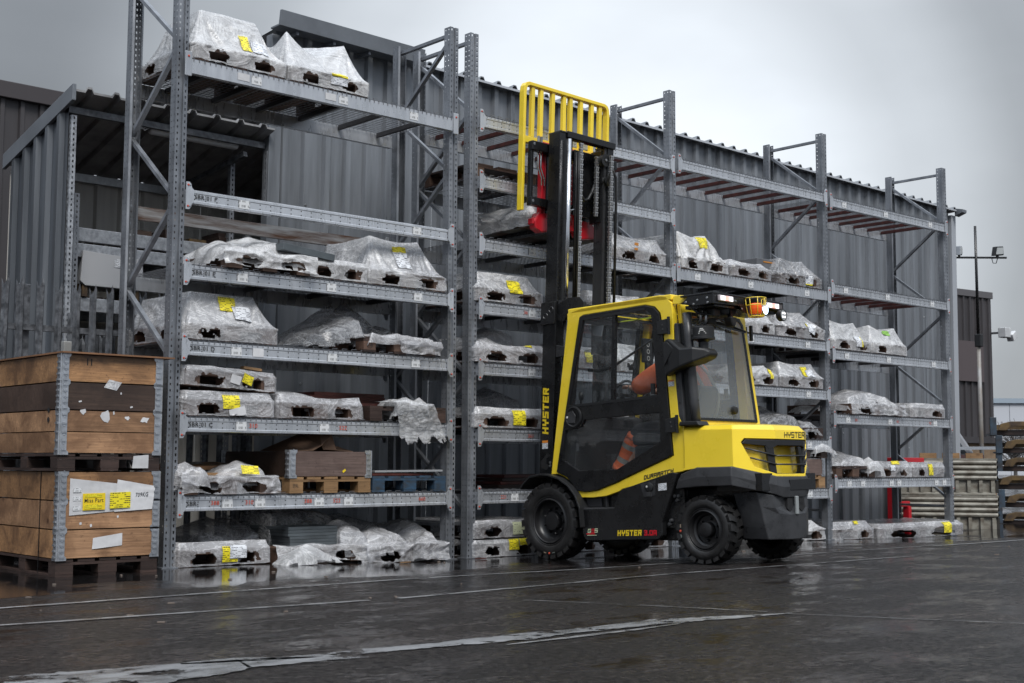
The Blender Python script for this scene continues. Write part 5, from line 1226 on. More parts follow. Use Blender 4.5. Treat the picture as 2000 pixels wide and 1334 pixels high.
# ---------------- bins, frames at the right
G4 = 'cream ribbed steel bins stacked in pairs'
def stillage(label, x, y, z, rz, s=1):
    t = thing('steel_bin', label, 'bin', (x, y, z), rz, G4); W_, D_ = 1.45, 1.0
    for (a, b_, nm) in ((-W_, 0, 'front'), (0, 0, 'side')): pass
    # ribbed front and right side: four rolled ribs above a panelled skirt
    prof = []
    for k in range(4):
        z0 = .225+k*.078; prof += [(.0, z0), (-.035, z0+.012), (-.045, z0+.036), (-.035, z0+.062), (.0, z0+.074)]
    mb = MB()
    for (yy, zz) in prof: mb.v += [(-W_, yy, zz), (.02, yy, zz)]
    for i in range(len(prof)-1): mb.f.append((2*i, 2*i+1, 2*i+3, 2*i+2)); mb.mi.append(0)
    mb.build('ribbed_front', CREAM, t, recalc=False, auto=40)
    mb = MB()
    for (yy, zz) in prof: mb.v += [(-yy, -.02, zz), (-yy, D_, zz)]
    for i in range(len(prof)-1): mb.f.append((2*i, 2*i+1, 2*i+3, 2*i+2)); mb.mi.append(0)
    mb.build('ribbed_side', CREAM, t, recalc=False, auto=40)
    MB().box(-W_, 0, .01, .04, .03, .225).build('skirt', CREAM, t)
    for k in range(9): piece('skirt_post', (.05, .04, .18), CREAM, t, (-W_+.04+k*(W_-.08)/8, -.012, .13))
    MB().box(-W_, .0, -.03, .045, .0, .035).build('foot_rail', CREAM, t, bevel=.006)
    MB().box(.0, .05, .05, D_, .03, .22).build('dark_opening', CREAMD, t); MB().box(-W_, -.01, .06, D_, .04, .5).build('body', CREAMD, t)
    MB().box(.03, .06, .25, .32, .3, .46).build('latch_plate', CREAM, t); 
    MB().bar((-W_, -.02, .54), (.02, -.02, .54), .03).build('top_rail', CREAM, t); MB().bar((.02, -.02, .54), (.02, D_, .54), .03).build('top_rail', CREAM, t)
    return t
stillage('lower cream ribbed steel bin of the pair beyond the rack end', 13.9, .55, -.21, math.radians(-55)); stillage('upper cream ribbed steel bin stacked on another beyond the rack end', 13.91, .56, .35, math.radians(-55))
rf = thing('red_stand', 'red steel stand behind the far bay of the rack', 'stand', (12.35, 1.35, -.16))
MB().box(0, .1, 0, .1, 0, 1.02).build('post', REDP, rf, bevel=.006); MB().box(.1, .5, .02, .08, .34, .42).build('arm', REDP, rf, bevel=.006); MB().box(-.05, .55, -.2, .06, 1.0, 1.07).build('top_plate', REDP, rf, bevel=.006); MB().box(.42, .5, .0, .1, 0, .34).build('leg', REDP, rf, bevel=.006)
G5 = 'worn yellow and blue steel frames stacked at the right edge'
for k in range(6):
    t = thing('stacking_cradle', ['bottom worn yellow and blue steel cradle of the stack at the right edge', 'second steel cradle from the bottom of the right edge stack', 'third steel cradle from the bottom of the right edge stack', 'fourth steel cradle from the bottom of the right edge stack', 'fifth steel cradle of the right edge stack, just under the top', 'topmost steel cradle of the stack at the right edge'][k], 'cradle', (15.85+.05*math.sin(k*2.3), 1.45+.04*math.sin(k*4.1), -.2+k*.3), math.radians(-55+4*math.sin(k*5.7)), G5)
    MB().prism([(0, .08), (.05, .19), (.2, .23), (.5, .23), (.62, .27), (.9, .27), (.9, .2), (.6, .2), (.5, .15), (.2, .15), (.14, .08)], -.02, .06, 'y').build('hooked_bar', YRUST, t, bevel=.006)
    for xx in (-.12, .92): MB().box(xx, xx+.1, -.03, .08, 0, .298).build('post', BLUES, t, bevel=.005)
    MB().bar((-.02, .1, .05), (.95, .1, .05), .06, .08).build('cross_rail', PALD, t); MB().box(-.1, 1.0, .3, .36, .1, .18).build('rear_rail', YRUST, t); MB().box(-.1, 1.0, .1, .9, .0, .03).build('tray', FENCEM, t)
t = thing('post_stand', 'upright blue post with a yellow cap standing on the right edge stack', 'stand', (16.15, 1.05, 1.6), math.radians(-55))
MB().box(0, .12, 0, .1, 0, .42).build('post', BLUES, t, bevel=.005); MB().box(.12, .3, .02, .08, .1, .42).build('cap', YRUST, t, bevel=.01); MB().box(.3, .7, 0, .1, 0, .4).build('panel', BLUES, t)
for i, (x, y) in enumerate([(12.4, 1.2)]):
    t = thing('timber_offcut', 'wet yellow timber baulks lying on top of the cream bins', 'offcut', (13.75, 1.0, .905), math.radians(-55))
    for k in range(3): piece('block', (.25, .1, .08), RAW, t, (-.5+k*.34, .1, .042))
# litter on the wet ground
rn = random.Random(21)
for i in range(46):
    x, y = rn.uniform(-2, 9), rn.uniform(-3.4, -.15)
    if 3.2 < x < 4.9 and y < -.3: continue
    if i == 0: lit = MB()
    a = rn.uniform(0, PI); s_ = rn.uniform(.006, .02); lit.obox((x, y, gz(x, y)+.005), (math.cos(a)*s_, math.sin(a)*s_, 0), (-math.sin(a)*s_*.4, math.cos(a)*s_*.4, 0), (0, 0, .004))
tag(lit.build('grit', mat('grit', (.16, .13, .11), .6), None), kind='stuff')
for i, (x, y, a) in enumerate([(2.05, -.25, .2), (3.0, -.15, 0)]):
    t = thing('wood_chip', ['flat orange wood splinter on the wet ground by the third ground load', 'rusty flat strip lying at the foot of the second upright pair'][i], 'splinter', (x, y, gz(x, y)+.006), a)
    MB().prism([(-.07, -.01), (.05, -.016), (.08, 0), (.04, .014), (-.06, .01)], 0, .008, 'z').build('sliver', [RAW, REDW][i], t)
# ================================================================== FORKLIFT  (local x = towards the rear, y = across to the right, z up)
fk = thing('forklift', 'yellow and black forklift truck with a closed cab and raised mast, working into the racking', 'forklift')
fy, fp, fr = 0.0549156, 0.0315942, -0.0019689
U_ = Vector((math.sin(fy)*math.cos(fp), -math.cos(fy)*math.cos(fp), math.sin(fp))); V_ = Vector((math.cos(fy), math.sin(fy), 0)); Z_ = V_.cross(-U_)
if Z_.z < 0: Z_ = -Z_
V2 = V_*math.cos(fr)+Z_*math.sin(fr); Z2 = -V_*math.sin(fr)+Z_*math.cos(fr)
Mx = Matrix((U_, V2, Z2)).transposed().to_4x4(); Mx.translation = Vector((3.3896785, -.6487523, -.060699)); fk.matrix_world = Mx
F = fk
# ---- wheels
def wheel(cu, R, wd, rr, left, nlug, rear=False):
    # built about its own axle, outer face at y=0, inner at y=wd; mirrored for the right side
    o = link('wheel', None, F) if False else bpy.data.objects.new('wheel', None); COL.objects.link(o); o.parent = F; o.empty_display_size = .1
    s = 1 if left else -1; o.location = (cu, (.0 if not rear else .042) if left else (1.2 if not rear else 1.158), R)
    o.scale = (1, s, 1)
    k = R/.352; mb = MB()
    prof = [(rr, .05), (rr*1.0, .025), (rr*1.06, .014), (rr*1.10, .016), (rr*1.16, .006), (rr*1.3, .0), (R*.83, .004), (R*.875, .012), (R*.93, .022), (R*.94, wd*.5), (R*.93, wd-.022), (R*.875, wd-.012), (R*.83, wd-.004), (rr*1.2, wd), (rr, wd-.02), (rr, .05)]
    mb.lathe(prof, (0, 0, 0), 'y', 72)
    for i in range(nlug):
        for side in (0, 1):
            a0 = 2*PI*(i+.5*side)/nlug; half = 2*PI/nlug*.34
            def pt(a, r, y): return (math.sin(a)*r, y, math.cos(a)*r)
            y0, y1 = (.004, wd*.56) if side == 0 else (wd-.004, wd*.44)
            sk = .10
            A = [pt(a0-half, R*.86, y0+(.006 if side == 0 else -.006)), pt(a0+half, R*.86, y0+(.006 if side == 0 else -.006)), pt(a0+half, R*.975, y0), pt(a0-half, R*.975, y0)]
            B_ = [pt(a0-half, R*.999, y0+(.02 if side == 0 else -.02)), pt(a0+half, R*.999, y0+(.02 if side == 0 else -.02))]
            C2 = [pt(a0-half*.75+sk, R, y1), pt(a0+half*.75+sk, R, y1), pt(a0+half*.75+sk, R*.93, y1), pt(a0-half*.75+sk, R*.93, y1)]
            vs = A+B_+C2; mb.add(vs, [(0, 1, 2, 3), (3, 2, 5, 4), (4, 5, 7, 6), (6, 7, 8, 9), (0, 3, 4, 6, 9), (1, 8, 7, 5, 2)])
    ty = mb.build('tyre', RUBBER, o, recalc=True, auto=32)
    h = .2*k if not rear else .16
    rm_ = MB().lathe([(rr*1.02, .03), (rr*1.03, .02), (rr*.96, .012), (rr*.92, .02), (rr*.90, .06), (rr*.82, .085), (rr*.72, .10), (rr*.60, .104), (rr*.56, .10), (rr*.42, .098), (rr*.41, .06), (rr*.38, .05), (rr*.2, .046), (0, .045)] if not rear else
                    [(rr*1.02, .03), (rr*1.03, .02), (rr*.95, .012), (rr*.9, .03), (rr*.86, .06), (rr*.76, .07), (rr*.72, .09), (rr*.5, .095), (rr*.4, .09), (rr*.38, .04), (rr*.36, .034), (rr*.3, .03), (0, .028)], (0, 0, 0), 'y', 64).build('rim', RIMB, o, auto=35)
    nb = 9 if not rear else 6
    for i in range(nb):
        a = 2*PI*i/nb+.2; r = rr*.56; MB().lathe([(0, .068), (.008, .069), (.012, .075), (.013, .1)], (math.sin(a)*r, 0, math.cos(a)*r), 'y', 6).build('wheel_nut', RIMB, rm_)
    if not rear:
        for i in range(14):
            a = 2*PI*i/14; r = rr*.40; MB().lathe([(0, .053), (.007, .054), (.008, .062)], (math.sin(a)*r, 0, math.cos(a)*r), 'y', 6).build('hub_bolt', RIMB, rm_)
    dd = [(-.26, mat('grey_dash', (.12, .14, .13), .5) if 'grey_dash' not in bpy.data.materials else bpy.data.materials['grey_dash']), (-.0, REDP), (.26, mat('cream_dash', (.25, .2, .15), .5) if 'cream_dash' not in bpy.data.materials else bpy.data.materials['cream_dash'])]
    for j, (da, mm) in enumerate(dd):
        a = (PI-.02 if not rear else -PI/2-.05)+da*.7; r = R*.82
        if j == 1: MB().lathe([(0, -.003), (.009, -.002), (.01, .003)], (math.sin(a)*r, 0, math.cos(a)*r), 'y', 12).build('tyre_mark', REDINK, ty)
        else: MB().obox((math.sin(a)*r, .001, math.cos(a)*r), (math.cos(a)*.014, 0, -math.sin(a)*.014), (0, .002, 0), (math.sin(a)*.0045, 0, math.cos(a)*.0045)).build('tyre_mark', mm, ty)
    return o
for lf_ in (True, False): wheel(0, .352, .225, .205, lf_, 23); wheel(1.712, .286, .18, .162, lf_, 21, True)

# ---- chassis, fenders
cs = [(.395, .50), (.395, .342), (.427, .19), (.47, .178), (1.245, .199), (1.294, .236), (1.298, .346), (1.477, .76), (1.419, .777), (1.08, .69), (.85, .632), (.76, .60), (.756, .467), (.395, .462)]
cs = [(.375, .455), (.378, .342), (.40, .22), (.44, .178), (1.245, .199), (1.294, .236), (1.298, .346), (1.475, .755), (1.415, .765), (1.08, .685), (.86, .628), (.822, .60), (.765, .466)]
for s in (0, 1):
    a, b_ = (.03, .10) if s == 0 else (1.17, 1.10)
    MB().prism(cs, min(a, b_), max(a, b_), 'y').build('side_panel', BLACKPL if False else BLACKP, F, bevel=.008)
    MB().box(.38, .765, min(a, b_)+.001, max(a, b_)+.12*(1 if s == 0 else 0)-(0 if s == 0 else .0), .42, .4655).build('step', CWGREY, F, bevel=.004)
    mbs = MB()
    for k in range(22): mbs.prism([(.385+k*.0172, .466), (.39+k*.0172, .474), (.395+k*.0172, .466)], (.036 if s == 0 else 1.05), (.15 if s == 0 else 1.164), 'y')
    mbs.build('step_tread', STEEL if False else CWGREY, F)
    # fender over the front wheel
    arc = [(-.335, .66), (-.303, .70), (-.211, .768), (-.077, .786), (.022, .778), (.151, .744), (.277, .67), (.359, .583), (.408, .471), (.425, .30)]
    inn = [(x*.985-.0, z-.018) if i < 6 else (x-.016, z-.008) for i, (x, z) in enumerate(arc)]
    MB().prism(arc+inn[::-1], -.02 if s == 0 else .93, .27 if s == 0 else 1.22, 'y').build('fender', BLACKPL, F, bevel=.004)
MB().box(.3, 1.5, .12, 1.08, .19, .62).build('chassis', BLACKP, F, bevel=.01)
MB().box(.37, .56, .105, .125, .478, .555).build('step_kick_plate', mat('kick_plate', (.05, .05, .055), .4, .3), F, bevel=.004); MB().box(.62, .64, .09, .115, .478, .57).build('grab_post', CWGREY, F)
MB().box(.95, 1.30, .031, .06, .54, .70).xf(lambda x, y, z: (x, y, z)).build('filler_recess', CWGREY, F, bevel=.004) if False else None
MB().prism([(1.075, .672), (1.245, .702), (1.232, .575), (1.11, .56)], .0245, .0295, 'y').build('filler_recess', CWGREY, F)
cap_ = MB().lathe([(0, .004), (.03, .006), (.042, .012), (.045, .028)], (1.173, 0, .642), 'y', 16).build('filler_cap', BLACKPL, F, auto=40); MB().lathe([(0, .002), (.009, .003), (.01, .006)], (1.16, 0, .648), 'y', 10).build('cap_lock', WHITED, cap_); MB().box(1.15, 1.2, .008, .028, .565, .605).build('filler_catch', CWGREY, F)
card('spec_plate', WLAB, F, (1.268, .0275, .611), (1, 0, .07), (0, 0, 1), .09, .06)
# ---- decals on the chassis
decal(strokes('HYSTER', .05, .78, .24, .24, .08), 'lettering', YELD, F, (.80, .0285, .226), (1, 0, .02), (0, 0, 1)); decal(strokes('3.0A', .045, .8, .22, .22), 'lettering', REDD, F, (1.098, .0285, .233), (1, 0, .02), (0, 0, 1))
CREAMDEC = mat('cream_decal', (.55, .62, .42), .5)
decal(strokes('G', .036, 1.05, .2, .2, .15), 'lettering', CREAMDEC, F, (.455, .0285, .248), (1, 0, .05), (0, 0, 1)); decal(strokes('S', .036, 1.05, .2, .2, .15), 'lettering', REDD, F, (.497, .0285, .25), (1, 0, .05), (0, 0, 1)); decal(strokes('S', .036, 1.05, .2, .2, .15), 'lettering', CREAMDEC, F, (.535, .0285, .252), (1, 0, .05), (0, 0, 1))
MB().obox((.49, .028, .241), (.05, 0, .001), (0, .0006, 0), (.0, 0, .0045)).build('decal_stroke', REDD, F); MB().obox((.505, .028, .229), (.055, 0, .001), (0, .0006, 0), (.0, 0, .0025)).build('decal_stroke', CREAMDEC, F)
# ---- yellow cab frames, left and right
co = [(-.004, .779), (.236, 2.17), (.236, 2.245), (.391, 2.272), (.866, 2.284), (1.316, 2.29), (1.385, 2.268), (1.44, 2.21), (1.452, 2.12), (1.456, 1.6), (1.485, 1.235), (1.532, 1.147), (1.547, .85), (1.517, .770), (1.404, .757), (1.129, .69), (.85, .635), (.808, .612), (.654, .572), (.50, .56), (.366, .562), (.293, .675), (.161, .752), (.08, .779)]
do = [(.07, .793), (.186, .749), (.268, .678), (.313, .622), (.42, .608), (.561, .622), (.813, .695), (.86, .715), (1.418, .905), (1.400, 1.166), (1.374, 1.561), (1.347, 1.96), (1.319, 2.136), (1.262, 2.195), (1.161, 2.223), (.427, 2.211), (.389, 2.195)]
for s in (0, 1):
    y0, y1 = (.06, .125) if s == 0 else (1.075, 1.14)
    MB().prism(co, y0, y1, 'y', [do]).build('cab_frame', YEL, F, bevel=.012)
    # door
    ya, yb = (.047, .085) if s == 0 else (1.115, 1.153)
    dsh = [(x+( .004 if x < .6 else -.004), z+(.004 if z < 1.2 else -.004)) for x, z in do]
    uw = [(.44, 2.165), (1.159, 2.178), (1.215, 2.145), (1.234, 2.07), (1.237, 1.97), (1.267, 1.429), (.775, 1.415), (.245, 1.397)]
    lw = [(.39, 1.20), (.43, 1.258), (1.286, 1.274), (1.285, 1.027), (.799, .806), (.346, .803), (.148, .912), (.192, 1.172), (.33, 1.185)]
    dr = MB().prism(dsh, ya, yb, 'y', [uw, lw]).build('door', BLACKP, F, bevel=.006)
    yg = .066 if s == 0 else 1.134
    MB().prism([(.43, 2.18), (.815, 2.185), (.775, 1.395), (.23, 1.38)], yg-.002, yg+.002, 'y').build('window_pane', GLASS, dr); yg2 = yg+(.012 if s == 0 else -.012)
    MB().prism([(.79, 2.185), (1.16, 2.19), (1.225, 2.15), (1.245, 1.97), (1.275, 1.41), (.75, 1.395)], yg2-.002, yg2+.002, 'y').build('window_pane', GLASS, dr)
    MB().prism([(.38, 1.19), (.425, 1.27), (1.295, 1.285), (1.295, 1.02), (.80, .798), (.34, .795), (.135, .91), (.18, 1.18)], yg-.002, yg+.002, 'y').build('window_pane', GLASS, dr)
    MB().prism([(.787, 2.175), (.822, 2.176), (.782, 1.41), (.745, 1.41)], ya-.002, yb+.002, 'y').build('window_divider', BLACKP, dr, bevel=.003)
    for (a, b_) in [((.25, 1.388), (1.268, 1.42)), ((.44, 2.173), (1.16, 2.187))]: MB().bar((a[0], (ya+yb)/2, a[1]), (b_[0], (ya+yb)/2, b_[1]), .044, .022).build('window_channel', BLACKPL, dr)
    MB().bar((1.23, ya-.004, 1.44), (1.23, ya-.004, 1.53), .02, .035).build('window_catch', BLACKPL, dr)
    if s == 0:
        hd = MB().lathe([(.098, 0), (.096, -.012), (.086, -.016), (.072, -.004), (.0, .004)], (.305, .046, 1.288), 'y', 32).build('door_handle', BLACKPL, dr, auto=40)
        MB().prism([(.235, 1.235), (.32, 1.23), (.335, 1.30), (.30, 1.345), (.24, 1.33)], .031, .045, 'y').build('handle_paddle', CWGREY, dr, bevel=.004); MB().lathe([(0, .026), (.010, .027), (.011, .032)], (.235, 0, 1.288), 'y', 10).build('lock_barrel', WHITED, dr)
    for (pl, zc) in [([(1.300, 2.062), (1.43, 2.076), (1.43, 1.945), (1.303, 1.944)], 2.0), ([(1.360, 1.214), (1.485, 1.233), (1.485, 1.105), (1.363, 1.096)], 1.165)]:
        yy = (.028, .046) if s == 0 else (1.154, 1.172)
        hg = MB().prism(pl, yy[0], yy[1], 'y').build('hinge', BLACKPL, dr, bevel=.004); MB().tube([(pl[1][0], .03 if s == 0 else 1.17, pl[2][1]-.01), (pl[1][0], .03 if s == 0 else 1.17, pl[1][1]+.012)], .014, 8).build('hinge_pin', BLACKP, hg)
        for q in (-.03, .0): MB().lathe([(0, yy[0]-.006), (.007, yy[0]-.005), (.009, yy[0])], (pl[0][0]+.06-q*.2, 0, zc+q*1.2+.02), 'y', 6).build('hinge_bolt', CWGREY, hg)
card('warning_sticker', WLAB, F, (1.386, .0585, 1.494), (1, 0, 0), (0, 0, 1), .062, .05); card('warning_sticker', mat('orange_sticker', (.75, .25, .03), .5), F, (1.386, .057, 1.534), (1, 0, 0), (0, 0, 1), .062, .014)
decal(strokes('DURAMATCH', .037, .86, .235, .2, .12), 'lettering', INK, F, (1.088, .0585, .707), (1, 0, .165), (0, 0, 1))
# ---- roof
MB().prism([(.245, .06), (1.44, .06), (1.44, 1.14), (.245, 1.14)], 2.236, 2.285, 'z', [[(.38, .19), (.38, 1.01), (1.22, 1.01), (1.22, .19)]]).build('roof_panel', YEL, F, bevel=.008)
MB().prism([(1.44, 2.20), (1.45, 2.262), (1.52, 2.268), (1.60, 2.255), (1.63, 2.235), (1.52, 2.19)], .075, .10, 'y').build('roof_bracket', YEL, F, bevel=.005); MB().prism([(1.44, 2.20), (1.45, 2.262), (1.52, 2.268), (1.60, 2.255), (1.63, 2.235), (1.52, 2.19)], 1.10, 1.125, 'y').build('roof_bracket', YEL, F, bevel=.005)
MB().box(.24, .30, .13, 1.07, 2.17, 2.232).build('header', LINER, F); MB().box(.375, 1.225, .185, 1.015, 2.262, 2.268).build('roof_window', GLASS, F); MB().box(1.23, 1.43, .127, 1.073, 2.20, 2.231).build('headliner', LINER, F)
for k in range(4): MB().box(.40+k*.22, .43+k*.22, .127, 1.073, 2.205, 2.235).build('roof_bar', BLACKP, F)
# ---- rear cab wall with window
def rear(x, y, z): return (1.555-.085*(z-1.2)/.94+x, y, z)
rw = [(.155, 1.205), (1.06, 1.205), (1.005, 2.075), (.97, 2.125), (.23, 2.125), (.19, 2.08)]
ro = [(.128, 1.12), (1.1, 1.12), (1.135, 1.16), (1.072, 2.2), (.128, 2.2)]
MB().prism([(y, z) for y, z in ro], -.02, .02, 'x', [rw]).xf(rear).build('rear_frame', YEL, F, bevel=.006)
g2 = [(.150, 1.20), (1.072, 1.20), (1.078, 1.215), (1.02, 2.08), (.975, 2.14), (.22, 2.14), (.18, 2.09)]
gi = [(.18, 1.225), (1.045, 1.225), (.993, 2.06), (.955, 2.108), (.245, 2.108), (.212, 2.07)]
rwin = MB().prism(g2, .021, .034, 'x', [gi]).xf(rear).build('window_seal', BLACKP, F, bevel=.004)
MB().prism(gi, .024, .029, 'x').xf(rear).build('rear_window', RGLASS, F)
MB().lathe([(0, .04), (.016, .042), (.03, .036), (.036, .02), (.036, .0)], (1.575, .72, 1.3), 'x', 20).build('window_knob', BLACKPL, F, auto=40)
wp = MB().tube([(1.56, .50, 2.065), (1.565, .72, 2.055), (1.56, .98, 2.02)], [.012, .009, .005], 8).build('wiper', BLACKP, F); MB().obox((1.552, .72, 2.035), (0, .27, -.022), (.004, 0, 0), (0, .001, .011)).build('wiper_blade', BLACKP, wp); MB().obox((1.56, .45, 2.07), (.02, 0, 0), (0, .06, 0), (0, 0, .03)).build('wiper_motor', BLACKPL, wp, bevel=.006)
for zz in (1.95, 1.23): MB().tube([(1.5, 1.15, zz), (1.5, 1.15, zz+.14)], .018, 8).build('window_hinge', BLACKP, F)
for zz in (.4, .45): MB().lathe([(0, .0), (.007, -.001), (.008, -.006)], (1.58, zz+.2, 1.165), 'x', 8).build('frame_stud', INK, F)
# ---- exhaust, air intake, mirror arm duct
ex = MB().tube([(1.640, .095, 1.15), (1.625, .095, 1.35), (1.585, .095, 1.9), (1.577, .095, 2.11)], .041, 20, cap=False).build('exhaust_pipe', CWGREY, F, smooth=True)
sd_ = ex.modifiers.new('wall', 'SOLIDIFY'); sd_.thickness = .005
MB().prism([(1.505, 1.151), (1.725, 1.147), (1.70, 1.185), (1.52, 1.188)], .02, .17, 'y').build('exhaust_base', BLACKPL, F, bevel=.008)
MB().prism([(1.462, 1.16), (1.54, 1.16), (1.50, 2.03), (1.462, 2.03)], .062, .126, 'y').build('rear_post_cover', CWGREY, F, bevel=.006)
MB().prism([(1.54, 1.16), (1.59, 1.16), (1.535, 2.03), (1.505, 2.03)], .09, .15, 'y').build('rear_post_cover', BLACKPL, F, bevel=.006)
for zz in (1.35, 1.75): MB().lathe([(0, .0), (.008, -.001), (.009, .008)], (1.50, .056, zz), 'y', 8).build('cover_bolt', BLACKP, F)
pc = MB().lathe([(0, 1.985), (.085, 1.983), (.094, 1.972), (.094, 1.895), (.101, 1.89), (.101, 1.874), (.06, 1.866), (.04, 1.85), (.036, 1.80), (.036, 1.74)], (1.70, .15, 0), 'z', 32).build('air_precleaner', BLACKPL, F, auto=30)
st_ = MB(); 
for k in range(4): st_.box(1.72+.004*k, 1.775-.006*k, .06-.004*0, .0605, 1.915+k*.013, 1.922+k*.013)
for v_i in range(len(st_.v)): st_.v[v_i] = (st_.v[v_i][0], .15-math.sqrt(max(0, .0955**2-(st_.v[v_i][0]-1.70)**2))-(.0004 if st_.v[v_i][1] < .0602 else 0), st_.v[v_i][2])
st_.build('cleaner_print', WHITED, pc)
st2 = MB()
for k in range(3): st2.box(1.625, 1.645, .06, .0605, 1.92+k*.016, 1.93+k*.016)
for v_i in range(len(st2.v)): st2.v[v_i] = (st2.v[v_i][0], .15-math.sqrt(max(0, .0955**2-(st2.v[v_i][0]-1.70)**2))-(.0004 if st2.v[v_i][1] < .0602 else 0), st2.v[v_i][2])
st2.build('cleaner_print', WHITED, pc)
MB().loft([[(1.41, a, z) for a, z in ((-.02, 1.885), (.055, 1.885), (.055, 1.572), (-.02, 1.572))], [(1.475, a, z) for a, z in ((-.045, 1.892), (.06, 1.892), (.06, 1.595), (-.045, 1.595))], [(1.60, a, z) for a, z in ((-.06, 1.80), (.09, 1.80), (.09, 1.635), (-.06, 1.635))], [(1.72, a, z) for a, z in ((-.04, 1.80), (.16, 1.80), (.16, 1.668), (-.04, 1.668))], [(1.80, a, z) for a, z in ((.02, 1.785), (.18, 1.785), (.18, 1.70), (.02, 1.70))], [(1.835, a, z) for a, z in ((.06, 1.76), (.17, 1.76), (.17, 1.725), (.06, 1.725))]]).build('intake_duct', BLACKPL, F, bevel=.022)
MB().tube([(1.70, .15, 1.86), (1.70, .15, 1.76)], .042, 20).build('intake_elbow', BLACKPL, F, smooth=False, auto=40)
MB().prism([(1.42, 1.86), (1.47, 1.86), (1.53, 1.80), (1.43, 1.66)], -.052, -.035, 'y').build('duct_panel', BLACKPL, F, bevel=.004)
# ---- rear light bar
lb_ = MB().prism([(1.56, .03), (1.90, .03), (1.90, 1.03), (1.86, 1.06), (1.56, 1.06)], 2.236, 2.252, 'z').build('light_bar', BLACKP, F, bevel=.004)
MB().prism([(1.567, 2.178), (1.638, 2.235), (1.90, 2.235), (1.90, 2.152), (1.728, 2.149)], .03, .05, 'y').build('bar_side_plate', BLACKP, lb_, bevel=.004); MB().prism([(1.567, 2.178), (1.638, 2.235), (1.90, 2.235), (1.90, 2.152), (1.728, 2.149)], 1.03, 1.05, 'y').build('bar_side_plate', BLACKP, lb_, bevel=.004)
MB().prism([(.05, 2.235), (.05, 2.155), (.42, 2.165), (.47, 2.11), (.74, 2.11), (.78, 2.175), (1.03, 2.175), (1.03, 2.235)], 1.88, 1.895, 'x').build('bar_rear_plate', BLACKP, lb_, bevel=.003)
for (a, z) in [(1.62, 2.19), (1.74, 2.195), (1.84, 2.205), (1.845, 2.165), (1.70, 2.165)]: MB().lathe([(0, .022), (.009, .023), (.011, .03)], (a, 0, z), 'y', 6).build('bolt', STEEL, lb_)
for y in (.33, .36, .45): MB().lathe([(0, .006), (.008, .005), (.009, .0)], (1.895, y, 2.2-.06*(y > .4)), 'x', 6).build('bolt', STEEL, lb_)
for (y0, y1) in ((.095, .29), (.785, .98)):
    tl = MB().box(1.896, 1.925, y0, y1, 2.176, 2.228).build('rear_lamp', mat('lamp_clear_lens', (.5, .46, .47), .15) if 'lamp_clear_lens' not in bpy.data.materials else bpy.data.materials['lamp_clear_lens'], F, bevel=.008)
    MB().box(1.9255, 1.927, y0+.012, y0+.075, 2.184, 2.22).build('white_section', LAMPW, tl); MB().box(1.9255, 1.927, y0+.08, y0+.125, 2.184, 2.22).build('red_section', LAMPR, tl); MB().box(1.9255, 1.927, y0+.13, y1-.012, 2.184, 2.22).build('clear_section', LAMPW, tl)
bc = MB().lathe([(0, 2.19), (.045, 2.188), (.052, 2.175), (.052, 2.115), (.045, 2.10), (.0, 2.098)], (1.965, .555, 0), 'z', 24).build('beacon', BEACON, F, smooth=True)
MB().box(1.90, 2.0, .52, .59, 2.19, 2.235).build('beacon_mount', BLACKP, bc, bevel=.006)
cg = MB()
for k in range(8):
    a = 2*PI*k/8; cg.tube([(1.965+math.cos(a)*.088, .555+math.sin(a)*.088, 2.232), (1.965+math.cos(a)*.082, .555+math.sin(a)*.082, 2.16), (1.965+math.cos(a)*.066, .555+math.sin(a)*.066, 2.075), (1.965, .555, 2.068)], .0036, 6)
for (r, z) in ((.089, 2.232), (.083, 2.17), (.066, 2.075)): cg.tube([(1.965+math.cos(2*PI*k/24)*r, .555+math.sin(2*PI*k/24)*r, z) for k in range(25)], .004, 6)
cg.build('beacon_cage', YEL, bc, smooth=True)
bl_ = MB().lathe([(0, 0), (.04, .0), (.052, -.012), (.052, -.05), (.03, -.07), (0, -.07)], (1.965, .70, 2.15), 'x', 24).build('blue_spot_lamp', BLACKPL, F, auto=40); MB().lathe([(0, .004), (.025, .003), (.044, -.002)], (1.966, .70, 2.15), 'x', 24).build('lamp_lens', LAMPB, bl_, smooth=True)
wl = MB().lathe([(.046, .004), (.052, .0), (.052, -.04), (.035, -.06), (0, -.062)], (1.96, .985, 2.125), 'x', 28).build('work_lamp', BLACKPL, F, auto=40); MB().lathe([(0, .003), (.03, .002), (.046, -.001)], (1.96, .985, 2.125), 'x', 28).build('lamp_lens', LAMPGREY, wl, smooth=True)
for k in range(4): MB().lathe([(0, .006), (.008, .005), (.009, .002)], (1.96, .985+.016*(1 if k % 2 else -1), 2.125+.016*(1 if k > 1 else -1)), 'x', 8).build('led', LAMPW, wl)
MB().bar((1.93, .985, 2.16), (1.93, .985, 2.235), .02, .05).build('lamp_bracket', BLACKP, wl)
rc = MB().prism([(.335, 2.07), (.43, 2.07), (.42, 2.03), (.40, 1.985), (.365, 1.985), (.345, 2.03)], 1.78, 1.86, 'x').build('rear_camera', BLACKPL, F, bevel=.012); MB().lathe([(0, .004), (.014, .002)], (1.861, .383, 2.01), 'x', 12).build('camera_lens', DARKHOLE, rc); MB().bar((1.82, .383, 2.06), (1.82, .383, 2.24), .03).build('camera_stalk', BLACKP, rc)
MB().lathe([(0, 2.20), (.11, 2.2), (.12, 2.15), (.11, 2.10), (.06, 2.08), (0, 2.075)], (1.72, .42, 0), 'z', 24).build('horn', BLACKPL, F, auto=40); MB().box(1.6, 1.78, .2, .3, 2.07, 2.14).build('junction_box', BLACKPL, F, bevel=.008); card('box_label', WLAB, F, (1.62, .1985, 2.085), (1, 0, 0), (0, 0, 1), .05, .045)
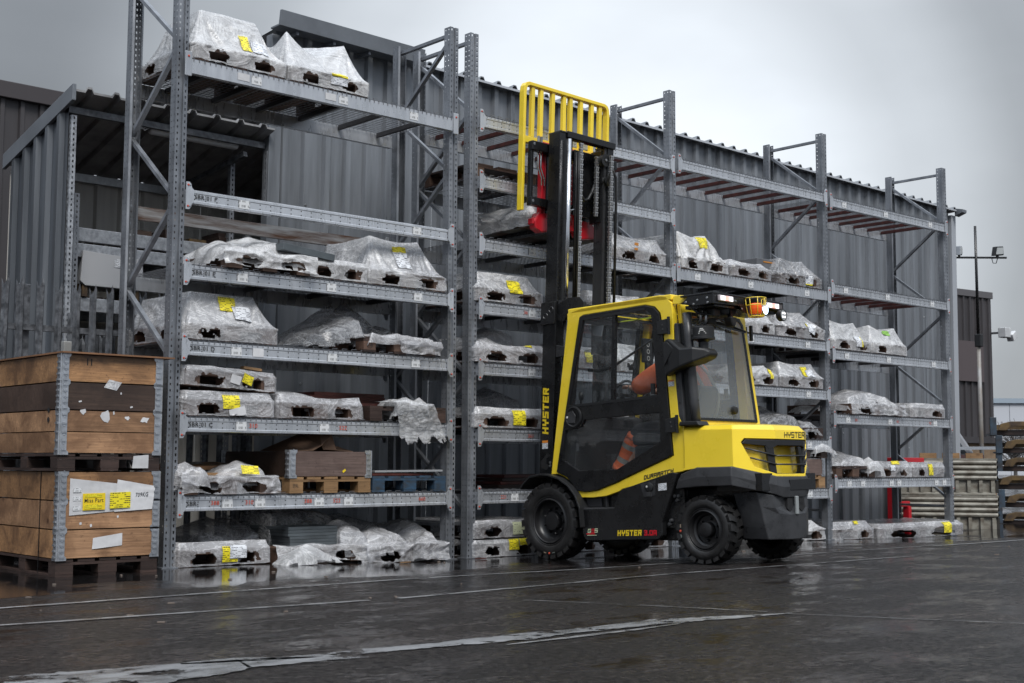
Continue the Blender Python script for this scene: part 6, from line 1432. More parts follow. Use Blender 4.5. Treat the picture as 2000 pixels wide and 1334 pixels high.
for (pts, m_) in [([(1.60, .13, 2.03), (1.60, .13, 1.99), (1.57, .14, 1.975), (1.52, .16, 1.98)], CHROME), ([(1.68, .15, 2.14), (1.68, .15, 2.05), (1.64, .17, 2.02), (1.60, .2, 2.02)], STEEL), ([(1.72, .17, 2.12), (1.72, .17, 2.03), (1.67, .19, 1.99)], STEEL)]: MB().tube(pts, .011, 8).build('hose_fitting', m_, F, smooth=True)
MB().tube([(1.60, .1, 2.17), (1.68, .12, 2.1), (1.75, .2, 2.08), (1.78, .35, 2.1)], .012, 8).build('hose', BLACKP, F, smooth=True)
MB().box(1.56, 1.86, .1, 1.0, 2.14, 2.17).build('bar_underplate', BLACKP, lb_)
# ---- hood and counterweight
P0 = [(1.535, .05), (2.03, .05), (2.22, .385), (2.22, .815), (2.03, 1.15), (1.535, 1.15)]
def inset(pl, d):
    c = (1.85, .6); return [(x-(d if x > 1.6 else -0.0), y+(d if y < .6 else -d)) for x, y in pl]
th_ = .03
def wallp(a, b, poly, holes=(), t=.03, name='hood_panel', m=None, out_=0):      # vertical panel along plan edge a->b, poly in (s along, z)
    A, B = Vector(a), Vector(b); d = (B-A).normalized(); n_ = Vector((d.y, -d.x)); L_ = (B-A).length
    mb = MB().prism(poly, 0, t, 'y', holes); mb.v = [(A.x+d.x*s-n_.x*(w_-out_), A.y+d.y*s-n_.y*(w_-out_), z) for s, w_, z in mb.v]; return mb
Lc = (Vector((2.22, .385))-Vector((2.03, .05))).length
hoodm = MB()
def addm(mb): hoodm.add(mb.v, mb.f)
addm(wallp(P0[0], P0[1], [(0, .80), (-.018, .775), (.16, .797), (.495, .797), (.495, 1.10), (0, 1.115), (.005, .96)]))
gl = [(.075, .995), (.105, 1.027), (Lc, 1.020), (Lc, 1.090), (0, 1.100), (0, .797), (Lc, .712), (Lc, .735), (.19, .795)]
gr = [(Lc-s, z) for s, z in gl]
addm(wallp(P0[1], P0[2], gl)); addm(wallp(P0[3], P0[4], gr))
addm(wallp(P0[2], P0[3], [(0, 1.02), (.43, 1.02), (.43, 1.09), (0, 1.09)])); addm(wallp(P0[2], P0[3], [(0, .712), (.43, .712), (.43, .735), (0, .735)]))
addm(wallp(P0[4], P0[5], [(0, .797), (.495, .797), (.495, 1.115), (0, 1.10)]))
hoodm.build('hood_panel', YEL, F, bevel=.006)
topl = [[(x, y, (1.115 if x < 1.6 else 1.10 if x < 2.1 else 1.09)) for x, y in P0]]
topl.append([(x-(.035 if x > 1.6 else 0), y+(.045 if y < .6 else -.045)*(1 if x < 2.1 else .35), (1.147 if x < 1.6 else 1.142 if x < 2.1 else 1.135)) for x, y in P0])
topl.append([(1.535+(x-1.535)*.80, .6+(y-.6)*.78, 1.155 if x < 1.6 else 1.150) for x, y in P0])
MB().loft(topl).build('hood_top', YEL, F, bevel=.007)
# recessed yellow inside of the grille opening
ins = [(2.00, .15), (2.10, .32), (2.115, .41), (2.115, .79), (2.10, .88), (2.00, 1.05)]
MB().loft([[(x, y, .71) for x, y in ins]+[(1.9, .6, .71)], [(x-.02, y, 1.04) for x, y in ins]+[(1.9, .6, 1.04)]]).build('grille_back', YEL, F, bevel=.006)
# black grille frame, posts and bars
fr_ = MB()
q1 = wallp(P0[1], P0[2], [(.085, .985), (.115, 1.018), (Lc+.0, 1.012), (Lc, .955), (Lc-.06, .935), (.30, .965)], t=.03, out_=-.004); q2 = wallp(P0[2], P0[3], [(0, 1.014), (.43, 1.014), (.43, .95), (.40, .968), (.03, .968), (0, .955)], t=.035, out_=-.003)
q3 = wallp(P0[3], P0[4], [(0, 1.012), (Lc-.115, 1.018), (Lc-.085, .985), (Lc-.3, .965), (.06, .935), (0, .955)], t=.03, out_=-.004)
for q in (q1, q2, q3): fr_.add(q.v, q.f)
for q in (wallp(P0[1], P0[2], [(.295, .96), (.37, .955), (Lc+.01, .74), (Lc-.05, .74)], t=.03, out_=-.006), wallp(P0[3], P0[4], [(Lc-.295, .96), (Lc-.37, .955), (-.01, .74), (.05, .74)], t=.03, out_=-.006), wallp(P0[3], P0[4], [(Lc-.11, 1.0), (Lc-.085, .99), (Lc-.19, .80), (Lc-.215, .79)], t=.02, out_=-.006), wallp(P0[2], P0[3], [(.34, .96), (.385, .96), (.42, .74), (.38, .74)], t=.03, out_=-.005)): fr_.add(q.v, q.f)
fr_.build('grille_frame', BLACKPL, F, bevel=.004)
for (z0, z1, z2_) in ((.945, .882, .885), (.868, .812, .812)):
    for sgn in (0, 1):
        f_ = (lambda y: y) if sgn == 0 else (lambda y: 1.2-y)
        MB().tube([(2.09-(.0 if z0 > .9 else -.02), f_(.15+(0 if z0 > .9 else .03)), z0), (2.222, f_(.385), z1)], .007, 8).build('grille_bar', STEEL if False else CWGREY, F, smooth=True)
    MB().tube([(2.225, .385, z1), (2.225, .815, z2_)], .007, 8).build('grille_bar', CWGREY, F, smooth=True)
decal(strokes('HYSTER', .048, .95, .17, .26, .05), 'lettering', INKBLUE, F, (2.2215, .515, 1.032), (0, 1, .012), (0, 0, 1))
# black bumper band, following the hood edge
def ring(pts, zt, zb, off, inw):
    return pts
bt = [(1.508, .03, .748), (1.68, .022, .800), (2.025, .022, .799), (2.226, .375, .716), (2.226, .825, .716), (2.025, 1.178, .799), (1.68, 1.178, .800), (1.508, 1.17, .748)]
bb = [(1.447, .03, .622), (1.70, .018, .640), (2.035, .018, .642), (2.225, .36, .565), (2.235, .45, .540), (2.235, .75, .540), (2.225, .84, .565), (2.035, 1.182, .642), (1.70, 1.182, .640), (1.447, 1.17, .622)]
bt2 = bt[:4]+[(2.232, .46, .712), (2.232, .74, .712)]+bt[4:]
bi = [(x-.30 if x > 2.1 else x-.0, y+(.2 if y < .6 else -.2), z) for x, y, z in bt2]; bi2 = [(x-.30 if x > 2.1 else x-.0, y+(.2 if y < .6 else -.2), z+.01) for x, y, z in bb]
mb = MB(); n_ = len(bb)
mid = [((a[0]+b_[0])/2+.012*(1 if a[0] > 2.1 else 0), (a[1]+b_[1])/2+(-.008 if a[1] < .6 else .008), (a[2]+b_[2])/2) for a, b_ in zip(bt2, bb)]
mb.v = bi+bt2+mid+bb+bi2
for r_ in range(4):
    for k in range(n_-1): mb.f.append((r_*n_+k, r_*n_+k+1, (r_+1)*n_+k+1, (r_+1)*n_+k))
mb.f.append(tuple(r_*n_ for r_ in range(5))); mb.f.append(tuple(r_*n_+n_-1 for r_ in range(4, -1, -1))); mb.mi = [0]*len(mb.f)
mb.build('counterweight_band', CWGREY, F, bevel=.008)
MB().prism([(.535, .685), (.86, .695), (.855, .602), (.545, .598)], 2.236, 2.246, 'x').build('rear_plate_recess', BLACKPL, F, bevel=.003)
MB().box(1.75, 2.2, .2, 1.0, .6, .74).build('counterweight_core', BLACKP, F)
# lower counterweight: shouldered block with a tow pin pocket
def low(y): return y
ol = [(1.95, .25, .60), (2.150, .250, .585), (2.20, .40, .555), (2.20, .80, .555), (2.150, .95, .585), (1.95, .95, .60)]
lo_ = [[(1.90, .215, .585), (2.125, .225, .59), (2.205, .345, .565), (2.205, .52, .545), (2.205, .68, .545), (2.205, .855, .565), (2.125, .975, .59), (1.90, .985, .585)],
       [(1.92, .235, .47), (2.145, .25, .47), (2.215, .36, .455), (2.20, .50, .475), (2.20, .70, .475), (2.215, .84, .455), (2.145, .95, .47), (1.92, .965, .47)],
       [(1.95, .265, .31), (2.165, .28, .295), (2.225, .40, .41), (2.235, .535, .400), (2.235, .665, .400), (2.225, .80, .41), (2.165, .92, .295), (1.95, .935, .31)],
       [(1.93, .29, .205), (2.175, .305, .20), (2.215, .40, .20), (2.225, .53, .195), (2.225, .67, .195), (2.215, .80, .20), (2.175, .895, .20), (1.93, .91, .205)]]
MB().loft(lo_).build('counterweight_block', CWGREY, F, bevel=.008)
for yy in (.555, .735): MB().prism([(yy-.035, .535), (yy+.035, .535), (yy+.045, .455), (yy, .42), (yy-.04, .45)], 2.203, 2.226, 'x').build('pocket', DARKHOLE, F)
tp_ = MB().box(2.228, 2.25, .615, .655, .40, .55).build('tow_pin', mat('tow_pin_grey', (.34, .36, .36), .45, .3), F, bevel=.006)
MB().prism([(.80, .195), (.86, .198), (.85, .225), (.81, .222)], 2.19, 2.228, 'x').build('drain_notch', DARKHOLE, F)
decal(font('3.0', .04), 'lettering', BLACKP, F, (2.2275, .70, .48), (0, 1, 0), (0, 0, 1))
MB().box(1.30, 2.0, .3, .9, .2, .62).build('rear_axle_housing', BLACKP, F); MB().tube([(1.712, .12, .286), (1.712, 1.08, .286)], .06, 12).build('rear_axle', BLACKP, F); MB().tube([(0, .15, .352), (0, 1.05, .352)], .09, 12).build('front_axle', BLACKP, F)
for (a, y, z) in ((1.41, .07, .565), (1.45, .07, .565), (1.435, .07, .53), (1.36, .07, .36), (1.345, .07, .33)): MB().lathe([(0, -.012), (.014, -.01), (.017, 0), (.017, .05)], (a, y, z), 'y', 10).build('hydraulic_port', CWGREY, F, auto=40)
MB().box(1.3, 1.5, .085, .12, .3, .62).build('valve_panel', BLACKP, F)

# ---- mast, chains, carriage (leaning back a little)
def mt(u, v, z): return (u-.326+.06*z, v, z)
def MM(mb, name, m, par=None, bevel=0, smooth=False, auto=None): return mb.xf(mt).build(name, m, par or F, bevel=bevel, smooth=smooth, auto=auto)
def rail(v0, v1, z0, z1, u0=0, u1=.165, inward=1):       # I-section upright
    mb = MB(); t = .022; mid_ = (v0+v1)/2
    mb.prism([(u0, v0), (u0+t, v0), (u0+t, mid_-t/2), (u1-t, mid_-t/2), (u1-t, v0), (u1, v0), (u1, v1), (u1-t, v1), (u1-t, mid_+t/2), (u0+t, mid_+t/2), (u0+t, v1), (u0, v1)], z0, z1, 'z'); return mb
def crail(v0, v1, z0, z1, u0, u1, left):
    t = .024; o, i_ = (v0, v1) if left else (v1, v0); s = 1 if left else -1
    return MB().prism([(u0, o), (u1, o), (u1, i_), (u1-t, i_), (u1-t, o+s*t), (u0+t, o+s*t), (u0+t, i_), (u0, i_)], z0, z1, 'z')
MM(crail(.19, .285, .12, 2.40, 0, .165, True), 'outer_mast_rail', BLACKP, bevel=.004); MM(crail(.915, 1.01, .12, 2.40, 0, .165, False), 'outer_mast_rail', BLACKP, bevel=.004)
MM(crail(.207, .295, 1.9, 4.03, .004, .150, True), 'inner_mast_rail', BLACKP, bevel=.004); MM(crail(.905, .993, 1.9, 4.03, .004, .150, False), 'inner_mast_rail', BLACKP, bevel=.004)
MM(rail(.30, .335, 1.95, 4.0, .02, .14), 'inner_mast_flange', CWGREY); MM(rail(.865, .90, 1.95, 4.0, .02, .14), 'inner_mast_flange', CWGREY)
MM(MB().box(.09, .17, .30, 1.0, 3.985, 4.05), 'top_crossbar', BLACKP, bevel=.006); MM(MB().box(.0, .16, .207, .30, 4.03, 4.04), 'rail_cap', CWGREY)
MM(MB().box(.145, .19, .2, 1.0, 2.33, 2.41), 'outer_crossbar', BLACKP, bevel=.006)
MM(MB().prism([(.166, 2.22), (.166, 2.37), (.30, 2.42), (.46, 2.41), (.51, 2.36), (.51, 2.30), (.33, 2.29), (.26, 2.2)], .195, .235, 'y'), 'mast_bracket', BLACKP, bevel=.008)
MM(MB().prism([(-.01, 2.19), (-.01, 2.40), (.17, 2.40), (.17, 2.19)], .165, .188, 'y'), 'mast_bracket', BLACKP, bevel=.006)
for (a, z) in ((.125, 2.325), (.055, 2.27)): MM(MB().lathe([(.022, .1645), (.026, .160), (.03, .1645)], (a, 0, z), 'y', 20), 'bracket_eye', CWGREY)
MM(MB().prism([(.165, 1.99), (.30, 1.96), (.30, 1.88), (.165, 1.87)], .2, .25, 'y'), 'hose_bracket', CWGREY, bevel=.006)
for v in (.262, .938): MM(MB().tube([(.235, v, .5), (.235, v, 2.36)], .036, 16), 'lift_cylinder', BLACKP, smooth=True); MM(MB().tube([(.195, v+(.03 if v < .5 else -.03), 2.3), (.195, v+(.03 if v < .5 else -.03), 3.96)], .021, 16), 'piston_rod', CHROME, smooth=True) if v < .5 else None
def chain(v, u, z0, z1, nm='lift_chain'):
    mb = MB(); n_ = int((z1-z0)/.05)
    for i in range(n_):
        z = z0+i*.05
        for k in (-1, 1): mb.box(u-.012, u+.012, v+k*.011-.006, v+k*.011+.006, z+.002, z+.028)
        mb.box(u-.014, u+.014, v-.022, v+.022, z+.030, z+.045)
    o = MM(mb, nm, CHAIN); o['kind'] = 'stuff'; return o
chain(.475, .18, 2.36, 3.97); chain(.915, .19, 2.36, 3.95); chain(.38, .12, 3.2, 3.80); chain(.80, .1, 3.3, 3.93)
for v, dv in ((.43, 0), (.445, .02)): MM(MB().tube([(.165+dv, v, 2.3), (.165+dv, v, 3.6), (.16+dv, v, 3.86)], .013, 8), 'hydraulic_hose', BLACKPL, smooth=True)
MM(MB().tube([(.2, .985, 2.3), (.2, .985, 3.55), (.2, .975, 3.7), (.2, .93, 3.76), (.18, .89, 3.72), (.17, .88, 3.6)], .014, 8), 'hydraulic_hose', BLACKPL, smooth=True)
for (u, v, z, r) in ((.14, .865, 3.86, .062), (.15, .90, 3.66, .05)):
    sv_ = MM(MB().lathe([(r*.35, -.02), (r, -.022), (r*.85, -.008), (r*.85, .008), (r, .022), (r*.35, .02)], (u, v, z), 'x', 28), 'sheave', BLACKPL, auto=40); MM(MB().lathe([(0, .03), (.014, .029), (.016, .02)], (u, v, z), 'x', 10), 'sheave_pin', STEEL, sv_)
MM(MB().box(.06, .14, .335, .40, 3.86, 3.98), 'top_block', BLACKP, bevel=.006); MM(MB().tube([(.07, .36, 3.78), (.07, .36, 3.4)], .02, 10), 'hose_guide', BLACKP)
# carriage
MM(MB().box(-.09, -.03, .02, 1.26, 3.86, 3.95), 'carriage_bar', BLACKP, bevel=.006); MM(MB().box(-.09, -.03, .02, 1.26, 3.33, 3.41), 'carriage_bar', BLACKP, bevel=.006)
for v in (.30, .86): MM(MB().box(-.04, .11, v, v+.045, 3.25, 3.97), 'carriage_plate', BLACKP, bevel=.006)
MM(MB().prism([(.58, 3.30), (.58, 3.95), (.86, 3.95), (.86, 3.40), (.82, 3.30)], -.02, .0, 'x'), 'carriage_plate', BLACKP, bevel=.006)
for v in (.025, 1.21): MM(MB().box(-.10, -.05, v, v+.035, 3.33, 3.95), 'backrest_mount', BLACKP, bevel=.006)
for z in (3.92, 3.37): MM(MB().lathe([(0, -.01), (.016, -.009), (.018, 0)], (-.05, .035, z), 'x', 10), 'mount_bolt', STEEL) if False else MM(MB().lathe([(0, .01), (.014, .009), (.017, -.01)], (-.035, .044, z), 'x', 10), 'mount_bolt', STEEL)
# red sideshift frame
rs_ = MM(MB().box(-.15, -.095, .22, 1.05, 3.88, 3.985), 'sideshift_bar', REDP, bevel=.008)
MM(MB().box(-.16, -.10, .23, .29, 3.2, 3.88), 'sideshift_side', REDP, bevel=.006); MM(MB().box(-.16, -.10, .68, .78, 3.2, 3.88), 'sideshift_side', REDP, bevel=.006)
for v0 in (.13, .72): MM(MB().prism([(v0, 3.20), (v0+.02, 3.13), (v0+.10, 3.10), (v0+.28, 3.13), (v0+.30, 3.22), (v0+.22, 3.29), (v0+.06, 3.29)], -.17, -.085, 'x'), 'sideshift_hook', REDP, bevel=.012)
MM(MB().box(-.17, -.10, .12, 1.06, 3.17, 3.23), 'sideshift_bar', REDP, bevel=.008)
for k, (v) in enumerate((.15, .19)): MM(MB().tube([(-.08, v, 4.0), (-.08, v, 3.72), (-.08, v+.055, 3.62), (-.08, v+.06, 3.55)], .008, 8), 'hydraulic_pipe', CHROME, smooth=True); MM(MB().tube([(-.08, v, 3.96), (-.08, v, 4.02)], .014, 8), 'hose_fitting', STEEL)
MM(MB().tube([(.05, .545, 3.66), (.05, .61, 3.69), (.05, .625, 3.6)], .009, 8), 'hydraulic_pipe', CHROME, smooth=True); MM(MB().tube([(.05, .56, 3.67), (.05, .585, 3.36), (.05, .50, 3.33), (.05, .36, 3.33)], .007, 8), 'hydraulic_pipe', CHROME, smooth=True)
MM(MB().tube([(.05, .62, 3.62), (.05, .63, 3.5), (.05, .68, 3.45), (.05, .74, 3.47), (.06, .78, 3.54), (.08, .80, 3.62)], .017, 10), 'hydraulic_hose', BLACKPL, smooth=True)
# load backrest
def arcbar(mb, pts, w_, t): 
    for a, b_ in zip(pts[:-1], pts[1:]): mb.bar(a, b_, w_, t, (1, 0, 0))
bk = MB(); uL = -.22
out_p = [(.015, 3.30), (.015, 4.46), (.022, 4.51), (.045, 4.545), (.085, 4.56), (1.20, 4.56), (1.24, 4.545), (1.265, 4.51), (1.272, 4.46), (1.272, 3.96)]
inn_p = [(.05, 3.30), (.05, 4.45), (.056, 4.49), (.07, 4.515), (.095, 4.525), (1.19, 4.525), (1.215, 4.515), (1.23, 4.49), (1.236, 4.45), (1.236, 3.96)]
bk.prism(out_p+inn_p[::-1], uL, uL+.065, 'x')
brk = MM(bk, 'load_backrest', YEL, bevel=.005)
MM(MB().box(uL+.01, uL+.055, .0505, 1.235, 3.965, 4.03), 'backrest_rail', YEL, brk, bevel=.004)
for v in (.135, .255, .42, .585, .68, .835, 1.0, 1.125): MM(MB().box(uL+.012, uL+.052, v, v+.045, 4.03, 4.526), 'backrest_bar', YEL, brk, bevel=.004)
MM(MB().box(uL+.01, uL+.06, 1.236, 1.272, 3.33, 3.96), 'backrest_arm', YEL, brk, bevel=.004)
MM(MB().prism([(.62, 3.97), (.78, 3.97), (.78, 3.82), (.66, 3.84)], -.10, -.09, 'x'), 'backrest_gusset', YEL)
for v in (.30, .82): MM(MB().prism([(-.16, 3.12), (-.10, 3.12), (-.10, 3.9), (-.14, 3.9), (-.15, 3.165), (-.16, 3.16), (-1.25, 3.165), (-1.25, 3.15)], v, v+.12, 'y'), 'fork', BLACKP)
# mast lettering and plates
decal(strokes('HYSTER', .078, .80, .25, .24, .08), 'lettering', YELD, F, (-.150, .1885, 1.155), (.045, 0, 1.0), (-1, 0, .04))
card('warning_sticker', WLAB, F, (-.232, .1885, 1.02), (1, 0, 0), (.02, 0, 1), .072, .06); card('warning_sticker', bpy.data.materials['orange_sticker'], F, (-.230, .1875, 1.076), (1, 0, 0), (.02, 0, 1), .072, .022)
for z in (.86, .89): MM(MB().lathe([(0, .18), (.012, .182), (.014, .19)], (.14, 0, z), 'y', 8), 'mast_bolt', STEEL)
MM(MB().prism([(.02, .90), (.10, .98), (.14, .95), (.09, .93), (.09, .88), (.13, .86), (.10, .82), (.03, .84)], .186, .1895, 'y'), 'lifting_hook_cut', DARKHOLE)

# ---- cab interior
MB().box(.1, 1.45, .13, 1.07, .62, .70).build('cab_floor', LINER, F); MB().prism([(.05, .7), (.10, 1.25), (.16, 1.33), (.28, 1.30), (.22, .7)], .13, 1.07, 'y').build('dashboard', LINER, F, bevel=.02)
for v in (.14, 1.02): MB().bar((.16, v+.02, 1.3), (.30, v+.02, 2.2), .04, .05).build('front_pillar', BLACKP, F)
MB().prism([(.13, 1.3), (.135, 1.3), (.29, 2.2), (.285, 2.2)], .18, 1.02, 'y').build('windscreen', GLASS, F)
seat = MB().prism([(.72, 1.02), (.70, 1.10), (.78, 1.13), (1.15, 1.10), (1.20, 1.02)], .36, .86, 'y').build('seat', SEATM, F, bevel=.03)
MB().prism([(1.16, 1.08), (1.22, 1.06), (1.32, 1.50), (1.29, 1.54), (1.24, 1.54)], .42, .88, 'y').build('seat_back', SEATM, seat, bevel=.04); MB().box(.75, 1.3, .34, .88, .7, 1.02).build('engine_cover', LINER, F, bevel=.03)
sw = MB().tube([(.43+.055*math.cos(2*PI*k/32)*1.0, .6+.15*math.sin(2*PI*k/32), 1.50+.145*math.cos(2*PI*k/32)*.9) for k in range(33)], .013, 8).build('steering_wheel', BLACKPL, F, smooth=True)
MB().bar((.43, .46, 1.5), (.43, .74, 1.5), .02, .03).build('wheel_spoke', BLACKPL, sw); MB().tube([(.43, .6, 1.5), (.2, .6, 1.25)], .03, 10).build('steering_column', BLACKPL, F)
ds = MB().box(.46, .50, .84, .97, 1.82, 2.05).build('display', BLACKPL, F, bevel=.01); MB().bar((.48, .9, 1.3), (.48, .9, 1.83), .03).build('display_stalk', BLACKP, ds)
for k in range(3): MB().lathe([(.016, .003), (.022, .003)], (.5005, .9, 1.86+.065*k), 'x', 16).build('gauge', WHITED, ds)
mi = MB().prism([(.44, 2.13), (.585, 2.11), (.56, 2.01), (.45, 2.03)], .16, .175, 'y').build('mirror', mat('mirror_face', (.6, .62, .64), .12, .6), F, bevel=.01)
MB().tube([(.312, .25, 1.727), (.42, .28, 1.715), (.56, .3, 1.735), (1.03, .34, 1.965)], [.018, .02, .014, .008], 8).build('wiper_arm', BLACKP, F, smooth=True)
for (u, v) in ((.15, .22), (.17, .3)): MB().tube([(u, v, 1.3), (u, v, 1.47)], .01, 8).build('lever', BLACKP, F); 
for (u, v) in ((.15, .22), (.17, .3)): MB().lathe([(0, 1.54), (.022, 1.53), (.028, 1.50), (.02, 1.46), (0, 1.455)], (u, v, 0), 'z', 12).build('lever_knob', BLACKPL, F, smooth=True)
MB().bar((.06, .14, .915), (.22, .14, .80), .014, .02).build('sill_strip', mat('lime_strip', (.5, .6, .02), .5), F)
MB().box(.39, .79, .6, .62, 2.19, 2.20).build('roof_strip', bpy.data.materials['lime_strip'], F)
card('data_plate', WLAB, F, (.25, .3, 1.75), (0, 1, 0), (.15, 0, 1), .2, .16) if False else None

# ================================================================== DRIVER
person = thing('person', 'driver in an orange high-visibility jacket and hat seated in the forklift cab', 'person'); person.matrix_world = Mx.copy()
def skin(name, joints, edges, m, par, root=0, sub=2):
    me = bpy.data.meshes.new(name); me.from_pydata([j[:3] for j in joints], edges, []); me.materials.append(m)
    o = link(name, me, par); skm = o.modifiers.new('skin', 'SKIN'); skm.use_smooth_shade = True
    sk = me.skin_vertices[0].data
    for i, j in enumerate(joints): sk[i].radius = (j[3], j[4] if len(j) > 4 else j[3]); sk[i].use_root = i == root
    s = o.modifiers.new('sub', 'SUBSURF'); s.levels = sub; s.render_levels = sub
    return o
pv = .83; fwd = -.09
body = [(1.08, pv, 1.16, .13), (1.12, pv, 1.38, .12), (1.10, pv, 1.60, .13), (1.05, pv, 1.76, .06), (1.0, pv, 1.86, .055), (.97, pv, 1.97, .085), (.96, pv, 2.04, .075),
        (1.07, pv-.2, 1.68, .06), (.84, pv-.36, 1.56, .045), (.70, pv-.27, 1.55, .033), (1.07, pv+.2, 1.68, .06), (.90, pv+.27, 1.47, .045), (.72, pv+.06, 1.53, .033),
        (1.0, pv-.11, 1.14, .1), (.55, pv-.15, 1.15, .07), (.42, pv-.17, .80, .05), (.30, pv-.17, .745, .04), (1.0, pv+.11, 1.14, .1), (.55, pv+.15, 1.15, .07), (.42, pv+.17, .80, .05), (.30, pv+.17, .745, .04), (.64, pv-.26, 1.56, .03), (.66, pv+.04, 1.55, .03)]
be = [(0, 1), (1, 2), (2, 3), (3, 4), (4, 5), (5, 6), (2, 7), (7, 8), (8, 9), (2, 10), (10, 11), (11, 12), (0, 13), (13, 14), (14, 15), (15, 16), (0, 17), (17, 18), (18, 19), (19, 20), (9, 21), (12, 22)]
body = [((j[0]+fwd, *j[1:]) if 2 <= k <= 12 or k > 20 else j) for k, j in enumerate(body)]
skin('body', body, be, SKIN, person)
jk = [(1.08, pv, 1.18, .165, .15), (1.12, pv, 1.40, .19, .165), (1.10, pv, 1.62, .20, .155), (1.05, pv, 1.77, .08), (1.04, pv-.25, 1.71, .115), (.84, pv-.36, 1.56, .105), (.72, pv-.28, 1.56, .075), (1.05, pv+.22, 1.70, .105), (.88, pv+.27, 1.50, .09), (.74, pv+.06, 1.54, .062)]
jk = [((j[0]+fwd, *j[1:]) if k >= 2 else j) for k, j in enumerate(jk)]
jo = skin('jacket', jk, [(0, 1), (1, 2), (2, 3), (2, 4), (4, 5), (5, 6), (2, 7), (7, 8), (8, 9)], ORANGE, person)
tj = [(1.05, pv, 1.15, .15), (.98, pv-.12, 1.15, .115), (.55, pv-.16, 1.17, .088), (.98, pv+.12, 1.15, .115), (.55, pv+.16, 1.17, .088), (.50, pv-.16, 1.08, .08), (.50, pv+.16, 1.08, .08)]
skin('trousers', tj, [(0, 1), (1, 2), (0, 3), (3, 4), (2, 5), (4, 6)], TROUS, person)
for s in (-1, 1):
    v = pv+s*.165; lg = MB(); A = Vector((.52, v, 1.13)); B = Vector((.33, v, .80)); 
    rings = []
    for k in range(9):
        f = k/8; p = A.lerp(B, f); r = .078+.006*math.sin(f*7)+.016*f; rings.append((p, r))
    for k in range(8):
        m_ = REFLT if k in (2, 5) else ORANGE
        MB().tube([rings[k][0], rings[k+1][0]], [rings[k][1], rings[k+1][1]], 18, cap=(k in (0, 7))).build('legging_band', m_, person, smooth=True)
    bt_ = MB().loft([[(.50, v-.05, .70), (.22, v-.05, .70), (.22, v+.05, .70), (.50, v+.05, .70)], [(.50, v-.055, .75), (.21, v-.05, .745), (.21, v+.05, .745), (.50, v+.055, .75)], [(.49, v-.055, .82), (.33, v-.05, .80), (.33, v+.05, .80), (.49, v+.055, .82)], [(.48, v-.05, .90), (.37, v-.05, .89), (.37, v+.05, .89), (.48, v+.05, .90)]]).build('boot', BOOTM, person, bevel=.02)
    for (a, b_, r) in (((.89, pv+s*.29, 1.47), (.86, pv+s*.275, 1.475), .094), ): 
        d = (Vector((.72+fwd, pv+(-.28 if s < 0 else .06), 1.55))-Vector((.84+fwd, pv+(-.36 if s < 0 else .27), 1.55))); c0 = Vector((.84+fwd, pv+(-.36 if s < 0 else .27), 1.55)); MB().tube([c0+d*.35, c0+d*.75], [.098, .09], 18, cap=False).build('sleeve_band', REFLT, person, smooth=True)
    # hand closed round the wheel rim: five short finger chains
    hx, hy, hz = .50, pv+s*.14-.1, 1.57
    skin('hand', [(.58, hy, 1.55, .03), (.53, hy, 1.565, .036, .022)]+[(.50, hy+(k-1.5)*.02, 1.585-.004*abs(k-1.5), .0095) for k in range(4)]+[(.462, hy+(k-1.5)*.019, 1.58, .009) for k in range(4)]+[(.458, hy+(k-1.5)*.018, 1.555, .0085) for k in range(4)]+[(.52, hy-s*.045, 1.555, .011), (.485, hy-s*.05, 1.54, .0095)],
         [(0, 1)]+[(1, 2+k) for k in range(4)]+[(2+k, 6+k) for k in range(4)]+[(6+k, 10+k) for k in range(4)]+[(1, 14), (14, 15)], SKIN, person, sub=1)
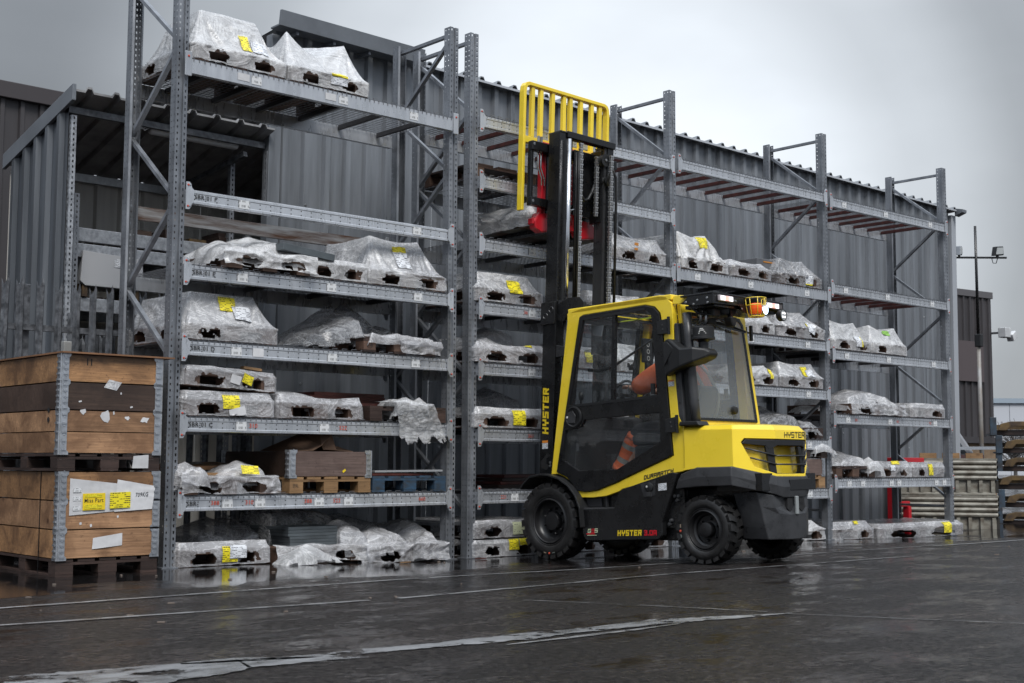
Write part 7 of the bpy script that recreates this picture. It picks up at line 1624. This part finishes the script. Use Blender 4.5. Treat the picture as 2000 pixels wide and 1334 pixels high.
for a in (-.09, .09): MB().tube([(1.245, pv+a*1.0, 1.25), (1.29, pv+a, 1.45), (1.265+fwd, pv+a*1.05, 1.66), (1.15+fwd, pv+a*1.2, 1.775), (1.02+fwd, pv+a*1.2, 1.72), (.945+fwd*.5, pv+a, 1.5)], .016, 6).xf(lambda x, y, z: (x-.0, y, z)).build('reflective_strip', REFLT, person, smooth=True)
MB().lathe([(0, 2.125), (.06, 2.12), (.10, 2.085), (.112, 2.04), (.112, 1.995), (.10, 1.99), (0, 1.995)], (.965+fwd, pv, 0), 'z', 24).build('hat', ORANGE, person, smooth=True); MB().obox((.85+fwd, pv, 2.0), (.05, 0, -.004), (0, .075, 0), (0, 0, .006)).build('hat_peak', ORANGE, person, bevel=.01)
MB().lathe([(0, 1.99), (.098, 1.985), (.10, 1.94), (.085, 1.89), (0, 1.88)], (.985+fwd, pv, 0), 'z', 20).build('hair', TWIG, person, smooth=True)
for s in (-1, 1): MB().lathe([(0, s*.1), (.02, s*.1), (.022, s*.085)], (.965+fwd, pv, 1.955), 'y', 10).build('ear', SKIN, person)
MB().loft([[(.875+fwd, pv-.018, 1.93), (.875+fwd, pv+.018, 1.93), (.90+fwd, pv, 1.97)], [(.85+fwd, pv-.006, 1.935), (.85+fwd, pv+.006, 1.935), (.87+fwd, pv, 1.965)]]).build('nose', SKIN, person)
for s in (-1, 1): MB().lathe([(0, -.013), (.010, -.008), (.012, .0)], (.886+fwd, pv+s*.035, 1.965), 'x', 8).build('eye', INK, person)
MB().obox((.884+fwd, pv, 1.905), (.004, 0, 0), (0, .025, 0), (0, 0, .005)).build('mouth', REDINK, person)

# ---- the load on the forks
L = wrapped('white wrapped load held up on the forks behind the mast', -.48, .48, 0, .27, (.08, .08, .1, .1), .02, .03, film=FILMW, holes=False, cg=False, d=1.15, y0=-.575, ph=.14)
L.t.matrix_world = Mx @ Matrix.Translation((-.80, .74, 3.168)) @ Matrix.Rotation(-PI/2, 4, 'Z') @ Matrix.Rotation(PI, 4, 'Z') @ Matrix.Rotation(-PI/2, 4, 'Z')
MB().box(-.46, .46, -.56, .56, .003, .006).build('slip_sheet', mat('grey_slip_sheet', (.14, .14, .135), .7, var=.3, vscale=6), L.t)
